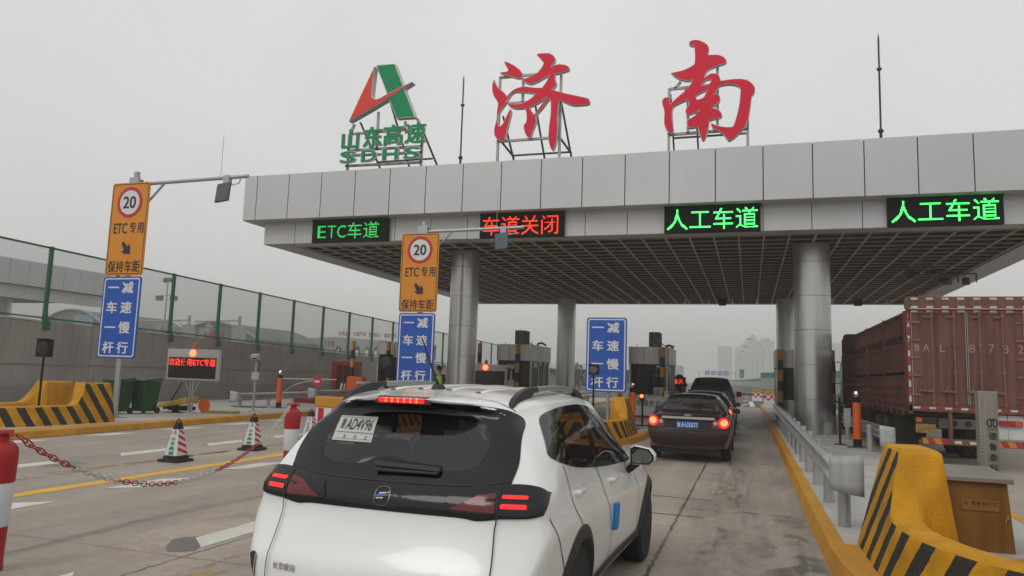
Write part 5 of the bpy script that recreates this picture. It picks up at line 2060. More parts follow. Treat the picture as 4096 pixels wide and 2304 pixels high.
e = empty('direction_gantry', (-16.5, 330, 0), 'overhead gantry with four blue direction boards far down the motorway', 'sign gantry')
mb = MB()
for x in (-4.5, 10.5): mb.tube([(x, 0, 0), (x, 0, 6.2)], .16, 8)
for z in (5.2, 6.0): mb.bar((-4.5, 0, z), (10.5, 0, z), .14)
mb.build('frame', m_lightsteel, e)
for k in range(4):
    x = -.9 + 2.55 * k
    mb = MB()
    mb.box(x - 1.05, x + 1.05, -.25, -.15, 4.6, 6.4)
    b_ = mb.build('blue_board', m_signblue, e)
    L = Letters((0, -.262, 0))
    L.put('车', x - .45, 5.4, .7, .9, em=True)
    L.put('道', x + .45, 5.4, .7, .9, em=True)
    L.build('lettering', m_signwhite, b_)
    mb = MB()
    mb.prism(disc(.42, 18, x + .6, 7.1), lambda a, b: (a, -.15, b), lambda a, b: (a, -.22, b))
    mb.build('round_sign', m_signwhite, e)
e = empty('exit_sign', (-1.5, 150, 0), 'small green road sign on a post beside the motorway', 'road sign')
mb = MB()
mb.box(-.42, .42, -.05, 0, 2.7, 4.3)
mb.build('board', m_nbg, e)
mb = MB()
mb.box(-.32, .32, -.06, -.052, 3.45, 3.52)
mb.box(-.25, .25, -.06, -.052, 3.1, 3.16)
mb.build('white_lines', m_signwhite, e)
mb = MB()
mb.tube([(0, .03, 0), (0, .03, 2.7)], .08)
mb.build('post', m_lightsteel, e)

# water barriers and boom at the exit
def checker_mat():
    m, n, l, b = nodes_mat('red_white_checker')
    c = n.new('ShaderNodeTexChecker')
    tc = n.new('ShaderNodeTexCoord')
    l.new(tc.outputs['Object'], c.inputs['Vector'])
    c.inputs['Scale'].default_value = 4.2
    c.inputs['Color1'].default_value = (0.40, 0.03, 0.04, 1)
    c.inputs['Color2'].default_value = (0.62, 0.60, 0.58, 1)
    l.new(c.outputs[0], b.inputs['Base Color'])
    return m


m_chk = checker_mat()
for x, y, t in ((1.45, 60.5, 'yellow-topped red and white barrier board behind the end of the guard rail'), (.62, 71.5, 'yellow-topped red and white barrier board farther off in the exit lane'),
                (-9.83, 16.4, 'yellow-topped barrier board with red and white below, at the left of the white car')):
    near = y < 30
    e = empty('barrier_board', (x, y, 0 if near else .15), t, 'barrier board', 'yellow-topped barrier boards')
    w_ = .55 if near else .45
    mb = MB()
    mb.box(-w_, w_, -.12, .12, .80, 1.06)
    mb.build('yellow_cap', m_band, e, bev=.02)
    mb = MB()
    if near:
        mb.box(-w_ + .02, w_ - .02, -.10, .10, .05, .80)
        mb.build('white_body', m_signwhite, e, bev=.02)
        for k in range(3):
            mb = MB()
            mb.box(-w_ + .10 + .38 * k, -w_ + .26 + .38 * k, -.106, -.101, .08, .78)
            mb.build('red_stripe', m_signred, e)
    else:
        mb.box(-w_, w_, -.10, .10, .32, .80)
        mb.build('checker_panel', m_chk, e)
        mb = MB()
        mb.box(-w_, w_, -.10, .10, .0, .315)
        mb.build('white_foot', m_signwhite, e)
e = empty('exit_boom', (-.9, 62, 0), 'raised-level dark red boom across the exit lane', 'boom gate')
mb = MB()
mb.bar((-.1, 0, .85), (1.1, 0, .86), .06, .14)
mb.build('boom', m_dred, e)
mb = MB()
mb.box(-.35, -.05, -.15, .15, 0, 1.1)
mb.build('cabinet', m_orange, e, bev=.02)

# -------- tower blocks in the haze
m_tower = M('tower_block_wall', (0.22, 0.225, 0.235), 0.8, 0, 0.06, 0.05)
m_towerw = M('tower_window_band', (0.17, 0.18, 0.19), 0.5)


def tower(x, y, w, h, label, d=22, top=0):
    e = empty('tower_block', (x, y, 0), label, 'tower block', 'apartment towers in the haze')
    mb = MB()
    mb.box(-w / 2, w / 2, 0, d, 0, h)
    if top: mb.box(-w / 4, w / 4, 4, d - 4, h, h + top)
    mb.build('wall', m_tower, e, smooth=False)
    mb = MB()
    k = 3.2
    while k < h - 2:
        for i in range(int(w / 5)):
            mb.box(-w / 2 + 1.2 + 5 * i, -w / 2 + 3.9 + 5 * i, -.15, -.01, k, k + 1.6)
        k += 3.0
    mb.build('window_bands', m_towerw, e, smooth=False)


TY = 1000
for i, (xa, xb, zz, tp, t) in enumerate(((-.0398, -.0222, .0462, 0, 'pale tower block standing apart, leftmost in the haze'),
                                     (-.0186, -.0120, .0440, 2, 'tower block in the haze, lowest step at the left of the big cluster'),
                                     (-.0118, -.0068, .0490, 2, 'tower block in the haze, second step of the big cluster'),
                                     (-.0066, -.0022, .0545, 0, 'tower block in the haze, third step of the big cluster'),
                                     (-.0020, .0085, .0584, 4, 'tallest tower block in the haze, behind the near street lamp'),
                                     (.0087, .0300, .0550, 3, 'wide tower block in the haze, beside the far right pillar'),
                                     (.0930, .1090, .0525, 0, 'tower block in the haze between the near right pillar and the red truck'))):
    tower((xa + xb) / 2 * TY, TY, (xb - xa) * TY, zz * TY + 1.75, t, top=tp)
for i, (x, y, w, h, t) in enumerate(((-95, 420, 40, 9, 'low pale building in the haze left of the motorway'), (-60, 520, 30, 12, 'low pale building in the haze behind the gantry'))):
    tower(x, y, w, h, t)
e = empty('light_mast', (-20.2, 205, 0), 'thin far mast left of the blue gantry', 'mast')
mb = MB()
mb.tube([(0, 0, 0), (0, 0, 11)], [.15, .07], 8)
mb.build('pole', m_lightsteel, e)
mb = MB()
mb.cbox((.2, 0, 11), (1.2, .4, .4))
mb.build('lamp_heads', m_frame, e)
# ---------------------------------------------------------------- car bodies: lofted shells, features projected onto them
def interp(tab, y):
    """smooth (cosine-free, monotone-ish Hermite) table lookup"""
    n = len(tab)
    if y <= tab[0][0]: return tab[0][1]
    if y >= tab[-1][0]: return tab[-1][1]
    for i in range(n - 1):
        x0, v0 = tab[i]
        x1, v1 = tab[i + 1]
        if x0 <= y <= x1:
            def sl(k):
                if k <= 0 or k >= n - 1: return 0 if False else (tab[min(k + 1, n - 1)][1] - tab[max(k - 1, 0)][1]) / (tab[min(k + 1, n - 1)][0] - tab[max(k - 1, 0)][0])
                a = (tab[k][1] - tab[k - 1][1]) / (tab[k][0] - tab[k - 1][0])
                b = (tab[k + 1][1] - tab[k][1]) / (tab[k + 1][0] - tab[k][0])
                return 0 if a * b <= 0 else 2 * a * b / (a + b)
            h = x1 - x0
            t = (y - x0) / h
            m0, m1 = sl(i) * h, sl(i + 1) * h
            return (2 * t ** 3 - 3 * t * t + 1) * v0 + (t ** 3 - 2 * t * t + t) * m0 + (-2 * t ** 3 + 3 * t * t) * v1 + (t ** 3 - t * t) * m1


def crspline(P, k):
    out = []
    n = len(P)
    for i in range(n - 1):
        p1, p2 = P[i], P[i + 1]
        p0 = P[i - 1] if i else (2 * p1[0] - p2[0], 2 * p1[1] - p2[1])
        p3 = P[i + 2] if i + 2 < n else (2 * p2[0] - p1[0], 2 * p2[1] - p1[1])
        for j in range(k):
            t = j / k
            out.append(tuple(0.5 * (2 * b + (c - a) * t + (2 * a - 5 * b + 4 * c - d) * t * t + (3 * b - a - 3 * c + d) * t ** 3)
                             for a, b, c, d in zip(p0, p1, p2, p3)))
    out.append(P[-1])
    return out


def car_shell(T, L, rear, front, wheels, dy=.05, k=5, L0=1.2, holes=None, r_rear=.13):
    """T: tables along y for the section; rear/front(x, z): how far the end face is set in. Returns (bmesh, BVH)"""
    ys = [i * dy for i in range(int(round(L / dy)) + 1)]
    ys = [0, .012, .03] + ys[1:-1] + [L - .03, L - .012, L]
    rows = []
    for y in ys:
        g = {q: interp(T[q], y) for q in T}
        zb, wl, wm, zs, wb, zt, wr, zr, zc = (g[q] for q in ('zb', 'wl', 'wm', 'zs', 'wb', 'zt', 'wr', 'zr', 'zc'))
        ctl = [(0, zb), (wl * .6, zb), (wl - .06, zb + .02), (wl, zb + .12), ((wl + wm) / 2 + .012, (zb + .12 + zs) / 2), (wm, zs),
               (wm - .012 - (wm - wb) * .25, zs + (zt - zs) * .5), (wb, zt), ((wb + wr) / 2 + .025, (zt + zr) / 2 + .01),
               (wr + .012, zr - .035), (wr - .05, zr + .018), (wr * .62, zr + (zc - zr) * .72), (wr * .3, zr + (zc - zr) * .94), (0, zc)]
        h = crspline(ctl, k)
        kx = 1.0
        if y < r_rear: kx -= .045 * (1 - math.sqrt(max(0, 1 - (1 - y / r_rear) ** 2)))
        if y > L - .3: kx -= .16 * (1 - math.sqrt(max(0, 1 - ((y - L + .3) / .3) ** 2)))
        row = []
        full = [(-x, z) for x, z in h[1:-1]][::-1]
        loop = h + full                                  # bottom centre -> right -> top centre -> left
        for x, z in loop:
            x *= kx
            yy = y
            if y < L0: yy = y + rear(x, z) * (1 - y / L0) ** 1.4
            if y > L - L0: yy = yy - front(x, z) * (1 - (L - y) / L0) ** 1.4
            row.append((x, yy, z))
        rows.append(row)
    bm = bmesh.new()
    V = [[bm.verts.new(p) for p in r] for r in rows]
    n = len(V[0])
    for a, b in zip(V, V[1:]):
        for i in range(n): bm.faces.new((a[i], a[(i + 1) % n], b[(i + 1) % n], b[i]))
    for end, fn, sg in ((0, rear, 1), (-1, front, -1)):   # end caps as shrinking rings
        base = rows[end]
        zc = (max(p[2] for p in base) + min(p[2] for p in base)) / 2
        prev = V[end]
        y0 = 0 if end == 0 else L
        K = 14
        for q in range(1, K):
            s = 1 - q / K
            ring = []
            for x, _, z in base:
                x2, z2 = x * s, zc + (z - zc) * s
                ring.append(bm.verts.new((x2, y0 + sg * fn(x2, z2), z2)))
            for i in range(n): bm.faces.new((prev[i], prev[(i + 1) % n], ring[(i + 1) % n], ring[i]))
            prev = ring
        c = bm.verts.new((0, y0 + sg * fn(0, zc), zc))
        for i in range(n): bm.faces.new((prev[i], prev[(i + 1) % n], c))
    bmesh.ops.recalc_face_normals(bm, faces=bm.faces)
    bm.normal_update()
    tree = BVHTree.FromBMesh(bm)
    return bm, tree


def cut_faces(bm, test):
    bmesh.ops.delete(bm, geom=[f for f in bm.faces if test(f.calc_center_median(), f.normal)], context='FACES')


def inside(p, P):
    x, y = p
    c = False
    j = len(P) - 1
    for i in range(len(P)):
        if (P[i][1] > y) != (P[j][1] > y) and x < (P[j][0] - P[i][0]) * (y - P[i][1]) / (P[j][1] - P[i][1]) + P[i][0]: c = not c
        j = i
    return c


def project(poly, tree, axis, off, step=.05, side=1, smooth=True, corner=40, k=3, mat_mb=None, thick=0.0):
    """lay a 2d outline on the shell. axis 'y': outline in (x, z), seen from behind; axis 'x': outline in (y, z), seen from the side"""
    if smooth: poly = catmull(poly, k, corner)
    bm = bmesh.new()
    f = bm.faces.new([bm.verts.new((a, b, 0)) for a, b in poly])
    bmesh.ops.triangulate(bm, faces=bm.faces)
    for ax in (0, 1):
        lo, hi = min(p[ax] for p in poly), max(p[ax] for p in poly)
        q = math.ceil(lo / step) * step
        while q < hi:
            nrm = Vector((1, 0, 0)) if ax == 0 else Vector((0, 1, 0))
            bmesh.ops.bisect_plane(bm, geom=bm.faces[:] + bm.edges[:] + bm.verts[:], plane_co=nrm * q, plane_no=nrm, dist=1e-6)
            q += step
    bmesh.ops.triangulate(bm, faces=bm.faces)
    drape(bm, tree, axis, off, side)
    return bm


def drape(bm, tree, axis, off, side=1):
    for v in bm.verts:
        if axis == 'y': o, d = Vector((v.co.x, -3, v.co.y)), Vector((0, 1, 0))
        elif axis == 'f': o, d = Vector((v.co.x, 9, v.co.y)), Vector((0, -1, 0))
        elif axis == 'z': o, d = Vector((v.co.x, v.co.y, 5)), Vector((0, 0, -1))
        else: o, d = Vector((4 * side, v.co.x, v.co.y)), Vector((-side, 0, 0))
        hit, nn, _, _ = tree.ray_cast(o, d)
        if hit is None:
            hit, nn, _, _ = tree.find_nearest(o + d * 3)
        if nn.dot(d) > 0: nn = -nn
        n2 = (nn - d * .6).normalized()
        v.co = hit + n2 * off


def ring_on(outer, inner, tree, axis, off, side=1, n=120, kr=5, smooth=True, ctr=None):
    """band between two outlines (both star-shaped about a centre), laid on the shell"""
    if smooth: outer, inner = catmull(outer, 4, 50), catmull(inner, 4, 50)
    c = Vector(ctr or (sum(p[0] for p in inner) / len(inner), sum(p[1] for p in inner) / len(inner)))
    def hit(P, a):
        d = Vector((cos(a), sin(a)))
        best = 0
        for i in range(len(P)):
            p, q = Vector(P[i]) - c, Vector(P[(i + 1) % len(P)]) - c
            e = q - p
            den = d.x * e.y - d.y * e.x
            if abs(den) < 1e-9: continue
            t = (p.x * e.y - p.y * e.x) / den
            u = (p.x * d.y - p.y * d.x) / den
            if t > 0 and -1e-6 <= u <= 1 + 1e-6: best = max(best, t)
        return c + d * best
    angs = sorted(set([round(math.atan2(p[1] - c.y, p[0] - c.x), 4) for p in outer + inner] + [round(-pi + 2 * pi * i / n, 4) for i in range(n)]))
    bm = bmesh.new()
    rows = []
    for a in angs:
        p, q = hit(outer, a), hit(inner, a)
        rows.append([bm.verts.new((*p.lerp(q, k / kr), 0)) for k in range(kr + 1)])
    for a, b in zip(rows, rows[1:] + rows[:1]):
        for k in range(kr): bm.faces.new((a[k], b[k], b[k + 1], a[k + 1]))
    drape(bm, tree, axis, off, side)
    return bm


def feat(name, mat, parent, bms, thick=0.0, ang=30):
    me = bpy.data.meshes.new(name)
    bm = bms[0]
    for b in bms[1:]:
        t = bpy.data.meshes.new('t')
        b.to_mesh(t)
        bm.from_mesh(t)
        b.free()
        bpy.data.meshes.remove(t)
    bmesh.ops.remove_doubles(bm, verts=bm.verts, dist=1e-5)
    bm.to_mesh(me)
    bm.free()
    me.shade_smooth()
    o = bpy.data.objects.new(name, me)
    COL.objects.link(o)
    me.materials.append(mat)
    o.parent = parent
    return o


def line_on(tree, pts, w, axis, off, side=1):
    """thin dark seam ribbon along a polyline on the shell"""
    bm = bmesh.new()
    P = crspline(pts, 6)
    prev = None
    for i, p in enumerate(P):
        a, b = P[max(i - 1, 0)], P[min(i + 1, len(P) - 1)]
        d = Vector((b[0] - a[0], b[1] - a[1])).normalized()
        q = []
        for s in (-1, 1):
            u, v = p[0] - d.y * s * w / 2, p[1] + d.x * s * w / 2
            if axis == 'y': o, dr = Vector((u, -3, v)), Vector((0, 1, 0))
            elif axis == 'z': o, dr = Vector((u, v, 5)), Vector((0, 0, -1))
            else: o, dr = Vector((4 * side, u, v)), Vector((-side, 0, 0))
            h, nn, _, _ = tree.ray_cast(o, dr)
            if h is None:
                q = None
                break
            if nn.dot(dr) > 0: nn = -nn
            q.append(bm.verts.new(h + (nn - dr * .5).normalized() * off))
        if q and prev: bm.faces.new((prev[0], prev[1], q[1], q[0]))
        prev = q
    return bm


def mirror(poly): return [(-x, z) for x, z in poly][::-1]


def paint(name, col, rough=.28, metal=0.0, coat=1.0, dirt=0.0):
    m = M(name, col, rough, metal, 0.03, 1.5, spec=.5 if coat > .3 else .22, coat=coat, streak=dirt)
    return m


def wheel(par, x, y, r, w, side, rimcol, n=5):
    mb = MB()
    mb.lathe([(r * .62, -w / 2), (r * .92, -w / 2), (r, -w / 2 + .03), (r, w / 2 - .03), (r * .92, w / 2), (r * .62, w / 2)], (x, y, r), 36, axis='X')
    t = mb.build('wheel', m_rubber, par, ang=40)
    mb = MB()
    xs = x + side * (w / 2 - .03)
    mb.lathe([(r * .60, -.05), (r * .64, .0), (r * .64, .025)] if side > 0 else [(r * .64, -.025), (r * .64, 0), (r * .60, .05)], (xs, y, r), 32, axis='X')
    for i in range(n):
        a = 2 * pi * i / n + .3
        c, s = cos(a), sin(a)
        for da in (-.16, .16):
            mb.bar((xs, y + c * r * .10, r + s * r * .10), (xs, y + cos(a + da) * r * .62, r + sin(a + da) * r * .62), .03, r * .11, up=(side, 0, 0))
    mb.lathe([(r * .16, -.02), (r * .16, .02)], (xs, y, r), 16, axis='X')
    mb.build('rim', rimcol, t)
    mb = MB()
    mb.lathe([(r * .58, -.01), (r * .58, .01)], (x + side * .02, y, r), 24, axis='X')
    mb.build('brake_disc', m_frame, t)
    return t


m_carglass = M('tinted_car_glass', (0.006, 0.008, 0.009), 0.03, alpha=0.60, var=0, spec=0.42)
m_rearglass = M('privacy_glass', (0.010, 0.012, 0.014), 0.03, alpha=0.62, var=0, spec=1.0)
m_frit = M('black_glass_border', (0.008, 0.008, 0.010), 0.06, var=0, spec=0.4)
m_gloss = M('gloss_black', (0.006, 0.006, 0.008), 0.07, var=0, spec=0.45)
m_plastic = M('black_trim_plastic', (0.025, 0.026, 0.028), 0.55, var=0.05)
m_cabin = M('cabin_dark', (0.018, 0.018, 0.019), 0.85)
m_seat = M('seat_cloth', (0.030, 0.030, 0.033), 0.9)
m_alloy = M('alloy_rim', (0.42, 0.43, 0.44), 0.25, 0.85, 0.02)
m_taildark = M('dark_lamp_lens', (0.09, 0.006, 0.010), 0.08, var=0, spec=0.6, coat=0.5)
m_tailred = M('red_lamp_lens', (0.13, 0.006, 0.009), 0.12, var=0, coat=0.5)
m_lit = M('lit_brake_lamp', (0.5, 0.02, 0.02), 0.3, var=0, emit=(1.0, 0.016, 0.012), estr=.85)
m_lithot = M('hot_brake_bulb', (0.8, 0.2, 0.1), 0.3, var=0, emit=(1.0, 0.15, 0.05), estr=2.8)


def cabin(par, W_, y0, y1, zf, zroof, seats):
    """dark interior tub with seats and a dashboard"""
    mb = MB()
    mb.box(-W_ * .86, W_ * .86, y0, y1, zf - .25, zf)
    mb.hull8([(-W_ * .8, y1 - .5, zf), (W_ * .8, y1 - .5, zf), (W_ * .8, y1, zf), (-W_ * .8, y1, zf), (-W_ * .75, y1 - .4, zf + .38), (W_ * .75, y1 - .4, zf + .38), (W_ * .75, y1 + .15, zf + .36), (-W_ * .75, y1 + .15, zf + .36)])
    c = mb.build('interior', m_cabin, par, bev=.03)
    for x, y in seats:
        mb = MB()
        mb.hull8([(x - .24, y, zf), (x + .24, y, zf), (x + .24, y + .5, zf), (x - .24, y + .5, zf), (x - .25, y, zf + .18), (x + .25, y, zf + .18), (x + .25, y + .5, zf + .2), (x - .25, y + .5, zf + .2)])
        mb.hull8([(x - .24, y - .02, zf + .1), (x + .24, y - .02, zf + .1), (x + .24, y + .14, zf + .1), (x - .24, y + .14, zf + .1), (x - .20, y - .22, zf + .62), (x + .20, y - .22, zf + .62), (x + .2, y - .1, zf + .62), (x - .2, y - .1, zf + .62)])
        mb.cbox((x, y - .19, zf + .74), (.26, .10, .18), rx=-.2)
        mb.build('seat', m_seat, c, bev=.04)
    return c
# ---------------------------------------------------------------- the white crossover nearest the camera
SUV = empty('white_suv', (-2.01, 3.77, 0), 'white crossover car filling the foreground, paper plate in its rear window, brake lamps lit', 'car', 'cars queueing in the lane', -.026)
SUV.scale = (1.037,) * 3
T = dict(
    zb=[(0, .36), (.5, .28), (.9, .24), (3.7, .24), (4.5, .30)],
    wl=[(0, .80), (.5, .87), (.9, .89), (2.2, .87), (3.5, .89), (4.2, .84), (4.5, .70)],
    wm=[(0, .925), (.35, .935), (.85, .935), (1.6, .915), (2.4, .91), (3.4, .935), (4.0, .90), (4.5, .74)],
    zs=[(0, .80), (.8, .79), (2.2, .74), (3.5, .74), (4.5, .70)],
    wb=[(0, .875), (.4, .89), (.9, .885), (1.6, .875), (2.6, .87), (3.2, .86), (3.8, .80), (4.5, .62)],
    zt=[(0, 1.05), (.6, 1.08), (1.0, 1.04), (1.6, 1.00), (2.4, .97), (3.2, .95), (3.8, .92), (4.5, .80)],
    wr=[(0, .59), (.35, .64), (.9, .685), (1.8, .70), (2.4, .675), (2.8, .68), (3.3, .74), (3.8, .70), (4.5, .52)],
    zr=[(0, 1.455), (.4, 1.485), (.9, 1.515), (1.6, 1.525), (2.2, 1.49), (2.6, 1.36), (3.0, 1.16), (3.3, 1.02), (3.8, .965), (4.5, .83)],
    zc=[(0, 1.535), (.4, 1.56), (.9, 1.595), (1.6, 1.605), (2.2, 1.57), (2.6, 1.43), (3.0, 1.20), (3.3, 1.07), (3.8, 1.01), (4.5, .86)])


REARP = [(.25, .14), (.36, .03), (.50, .0), (.62, .01), (.70, .05), (.78, .085), (.87, .115), (.90, .12), (.98, .125), (1.03, .15), (1.08, .20), (1.2, .29), (1.35, .405), (1.46, .485), (1.50, .45), (1.525, .33), (1.545, .30), (1.7, .32)]


def suv_rear(x, z):
    return interp(REARP, z) + .11 * (abs(x) / .9) ** 2.6 + .06 * max(0, abs(x) - .62)


def suv_front(x, z):
    return .05 + .20 * (abs(x) / .8) ** 2.2 + .25 * max(0, z - .75)


suv_bm, suv_tree = car_shell(T, 4.5, suv_rear, suv_front, None, k=6)
#@@
m_carwhite = paint('white_car_paint', (0.80, 0.805, 0.80), .2, coat=.7)
RW_IN = [(-.515, 1.20), (-.49, 1.168), (-.40, 1.150), (-.28, 1.147), (-.20, 1.158), (-.14, 1.188), (-.06, 1.203), (.03, 1.190), (.09, 1.162), (.18, 1.147), (.32, 1.147),
         (.43, 1.155), (.50, 1.185), (.525, 1.25), (.515, 1.33), (.475, 1.395), (.30, 1.415), (.10, 1.428), (-.10, 1.428), (-.30, 1.418), (-.47, 1.400), (-.515, 1.33), (-.53, 1.26)]
RW_OUT = [(-.70, .935), (-.56, .915), (-.46, .925), (-.2, .926), (.0, .926), (.2, .926), (.46, .925), (.56, .915), (.70, .935), (.70, 1.02), (.70, 1.10), (.715, 1.19), (.705, 1.27), (.685, 1.35), (.665, 1.405), (.62, 1.452), (.53, 1.488),
          (.30, 1.510), (0, 1.519), (-.30, 1.510), (-.53, 1.488), (-.62, 1.452), (-.665, 1.405), (-.685, 1.35), (-.705, 1.27), (-.715, 1.19), (-.70, 1.10), (-.70, 1.02)]
SW_OUT = [(.575, 1.245), (.61, 1.215), (.774, 1.170), (1.12, 1.115), (1.63, 1.065), (2.2, 1.025), (2.80, .995), (3.0, .995), (2.86, 1.10), (2.56, 1.29), (2.2, 1.425), (1.75, 1.488), (1.3, 1.492), (1.0, 1.475), (.80, 1.445), (.70, 1.38)]
SW_IN = [(.66, 1.255), (.80, 1.205), (1.12, 1.155), (1.63, 1.105), (2.2, 1.062), (2.72, 1.035), (2.55, 1.235), (2.2, 1.375), (1.75, 1.438), (1.3, 1.442), (1.02, 1.425), (.85, 1.395), (.76, 1.34)]
WS = [(-.66, 1.02), (-.4, 1.0), (0, .99), (.4, 1.0), (.66, 1.02), (.62, 1.2), (.56, 1.40), (.3, 1.45), (0, 1.46), (-.3, 1.45), (-.56, 1.40), (-.62, 1.2)]
AXR, AXF, RW = .97, 3.62, .36


def grown(P, d):
    c = (sum(p[0] for p in P) / len(P), sum(p[1] for p in P) / len(P))
    out = []
    for x, y in P:
        k = 1 + d / max(.05, math.hypot(x - c[0], y - c[1]))
        out.append((c[0] + (x - c[0]) * k, c[1] + (y - c[1]) * k))
    return out


RW_C, SW_C, WS_C = grown(RW_IN, .035), grown(SW_IN, .028), grown(WS, -.02)


def suv_cut(c, n):
    if n.y < -.2 and inside((c.x, c.z), RW_C) and c.y < 1.2: return True
    if abs(c.x) > .55 and abs(n.x) > .3 and inside((c.y, c.z), SW_C): return True
    if n.y > .2 and c.y > 2.2 and c.z > 1.05 and inside((c.x, c.z), WS_C): return True
    for ya in (AXR, AXF):
        if abs(c.x) > .62 and (c.y - ya) ** 2 + (c.z - .345) ** 2 < .395 ** 2: return True
    return False


cut_faces(suv_bm, suv_cut)
feat('body', m_carwhite, SUV, [suv_bm])
feat('tailgate_panel', m_gloss, SUV, [ring_on(RW_OUT, RW_IN, suv_tree, 'y', .004, n=160, kr=8, ctr=(0, 1.28))])
rg = feat('rear_window', m_rearglass, SUV, [project(RW_IN, suv_tree, 'y', .002)])
for s in (-1, 1):
    feat('side_window_frame', m_gloss, SUV, [ring_on(SW_OUT, SW_IN, suv_tree, 'x', .004, s, n=160, kr=3, ctr=(1.6, 1.27))])
    feat('window_pillar', m_gloss, SUV, [project([(1.52, 1.08), (1.64, 1.07), (1.75, 1.47), (1.60, 1.47)], suv_tree, 'x', .0045, side=s, smooth=False),
                                         project([(.90, 1.18), (.98, 1.17), (1.05, 1.46), (.96, 1.45)], suv_tree, 'x', .0045, side=s, smooth=False)])
    feat('side_window', m_rearglass, SUV, [project(SW_IN, suv_tree, 'x', .002, side=s)])
feat('windscreen', m_carglass, SUV, [project(WS, suv_tree, 'f', .002)])
cabin(SUV, .84, .55, 2.75, .62, 1.55, [(-.45, 1.05), (.0, 1.05), (.45, 1.05), (-.40, 1.95), (.40, 1.95)])
mb = MB()
mb.hull8([(-.6, .35, .62), (.6, .35, .62), (.6, .95, .62), (-.6, .95, .62), (-.6, .42, 1.08), (.6, .42, 1.08), (.6, .95, 1.12), (-.6, .95, 1.12)])
mb.build('parcel_shelf', m_cabin, SUV)

# tail lamps
for s in (1, -1):
    P = [(.36, .972), (.40, 1.050), (.50, 1.078), (.66, 1.097), (.78, 1.100), (.845, 1.088), (.885, 1.055), (.893, 1.0), (.885, .955), (.82, .940), (.70, .934), (.56, .93), (.44, .938)]
    P = P if s > 0 else mirror(P)
    lamp = feat('tail_lamp', m_gloss, SUV, [project(P, suv_tree, 'y', .010, step=.04)])
    P = [(.40, .968), (.47, 1.0), (.55, 1.040), (.64, 1.055), (.645, .960)]
    feat('dark_red_lens', m_tailred, lamp, [project(P if s > 0 else mirror(P), suv_tree, 'y', .014, smooth=False)])
    P = [(.595, 1.012), (.645, 1.02), (.645, 1.032), (.585, 1.024)]
    feat('lens_rib', m_gloss, lamp, [project(P if s > 0 else mirror(P), suv_tree, 'y', .016, smooth=False)])
    bars = []
    for z0, z1 in ((1.030, 1.047), (.984, 1.006)):
        P = rrect(.135, z1 - z0, .008, 3, .742, (z0 + z1) / 2)
        bars.append(project(P if s > 0 else mirror(P), suv_tree, 'y', .015, smooth=False))
    feat('lit_bar', m_lit, lamp, bars)
    for y0, pts in ((0, [(.66, 1.095), (.66, .925), (.655, .86), (.668, .67), (.665, .50), (.64, .42)]),):
        feat('tailgate_seam', m_seam, SUV, [line_on(suv_tree, [(s * a, b) for a, b in pts], .007, 'y', .0165)])
    P = rrect(.055, .26, .025, 5, .80, .50)
    ins = feat('bumper_insert', m_plastic, SUV, [project(P if s > 0 else mirror(P), suv_tree, 'y', .006, smooth=False)])
    P = rrect(.010, .24, .004, 3, .775, .50)
    feat('chrome_strip', m_chrome, ins, [project(P if s > 0 else mirror(P), suv_tree, 'y', .009, smooth=False)])
    P = rrect(.16, .05, .012, 3, .70, .40)
    feat('reflector', m_tailred, SUV, [project(P if s > 0 else mirror(P), suv_tree, 'y', .006, smooth=False)])
P = [(-.72, .33), (.72, .33), (.78, .43), (.60, .45), (-.60, .45), (-.78, .43)]
feat('rear_diffuser', m_plastic, SUV, [project(P, suv_tree, 'y', .005, smooth=False)])
feat('tailgate_seam', m_seam, SUV, [line_on(suv_tree, [(-.64, .47), (-.3, .45), (.3, .45), (.64, .47)], .008, 'y', .006)])
feat('glass_edge', m_seam, SUV, [line_on(suv_tree, [(-.70, 1.115), (-.5, 1.085), (-.2, 1.075), (.2, 1.075), (.5, 1.085), (.70, 1.115)], .008, 'y', .0075)])
# badge: rounded square ring with three slanted strokes
m_dimchrome = M('dim_chrome', (.26, .26, .27), .25, 1.0, 0)
em = feat('badge_ring', m_dimchrome, SUV, [ring_on(rrect(.094, .094, .034, 6, 0, 1.0), rrect(.0895, .0895, .032, 6, 0, 1.0), suv_tree, 'y', .011, smooth=False, n=60, kr=1)])
feat('badge_stroke', m_dimchrome, em, [project([(-.022, 1.010), (.022, 1.014), (.022, 1.021), (-.022, 1.017)], suv_tree, 'y', .011, smooth=False), project([(.028, 1.017), (.040, 1.018), (.040, 1.024), (.028, 1.023)], suv_tree, 'y', .011, smooth=False),
                                    project([(-.035, .986), (.010, .989), (.010, .995), (-.035, .992)], suv_tree, 'y', .011, smooth=False)])
feat('blue_stroke', M('badge_blue', (.02, .16, .55), .3, var=0), em, [project([(-.042, .998), (.032, 1.003), (.032, 1.010), (-.042, 1.005)], suv_tree, 'y', .012, smooth=False)])


def on_rear(tree, off):
    def w(px, py, d):
        h, nn, _, _ = tree.ray_cast(Vector((px, -3, py)), Vector((0, 1, 0)))
        return h + Vector((0, -off, 0))
    return w


L = Letters((0, 0, 0))
for i, ch in enumerate('长安欧尚'): L.put(ch, -.605 + .042 * i, .588, .038, .040, off=.012, em=True, warp=on_rear(suv_tree, .006))
L.build('badge_lettering', m_chrome, SUV)
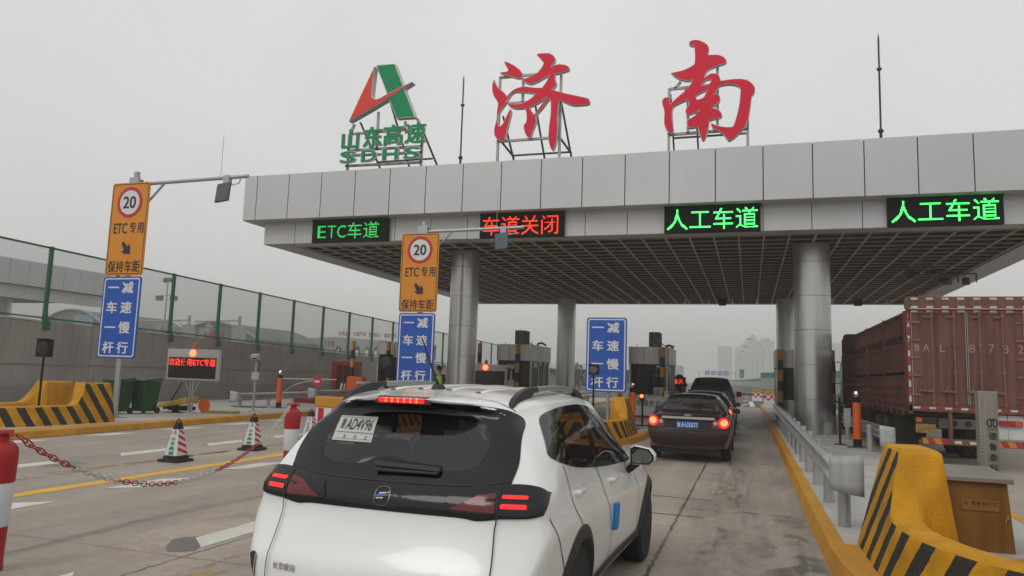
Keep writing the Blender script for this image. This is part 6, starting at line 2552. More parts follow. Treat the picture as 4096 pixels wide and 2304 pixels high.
# temporary paper plate in the rear window
pp_ = feat('paper_plate', M('paper', (0.50, 0.54, 0.50), .7, 0, .04), SUV, [project([(-.488, 1.262), (-.205, 1.262), (-.232, 1.405), (-.498, 1.402)], suv_tree, 'y', .006, smooth=False)])
L = Letters((0, 0, 0))
L.put('鲁', -.452, 1.362, .036, .062, off=.0, em=True, warp=on_rear(suv_tree, .013))
L.put('AD4V96', -.335, 1.360, .185, .062, off=.0, warp=on_rear(suv_tree, .013))
for i, ch in enumerate('年月日'): L.put(ch, -.405 + .075 * i, 1.288, .020, .024, off=.0, em=True, warp=on_rear(suv_tree, .013))
L.build('plate_lettering', m_signblk, pp_)
bs = [project(q, suv_tree, 'y', .012, smooth=False) for q in ([(-.475, 1.308), (-.215, 1.308), (-.215, 1.3105), (-.475, 1.3105)], [(-.47, 1.272), (-.212, 1.272), (-.212, 1.2735), (-.47, 1.2735)], [(-.486, 1.392), (-.236, 1.394), (-.236, 1.396), (-.486, 1.394)])]
feat('plate_rule', m_signblk, pp_, bs)
# high brake lamp under the roof spoiler, wiper
mb = MB()
mb.prism([(-.20, 1.498), (.17, 1.498), (.14, 1.545), (-.17, 1.545)], lambda a, b: (a, .325, b), lambda a, b: (a, .40, b))
hb = mb.build('high_brake_lamp', m_taildark, SUV, bev=.008)
mb = MB()
for i in range(6):
    for z in (1.514, 1.529): mb.lathe([(.0065, 0), (.005, .006), (.001, .008)], (-.115 + .040 * i, .324, z), 10, axis='Y')
mb.build('led_row', m_lithot, hb)
mb = MB()
mb.prism(rrect(.30, .030, .010, 3, -.015, 1.520), lambda a, b: (a, .3215, b), lambda a, b: (a, .3245, b))
mb.build('led_glow_lens', m_lit, hb)
mb = MB()
mb.hull8([(-.105, .205, 1.150), (.30, .215, 1.140), (.30, .27, 1.140), (-.09, .26, 1.150), (-.115, .215, 1.182), (.295, .225, 1.168), (.295, .27, 1.172), (-.09, .28, 1.19)])
mb.hull8([(-.10, .20, 1.12), (.28, .21, 1.125), (.28, .24, 1.125), (-.08, .24, 1.12), (-.11, .205, 1.145), (.30, .215, 1.14), (.30, .24, 1.14), (-.09, .245, 1.145)])
mb.build('rear_wiper', m_plastic, SUV, bev=.012)

# roof: spoiler lip, rails, aerial, pressings
feat('roof_seam', m_seam, SUV, [line_on(suv_tree, [(-.60, .60), (-.3, .545), (0, .53), (.3, .545), (.60, .60)], .006, 'z', .004)])
for s in (-1, 1):
    def rail_path(t):
        y = .60 + 1.87 * t
        e = min(1, t / .22, (1 - t) / .22)
        lift = .060 * math.sqrt(max(0, 1 - (1 - e) ** 2))
        hx = s * (.565 - .01 * t)
        h, _, _, _ = suv_tree.ray_cast(Vector((hx, y, 5)), Vector((0, 0, -1)))
        return (hx, y, h.z + lift)
    for nm, mt, a, b in (('roof_rail', m_plastic, 0, .27), ('roof_rail', M('satin_silver', (.36, .37, .37), .35, .7, .03), .27, .76), ('roof_rail', m_plastic, .76, 1.0)):
        mb = MB()
        pts = [rail_path(a + (b - a) * i / 10) for i in range(11)]
        rows = []
        for i, (x, y, z) in enumerate(pts):
            h, _, _, _ = suv_tree.ray_cast(Vector((x, y, 5)), Vector((0, 0, -1)))
            low = h.z - .004 if (a == 0 and i < 8) or (b == 1.0 and i > 2) else z - .035
            rows.append([mb.b.verts.new(q) for q in ((x - .022, y, low), (x + .022, y, low), (x + .018, y, z), (x - .018, y, z))])
        for p, q in zip(rows, rows[1:]):
            for k in range(4): mb.b.faces.new((p[k], p[(k + 1) % 4], q[(k + 1) % 4], q[k]))
        mb.b.faces.new(rows[0][::-1])
        mb.b.faces.new(rows[-1])
        mb.build(nm, mt, SUV, bev=.006)
mb = MB()
mb.lathe([(.048, 0), (.046, .012), (.034, .032), (.015, .040), (.002, .041)], (0, .80, 1.578), 18)
mb.tube([(0, .80, 1.60), (-.012, .765, 1.66), (-.045, .62, 1.90)], [.013, .008, .004], 8)
mb.build('roof_aerial', m_plastic, SUV)
for x in (-.30, -.10, .10, .30):
    mb = MB()
    rows = []
    for i in range(13):
        y = .75 + 1.3 * i / 12
        q = []
        for dx, dz in ((-.028, -.002), (-.012, .007), (.012, .007), (.028, -.002)):
            h, _, _, _ = suv_tree.ray_cast(Vector((x + dx, y, 5)), Vector((0, 0, -1)))
            q.append(mb.b.verts.new(h + Vector((0, 0, dz))))
        rows.append(q)
    for p, q in zip(rows, rows[1:]):
        for k in range(3): mb.b.faces.new((p[k], p[k + 1], q[k + 1], q[k]))
    mb.build('roof_pressing', m_carwhite, SUV)

# sides
for s in (-1, 1):
    seams = [[(.735, 1.165), (.76, 1.03), (.85, .90), (.945, .815), (1.03, .72), (1.07, .62)], [(1.60, 1.07), (1.72, .95), (1.88, .75), (1.98, .55), (2.0, .36)], [(2.95, .97), (3.02, .80), (3.05, .60), (3.04, .36)],
             [(.33, .93), (.40, .84), (.46, .765), (.56, .66), (.64, .57)], [(1.08, .34), (1.6, .335), (3.0, .335)]]
    feat('door_seam', m_seam, SUV, [line_on(suv_tree, q, .008, 'x', .003, s) for q in seams])
    for y, z in ((.88, .985), (1.98, .93)):
        mb = MB()
        for part in (0,):
            xs = s * .905
            h, _, _, _ = suv_tree.ray_cast(Vector((4 * s, y + .12, z)), Vector((-s, 0, 0)))
            x0 = h.x
            mb.hull8([(x0 - .01 * s, y, z - .020), (x0 - .01 * s, y + .24, z - .024), (x0 + .035 * s, y + .21, z - .020), (x0 + .035 * s, y + .03, z - .016),
                      (x0 - .01 * s, y, z + .020), (x0 - .01 * s, y + .24, z + .016), (x0 + .035 * s, y + .21, z + .014), (x0 + .035 * s, y + .03, z + .018)])
        hd = mb.build('door_handle', m_carwhite, SUV, bev=.014, seg=3)
    # black wheel-arch cladding and sill
    for ya in (AXR, AXF):
        bm = bmesh.new()
        rows = []
        for i in range(33):
            a = pi * (-.08 + 1.16 * i / 32)
            q = []
            for r in (.365, .40, .445):
                u, v = ya + r * cos(a), .345 + r * sin(a)
                h, nn, _, _ = suv_tree.ray_cast(Vector((4 * s, u, max(.25, v))), Vector((-s, 0, 0)))
                if h is None: h = Vector((.86 * s, u, v))
                q.append(bm.verts.new((h.x + s * (.018 if r < .44 else .004), u, v)))
            q.insert(0, bm.verts.new((q[0].co.x - s * .20, q[0].co.y, q[0].co.z)))
            rows.append(q)
        for p, q in zip(rows, rows[1:]):
            for k in range(3): bm.faces.new((p[k], p[k + 1], q[k + 1], q[k]))
        feat('wheel_arch', m_plastic, SUV, [bm])
        wheel(SUV, s * .80, ya, .345, .22, s, m_alloy)
    P = [(1.38, .245), (3.22, .245), (3.22, .36), (1.38, .36)]
    sl = feat('sill_cladding', m_plastic, SUV, [project(P, suv_tree, 'x', .010, side=s, smooth=False)])
    feat('sill_strip', m_chrome, sl, [project([(1.45, .295), (3.15, .295), (3.15, .312), (1.45, .312)], suv_tree, 'x', .014, side=s, smooth=False)])
    # mirror
    mb = MB()
    mb.hull8([(s * .86, 2.70, .93), (s * .90, 2.70, .90), (s * .90, 2.80, .90), (s * .86, 2.80, .93), (s * .93, 2.68, 1.02), (s * 1.02, 2.68, 1.0), (s * 1.02, 2.76, 1.0), (s * .93, 2.76, 1.02)])
    st = mb.build('mirror_arm', m_gloss, SUV, bev=.01)
    mb = MB()
    mb.prism([(s * a, b) for a, b in ((.92, .985), (1.08, .985), (1.125, 1.02), (1.125, 1.07), (1.08, 1.125), (.95, 1.145), (.915, 1.12))], lambda a, b: (a, 2.64, b), lambda a, b: (a + s * -.01, 2.80, b * .97 + .03))
    mh = mb.build('mirror_housing', m_carwhite, SUV, bev=.018, seg=3)
    mb = MB()
    mb.prism([(s * a, b) for a, b in ((.925, .992), (1.075, .992), (1.115, 1.025), (1.115, 1.068), (1.075, 1.118), (.953, 1.137), (.922, 1.115))], lambda a, b: (a, 2.632, b), lambda a, b: (a, 2.645, b))
    mb.build('mirror_surround', m_gloss, mh)
    mb = MB()
    mb.prism([(s * a, b) for a, b in ((.94, 1.005), (1.07, 1.005), (1.10, 1.03), (1.10, 1.065), (1.065, 1.108), (.96, 1.122), (.938, 1.105))], lambda a, b: (a, 2.626, b), lambda a, b: (a, 2.631, b))
    mb.build('mirror_glass', M('mirror_glass', (.20, .21, .22), .02, 1.0, 0), mh)
mb = MB()
h, _, _, _ = suv_tree.ray_cast(Vector((4, 2.07, .66)), Vector((-1, 0, 0)))
mb.hull8([(h.x - .01, 2.0, .57), (h.x + .03, 2.0, .57), (h.x + .03, 2.10, .57), (h.x - .01, 2.10, .57), (h.x, 2.02, .76), (h.x + .035, 2.02, .76), (h.x + .035, 2.12, .76), (h.x, 2.12, .76)])
mb.build('door_edge_foam', M('blue_foam', (.03, .20, .52), .8), SUV, bev=.012)
mb = MB()
mb.box(-.75, .75, .6, 4.1, .20, .33)
for ya in (AXR, AXF):
    mb.box(-.88, .88, ya - .36, ya + .36, .30, .66) if False else mb.box(-.60, .60, ya - .36, ya + .36, .30, .62)
mb.build('underbody', m_plastic, SUV)
# ---------------------------------------------------------------- saloons ahead
ST = dict(
    zb=[(0, .30), (.5, .25), (.9, .20), (3.9, .20), (4.8, .25)],
    wl=[(0, .78), (.5, .84), (2.4, .85), (3.9, .84), (4.8, .66)],
    wm=[(0, .875), (.4, .90), (1.2, .905), (2.6, .90), (3.9, .89), (4.8, .70)],
    zs=[(0, .74), (2.4, .70), (4.8, .66)],
    wb=[(0, .80), (.4, .84), (1.0, .86), (2.4, .86), (3.5, .84), (4.1, .78), (4.8, .6)],
    zt=[(0, .96), (.8, .98), (1.6, .96), (2.6, .93), (3.6, .90), (4.8, .74)],
    wr=[(0, .70), (.45, .70), (.72, .70), (1.2, .585), (1.7, .56), (2.6, .565), (3.1, .60), (3.6, .68), (4.1, .68), (4.8, .5)],
    zr=[(0, 1.01), (.45, 1.035), (.70, 1.055), (1.0, 1.18), (1.4, 1.345), (1.75, 1.40), (2.5, 1.40), (2.9, 1.29), (3.4, 1.06), (3.7, .97), (4.8, .78)],
    zc=[(0, 1.04), (.45, 1.065), (.70, 1.085), (1.0, 1.22), (1.4, 1.395), (1.75, 1.455), (2.5, 1.455), (2.9, 1.345), (3.4, 1.11), (3.7, 1.02), (4.8, .82)])
SREAR = [(.2, .12), (.34, .03), (.5, 0), (.66, .01), (.70, .06), (.90, .085), (1.0, .07), (1.04, .06), (1.06, .10), (1.3, .12)]


def s_rear(x, z): return interp(SREAR, z) + .12 * (abs(x) / .88) ** 2.6 + .06 * max(0, abs(x) - .6)


def s_front(x, z): return .05 + .22 * (abs(x) / .8) ** 2.2


S_RW = [(-.60, 1.10), (0, 1.112), (.60, 1.10), (.56, 1.25), (.49, 1.37), (.40, 1.415), (0, 1.428), (-.40, 1.415), (-.49, 1.37), (-.56, 1.25)]
S_RWI = [(-.555, 1.118), (0, 1.13), (.555, 1.118), (.52, 1.25), (.455, 1.355), (.38, 1.395), (0, 1.407), (-.38, 1.395), (-.455, 1.355), (-.52, 1.25)]
S_SW = [(.95, 1.00), (1.6, .975), (2.6, .95), (3.35, .94), (3.0, 1.15), (2.55, 1.33), (2.1, 1.375), (1.6, 1.36), (1.3, 1.27), (1.05, 1.12)]
S_SWI = [(1.12, 1.03), (1.6, 1.01), (2.6, .985), (3.15, .975), (2.93, 1.13), (2.52, 1.29), (2.1, 1.335), (1.65, 1.32), (1.38, 1.245), (1.20, 1.13)]
S_WS = [(-.62, .99), (0, 1.03), (.62, .99), (.55, 1.2), (.47, 1.36), (0, 1.41), (-.47, 1.36), (-.55, 1.2)]


def saloon(name, loc, label, paint_, plate, emblem, k=6):
    e = empty(name, loc, label, 'car', 'cars queueing in the lane')
    bm, tree = car_shell(ST, 4.8, s_rear, s_front, None, k=k, L0=.6)
    ax, r = (.98, 3.70), .32
    A, B_, C_ = grown(S_RWI, .02), grown(S_SWI, .02), grown(S_WS, -.02)
    def cut(c, n):
        if n.y < -.15 and c.y > .5 and c.y < 2.0 and c.z > 1.08 and inside((c.x, c.z), A): return True
        if abs(c.x) > .45 and abs(n.x) > .3 and inside((c.y, c.z), B_): return True
        if n.y > .2 and c.y > 2.4 and c.z > 1.0 and inside((c.x, c.z), C_): return True
        return any(abs(c.x) > .6 and (c.y - ya) ** 2 + (c.z - r) ** 2 < .355 ** 2 for ya in ax)
    cut_faces(bm, cut)
    feat('body', paint_, e, [bm])
    feat('rear_window_border', m_gloss, e, [ring_on(S_RW, S_RWI, tree, 'y', .004, n=100, kr=3)])
    feat('rear_window', m_carglass, e, [project(S_RWI, tree, 'y', .002)])
    feat('windscreen', m_carglass, e, [project(S_WS, tree, 'f', .002)])
    for s in (-1, 1):
        feat('side_window_frame', m_gloss, e, [ring_on(S_SW, S_SWI, tree, 'x', .004, s, n=100, kr=3, ctr=(2.0, 1.13))])
        feat('side_window', m_carglass, e, [project(S_SWI, tree, 'x', .002, side=s)])
        for ya in ax: wheel(e, s * .77, ya, r, .21, s, m_alloy)
        P = [(.50, .765), (.52, .88), (.62, .965), (.74, .985), (.86, .955), (.895, .90), (.875, .80), (.80, .755), (.62, .742)]
        lamp = feat('tail_lamp', m_tailred, e, [project(P if s > 0 else mirror(P), tree, 'y', .008, step=.04)])
        D = disc(.118, 24, s * .745, .868)
        feat('lit_ring', m_lit, lamp, [project(D, tree, 'y', .013, smooth=False)])
        D = disc(.075, 20, s * .75, .872)
        feat('bulb', m_lithot, lamp, [project(D, tree, 'y', .017, smooth=False)])
        D = disc(.045, 18, s * .575, .86)
        feat('reverse_lamp', M('grey_lens_white', (.40, .38, .36), .2), lamp, [project(D, tree, 'y', .014, smooth=False)])
        P = rrect(.17, .05, .012, 3, s * .66, .36)
        feat('reflector', m_tailred, e, [project(P, tree, 'y', .006, smooth=False)])
        feat('boot_seam', m_seam, e, [line_on(tree, [(s * .60, 1.04), (s * .57, .95), (s * .50, .90), (s * .48, .72), (s * .40, .66), (0, .655)], .008, 'y', .009)])
        feat('door_seam', m_seam, e, [line_on(tree, q, .008, 'x', .003, s) for q in ([(1.12, .95), (1.2, .75), (1.35, .55)], [(2.1, .94), (2.12, .5), (2.1, .25)], [(3.25, .9), (3.28, .5), (3.25, .25)])])
        mb = MB()
        mb.prism([(s * a, b) for a, b in ((.86, .98), (1.02, .97), (1.06, 1.0), (1.05, 1.07), (.98, 1.105), (.88, 1.09))], lambda a, b: (a, 3.00, b), lambda a, b: (a, 3.13, b * .96 + .045))
        mh = mb.build('mirror_housing', paint_, e, bev=.02, seg=3)
        mb = MB()
        mb.prism([(s * a, b) for a, b in ((.885, .99), (1.01, .985), (1.04, 1.005), (1.03, 1.06), (.97, 1.09), (.895, 1.08))], lambda a, b: (a, 2.988, b), lambda a, b: (a, 2.998, b))
        mb.build('mirror_glass', m_darkglass, mh)
    feat('chrome_strip', M('bright_trim', (.50, .50, .50), .3, .2, 0), e, [project([(-.57, .928), (.57, .928), (.55, .980), (-.55, .980)], tree, 'y', .010, smooth=False)])
    cabin(e, .80, .9, 3.2, .48, 1.40, [(-.36, 1.3), (.36, 1.3), (-.38, 2.2), (.38, 2.2)])
    mb = MB()
    mb.hull8([(-.6, .72, .8), (.6, .72, .8), (.6, 1.5, .8), (-.6, 1.5, .8), (-.58, .80, 1.06), (.58, .80, 1.06), (.55, 1.4, 1.08), (-.55, 1.4, 1.08)])
    mb.build('parcel_shelf', m_cabin, e)
    mb = MB()
    mb.box(-.17, .17, .95, 1.0, 1.085, 1.125)
    mb.build('high_brake_lamp', m_lit, e)
    mb = MB()
    mb.hull8([(.2, .82, 1.07), (.5, .82, 1.07), (.5, 1.0, 1.07), (.2, 1.0, 1.07), (.22, .84, 1.13), (.48, .84, 1.13), (.46, .98, 1.14), (.24, .98, 1.14)])
    mb.build('tissue_box', m_whitebox, e, bev=.02)
    mb = MB()
    mb.box(-.68, .68, .3, 4.4, .17, .30)
    mb.box(-.55, .55, .6, 1.35, .28, .5)
    mb.build('underbody', m_plastic, e)
    feat('lower_bumper', m_plastic, e, [project([(-.70, .30), (.70, .30), (.66, .36), (-.66, .36)], tree, 'y', .005, smooth=False)])
    if plate:
        mb = MB()
        mb.box(-.235, .235, .035, .05, .735, .875)
        pl = mb.build('number_plate', M('blue_plate', (.012, .10, .36), .4, var=0), e, bev=.006)
        Lt = Letters((0, .0315, 0))
        Lt.put('鲁', -.185, .805, .07, .10, off=.015, em=True)
        Lt.put('A', -.105, .805, .055, .095, off=.015)
        Lt.put('·', -.058, .805, .012, .012, off=.02)
        Lt.put(plate, .082, .805, .255, .095, off=.012)
        Lt.build('plate_lettering', m_signwhite, pl)
    if emblem:
        w_ = on_rear(tree, .012)
        Pp = [(-.088, 1.000), (-.030, 1.000), (-.030, .988), (.030, .988), (.030, 1.000), (.080, 1.000), (.090, 1.022), (.033, 1.022), (.033, 1.034), (-.028, 1.034), (-.028, 1.022), (-.078, 1.022)]
        mb = MB()
        mb.poly([w_(a * .95, b * .0 + (b - 1.01) + 1.012, 0) for a, b in Pp])
        mb.build('badge', M('gold_badge', (.62, .47, .18), .3, .6, 0), e, smooth=False)
        Lt = Letters((0, 0, 0))
        Lt.put('EPICA', -.62, 1.018, .13, .028, off=.015, warp=on_rear(tree, .010))
        Lt.build('badge_lettering', m_chrome, e)
    return e, tree


m_maroon = paint('dark_maroon_car_paint', (0.020, 0.008, 0.010), .2, 0, .25)
m_blackcar = paint('black_car_paint', (0.007, 0.007, 0.008), .2, 0, .25)
saloon('dark_saloon', (-1.29, 16.55, 0), 'dark maroon saloon with blue number plate and brake lamps lit, second car in the queue', m_maroon, 'UX677', True)
saloon('black_saloon', (-1.35, 22.4, 0), 'black saloon mostly hidden behind the dark maroon one, one brake lamp showing', m_blackcar, None, False, k=4)

# black van at the booth
VT = dict(zb=[(0, .32), (4.8, .28)], wl=[(0, .78), (.5, .86), (4.2, .84), (4.8, .7)], wm=[(0, .88), (.4, .91), (4.0, .90), (4.8, .72)], zs=[(0, .85), (4.8, .8)],
          wb=[(0, .83), (.5, .87), (3.6, .86), (4.8, .6)], zt=[(0, 1.15), (3.2, 1.12), (4.0, 1.0), (4.8, .8)], wr=[(0, .58), (.5, .63), (2.6, .64), (3.3, .70), (3.9, .68), (4.8, .5)],
          zr=[(0, 1.83), (.4, 1.86), (2.4, 1.86), (2.9, 1.65), (3.5, 1.22), (3.9, 1.06), (4.8, .86)], zc=[(0, 1.90), (.5, 1.93), (2.4, 1.93), (2.9, 1.72), (3.5, 1.28), (3.9, 1.12), (4.8, .9)])
VR = [(.3, .08), (.5, 0), (.9, .03), (1.1, .06), (1.75, .30), (1.9, .36)]
van = empty('black_van', (-1.42, 29.3, 0), 'tall black van at the booth, first in the queue, wide dark rear window', 'van', 'cars queueing in the lane')
vb, vt = car_shell(VT, 4.8, lambda x, z: interp(VR, z) + .10 * (abs(x) / .85) ** 2.6, s_front, None, k=4, L0=.9)
cut_faces(vb, lambda c, n: any(abs(c.x) > .6 and (c.y - ya) ** 2 + (c.z - .34) ** 2 < .37 ** 2 for ya in (.9, 3.8)))
feat('body', m_blackcar, van, [vb])
feat('rear_window', m_frit, van, [project([(-.66, 1.18), (.66, 1.18), (.60, 1.5), (.53, 1.78), (-.53, 1.78), (-.60, 1.5)], vt, 'y', .006, smooth=False)])
for s in (-1, 1):
    feat('side_window', m_frit, van, [project([(.5, 1.2), (3.1, 1.18), (2.7, 1.55), (2.45, 1.74), (.55, 1.76)], vt, 'x', .005, side=s, smooth=False)])
    P = [(.70, .85), (.84, .85), (.85, 1.15), (.74, 1.2)]
    feat('tail_lamp', m_tailred, van, [project(P if s > 0 else mirror(P), vt, 'y', .008, smooth=False)])
    for ya in (.9, 3.8): wheel(van, s * .78, ya, .34, .21, s, m_alloy)
    mb = MB()
    mb.cbox((s * .98, 2.95, 1.27), (.20, .12, .22))
    mb.build('mirror_housing', m_gloss, van, bev=.04, seg=3)
    mb = MB()
    mb.cbox((s * .99, 2.885, 1.27), (.15, .01, .17))
    mb.build('mirror_glass', m_darkglass, van)

# small blue and white car seen only as a reflection is left out; pale saloon roof beyond the booth lanes is hidden
# ---------------------------------------------------------------- red slatted lorry in the right lane
TX0, TX1, TY0, TY1 = 3.43, 5.85, 18.9, 31.0
to = (4.64, 18.9, 0)
TR = empty('red_lorry', to, 'long dusty red slatted lorry with wide rear doors in the right lane beyond the island', 'lorry')
m_tred = M('dusty_red_truck_paint', (0.105, 0.028, 0.022), 0.75, 0, 0.25, 1.2, streak=0.4, fine=0.12)
m_tdoor = M('dusty_red_door_paint', (0.160, 0.068, 0.050), 0.8, 0, 0.20, .8, streak=0.45, fine=0.10)
m_tbrown = M('dusty_tarp_board', (0.145, 0.09, 0.062), 0.85, 0, 0.2, 1.5, streak=.3)
m_rust = M('worn_edge_paint', (0.20, 0.10, 0.085), 0.7, 0, .3, 3)
m_tape_w = M('white_tape', (0.52, 0.50, 0.46), 0.5, 0, .2, 6)
m_tape_r = M('red_tape', (0.33, 0.022, 0.022), 0.5, 0, .2, 6)
m_chassis = M('chassis_black', (0.018, 0.016, 0.015), 0.8, 0, .3, 3)
m_dirt = M('muddy_rubber', (0.035, 0.028, 0.023), .9, 0, .3, 4)


def tr(name, mat, fn, par=TR, bev=0.0):
    mb = MB(to)
    fn(mb)
    return mb.build(name, mat, par, bev=bev)


yr = TY0
# rear doors
for x0, x1 in ((TX0 + .09, 4.632), (4.648, TX1 - .09)):
    d = tr('rear_door', m_tdoor, lambda mb: mb.box(x0, x1, yr + .02, yr + .08, 1.40, 3.50))
    n = 3
    def ribs(mb):
        for k in range(5):
            x = x0 + (x1 - x0) * (k + .5) / 5
            mb.prism([(x - .085, yr + .02), (x - .055, yr + .011), (x + .055, yr + .011), (x + .085, yr + .02)], lambda a, b: (a, b, 1.45), lambda a, b: (a, b, 3.45))
        mb.box(x0, x1, yr - .005, yr + .02, 1.40, 1.44)
        mb.box(x0, x1, yr - .005, yr + .02, 3.46, 3.50)
    tr('pressed_panel', m_tdoor, ribs, d)
    def rods(mb):
        for f in (.38, .78) if x0 < 4 else (.22, .62):
            x = x0 + (x1 - x0) * f
            mb.tube([(x, yr - .035, 1.38), (x, yr - .035, 3.52)], .017, 8)
            for z in (1.45, 2.15, 2.75, 3.42): mb.cbox((x, yr - .02, z), (.07, .05, .05))
            mb.bar((x, yr - .05, 1.70), (x - .30, yr - .05, 1.72), .025, .04)
            mb.cbox((x - .18, yr - .04, 1.74), (.04, .05, .12))
            mb.cbox((x - .10, yr - .03, 3.38), (.13, .04, .03))
    tr('lock_rod', m_rust, rods, d)
    tr('door_edge', m_lightsteel, lambda mb: (mb.bar((x0 + .01, yr - .004, 1.42), (x0 + .01, yr - .004, 3.5), .018, .012), mb.bar((x1 - .01, yr - .004, 1.42), (x1 - .01, yr - .004, 3.5), .018, .012)), d)
    def hinge(mb):
        xh = TX0 + .02 if x0 < 4 else TX1 - .02
        sg = 1 if x0 < 4 else -1
        for z in (1.62, 2.06, 2.46, 2.86, 3.26):
            mb.box(min(xh, xh + sg * .25), max(xh, xh + sg * .25), yr - .02, yr + .018, z - .025, z + .025)
            mb.tube([(xh + sg * .06, yr - .025, z - .04), (xh + sg * .06, yr - .025, z + .04)], .018, 8)
    tr('hinge', m_rust, hinge, d)
Lt = Letters((0, yr - .002, 0), par=to)
m_fadedtxt = M('faded_white_lettering', (0.40, 0.27, 0.24), .8, 0, .25, 9)
for ch, gx, w in (('鲁', 650, .13), ('A', 724, .13), ('L', 855, .11), ('8', 1083, .11), ('7', 1230, .11), ('3', 1338, .11), ('2', 1450, .11)):
    Lt.put(ch, TX0 + (gx - 570) * .00255, 2.68, w, .185, off=-.012 if ch != '鲁' else 0, em=ch == '鲁')
Lt.build('door_lettering', m_fadedtxt, TR)
# frame of the box and header board
tr('rear_frame', m_tdoor, lambda mb: (mb.box(TX0, TX0 + .085, yr, yr + .12, 1.18, 3.55), mb.box(TX1 - .085, TX1, yr, yr + .12, 1.18, 3.55), mb.box(TX0, TX1, yr, yr + .12, 1.24, 1.395), mb.box(TX0 + .086, TX1 - .086, yr, yr + .12, 3.505, 3.56)), bev=.012)
tr('header_board', m_tbrown, lambda mb: mb.prism(rrect(TX1 - TX0 + .04, .30, .07, 4, (TX0 + TX1) / 2, 3.70), lambda a, b: (a, yr - .03, b), lambda a, b: (a, yr + .10, b)), bev=.01)
tr('header_bar', m_lightsteel, lambda mb: mb.tube([(TX0 + .05, yr - .05, 3.565), (TX1, yr - .05, 3.565)], .014, 8))
def tape(col):
    def f(mb):
        k = 0
        x = TX0 + .10
        while x < TX1 - .1:
            for z, yy in ((3.80, yr - .034), (3.61, yr - .034), (3.515, yr - .004), (1.325, yr - .004)):
                if (k % 2 == 0) == (col == 'w'): mb.box(x, x + .14, yy - .002, yy, z - .022, z + .022)
            x += .158
            k += 1
        z = 1.45
        k = 0
        while z < 3.4:
            for xx in (TX0 + .042, TX1 - .042):
                if (k % 2 == 0) == (col == 'w'): mb.box(xx - .022, xx + .022, yr - .006, yr - .004, z, z + .14)
            z += .17
            k += 1
    return f
tr('reflective_tape', m_tape_w, tape('w'))
tr('reflective_tape', m_tape_r, tape('r'))
# sides: slatted gates in four bays
bays = [18.98, 21.75, 24.8, 27.9, 31.0]
for sx, x in ((-1, TX0), (1, TX1)):
    for a, b in zip(bays, bays[1:]):
        def upper(mb):
            for z0, z1 in ((3.44, 3.50), (2.97, 3.03)): mb.box(x - .03, x + .03, a + .05, b - .05, z0, z1)
            n = 13
            for i in range(n):
                y = a + .12 + (b - a - .24) * i / (n - 1)
                mb.box(x - .012, x + .012, y - .040, y + .040, 3.03, 3.44)
        tr('upper_gate', m_tred, upper)
        def mid(mb):
            for z0, z1 in ((2.72, 2.79), (2.12, 2.19)): mb.box(x - .035, x + .035, a + .05, b - .05, z0, z1)
            n = 15
            for i in range(n):
                y = a + .10 + (b - a - .2) * i / (n - 1)
                mb.box(x - .02, x + .02, y - .075, y + .075, 2.19, 2.72)
        tr('middle_gate', m_tred, mid)
        def low(mb):
            mb.box(x - .03, x + .03, a + .04, b - .04, 1.28, 2.02)
            for i in range(7):
                y = a + .25 + (b - a - .5) * i / 6
                for z in (1.42, 1.62, 1.82): mb.cbox((x + sx * .03, y, z), (.05, .24, .10))
            mb.box(x - .045, x + .045, a + .04, b - .04, 2.0, 2.05)
            mb.box(x - .05, x + .05, a + .02, b - .02, 1.22, 1.30)
            for i in range(4): mb.cbox((x + sx * .05, a + .3 + (b - a - .6) * i / 3, 1.2), (.06, .10, .16))
        tr('drop_side', m_tred, low, bev=.01)
    for y in bays: tr('side_post', m_tred, lambda mb: mb.box(x - .05, x + .05, y - .05, y + .05, 1.22, 3.52))
tr('front_wall', m_tred, lambda mb: mb.prism(rrect(TX1 - TX0, 2.5, .15, 4, (TX0 + TX1) / 2, 2.5), lambda a, b: (a, 31.05, b), lambda a, b: (a, 31.12, b)))
tr('load_bed', m_chassis, lambda mb: mb.box(TX0 + .05, TX1 - .05, yr + .13, 31, 1.14, 1.22))
tr('cargo', M('dark_load', (.03, .022, .02), .9, 0, .3, 1), lambda mb: mb.box(TX0 + .35, TX1 - .35, yr + .4, 30.5, 1.23, 2.55), bev=.08)
# under-frame
tr('chassis', m_chassis, lambda mb: [mb.box(x - .06, x + .06, yr + .25, 33, .84, 1.13) for x in (4.2, 5.08)] + [mb.box(3.9, 5.4, yr + .2, yr + .3, .88, 1.1), mb.box(3.6, 4.1, 26, 28, .55, 1.1), mb.box(5.2, 5.7, 26, 28.5, .55, 1.1)])
def beam(mb):
    mb.box(4.05, 5.25, yr + .14, yr + .19, .88, 1.10)
tr('rear_cross_beam', M('dusty_grey_steel', (.10, .095, .09), .8, 0, .3, 3), beam)
tr('lightening_hole', m_chassis, lambda mb: [mb.prism(disc(.07, 20, x, .99), lambda a, b: (a, yr + .128, b), lambda a, b: (a, yr + .138, b)) for x in (4.36, 4.64, 4.92)])
bp_ = tr('under_run_bar', m_tdoor, lambda mb: (mb.box(3.68, 5.66, yr - .02, yr + .08, .52, .66), mb.box(4.22, 4.30, yr - .01, yr + .06, .66, 1.24), mb.box(5.06, 5.14, yr - .01, yr + .06, .66, 1.24)), bev=.01)
def chev(col):
    def f(mb):
        for x0 in (3.69, 5.12):
            for k in range(4):
                if (k % 2 == 0) == (col == 'y'):
                    x = x0 + .135 * k
                    mb.poly([(x, yr - .024, .53), (x + .135, yr - .024, .53), (x + .075, yr - .024, .655), (x - .06 + (.06 if k == 0 else 0), yr - .024, .655)])
    return f
tr('warning_stripe', M('amber_reflective', (.52, .22, .02), .5), chev('y'), bp_)
tr('warning_stripe', m_tape_r, chev('r'), bp_)
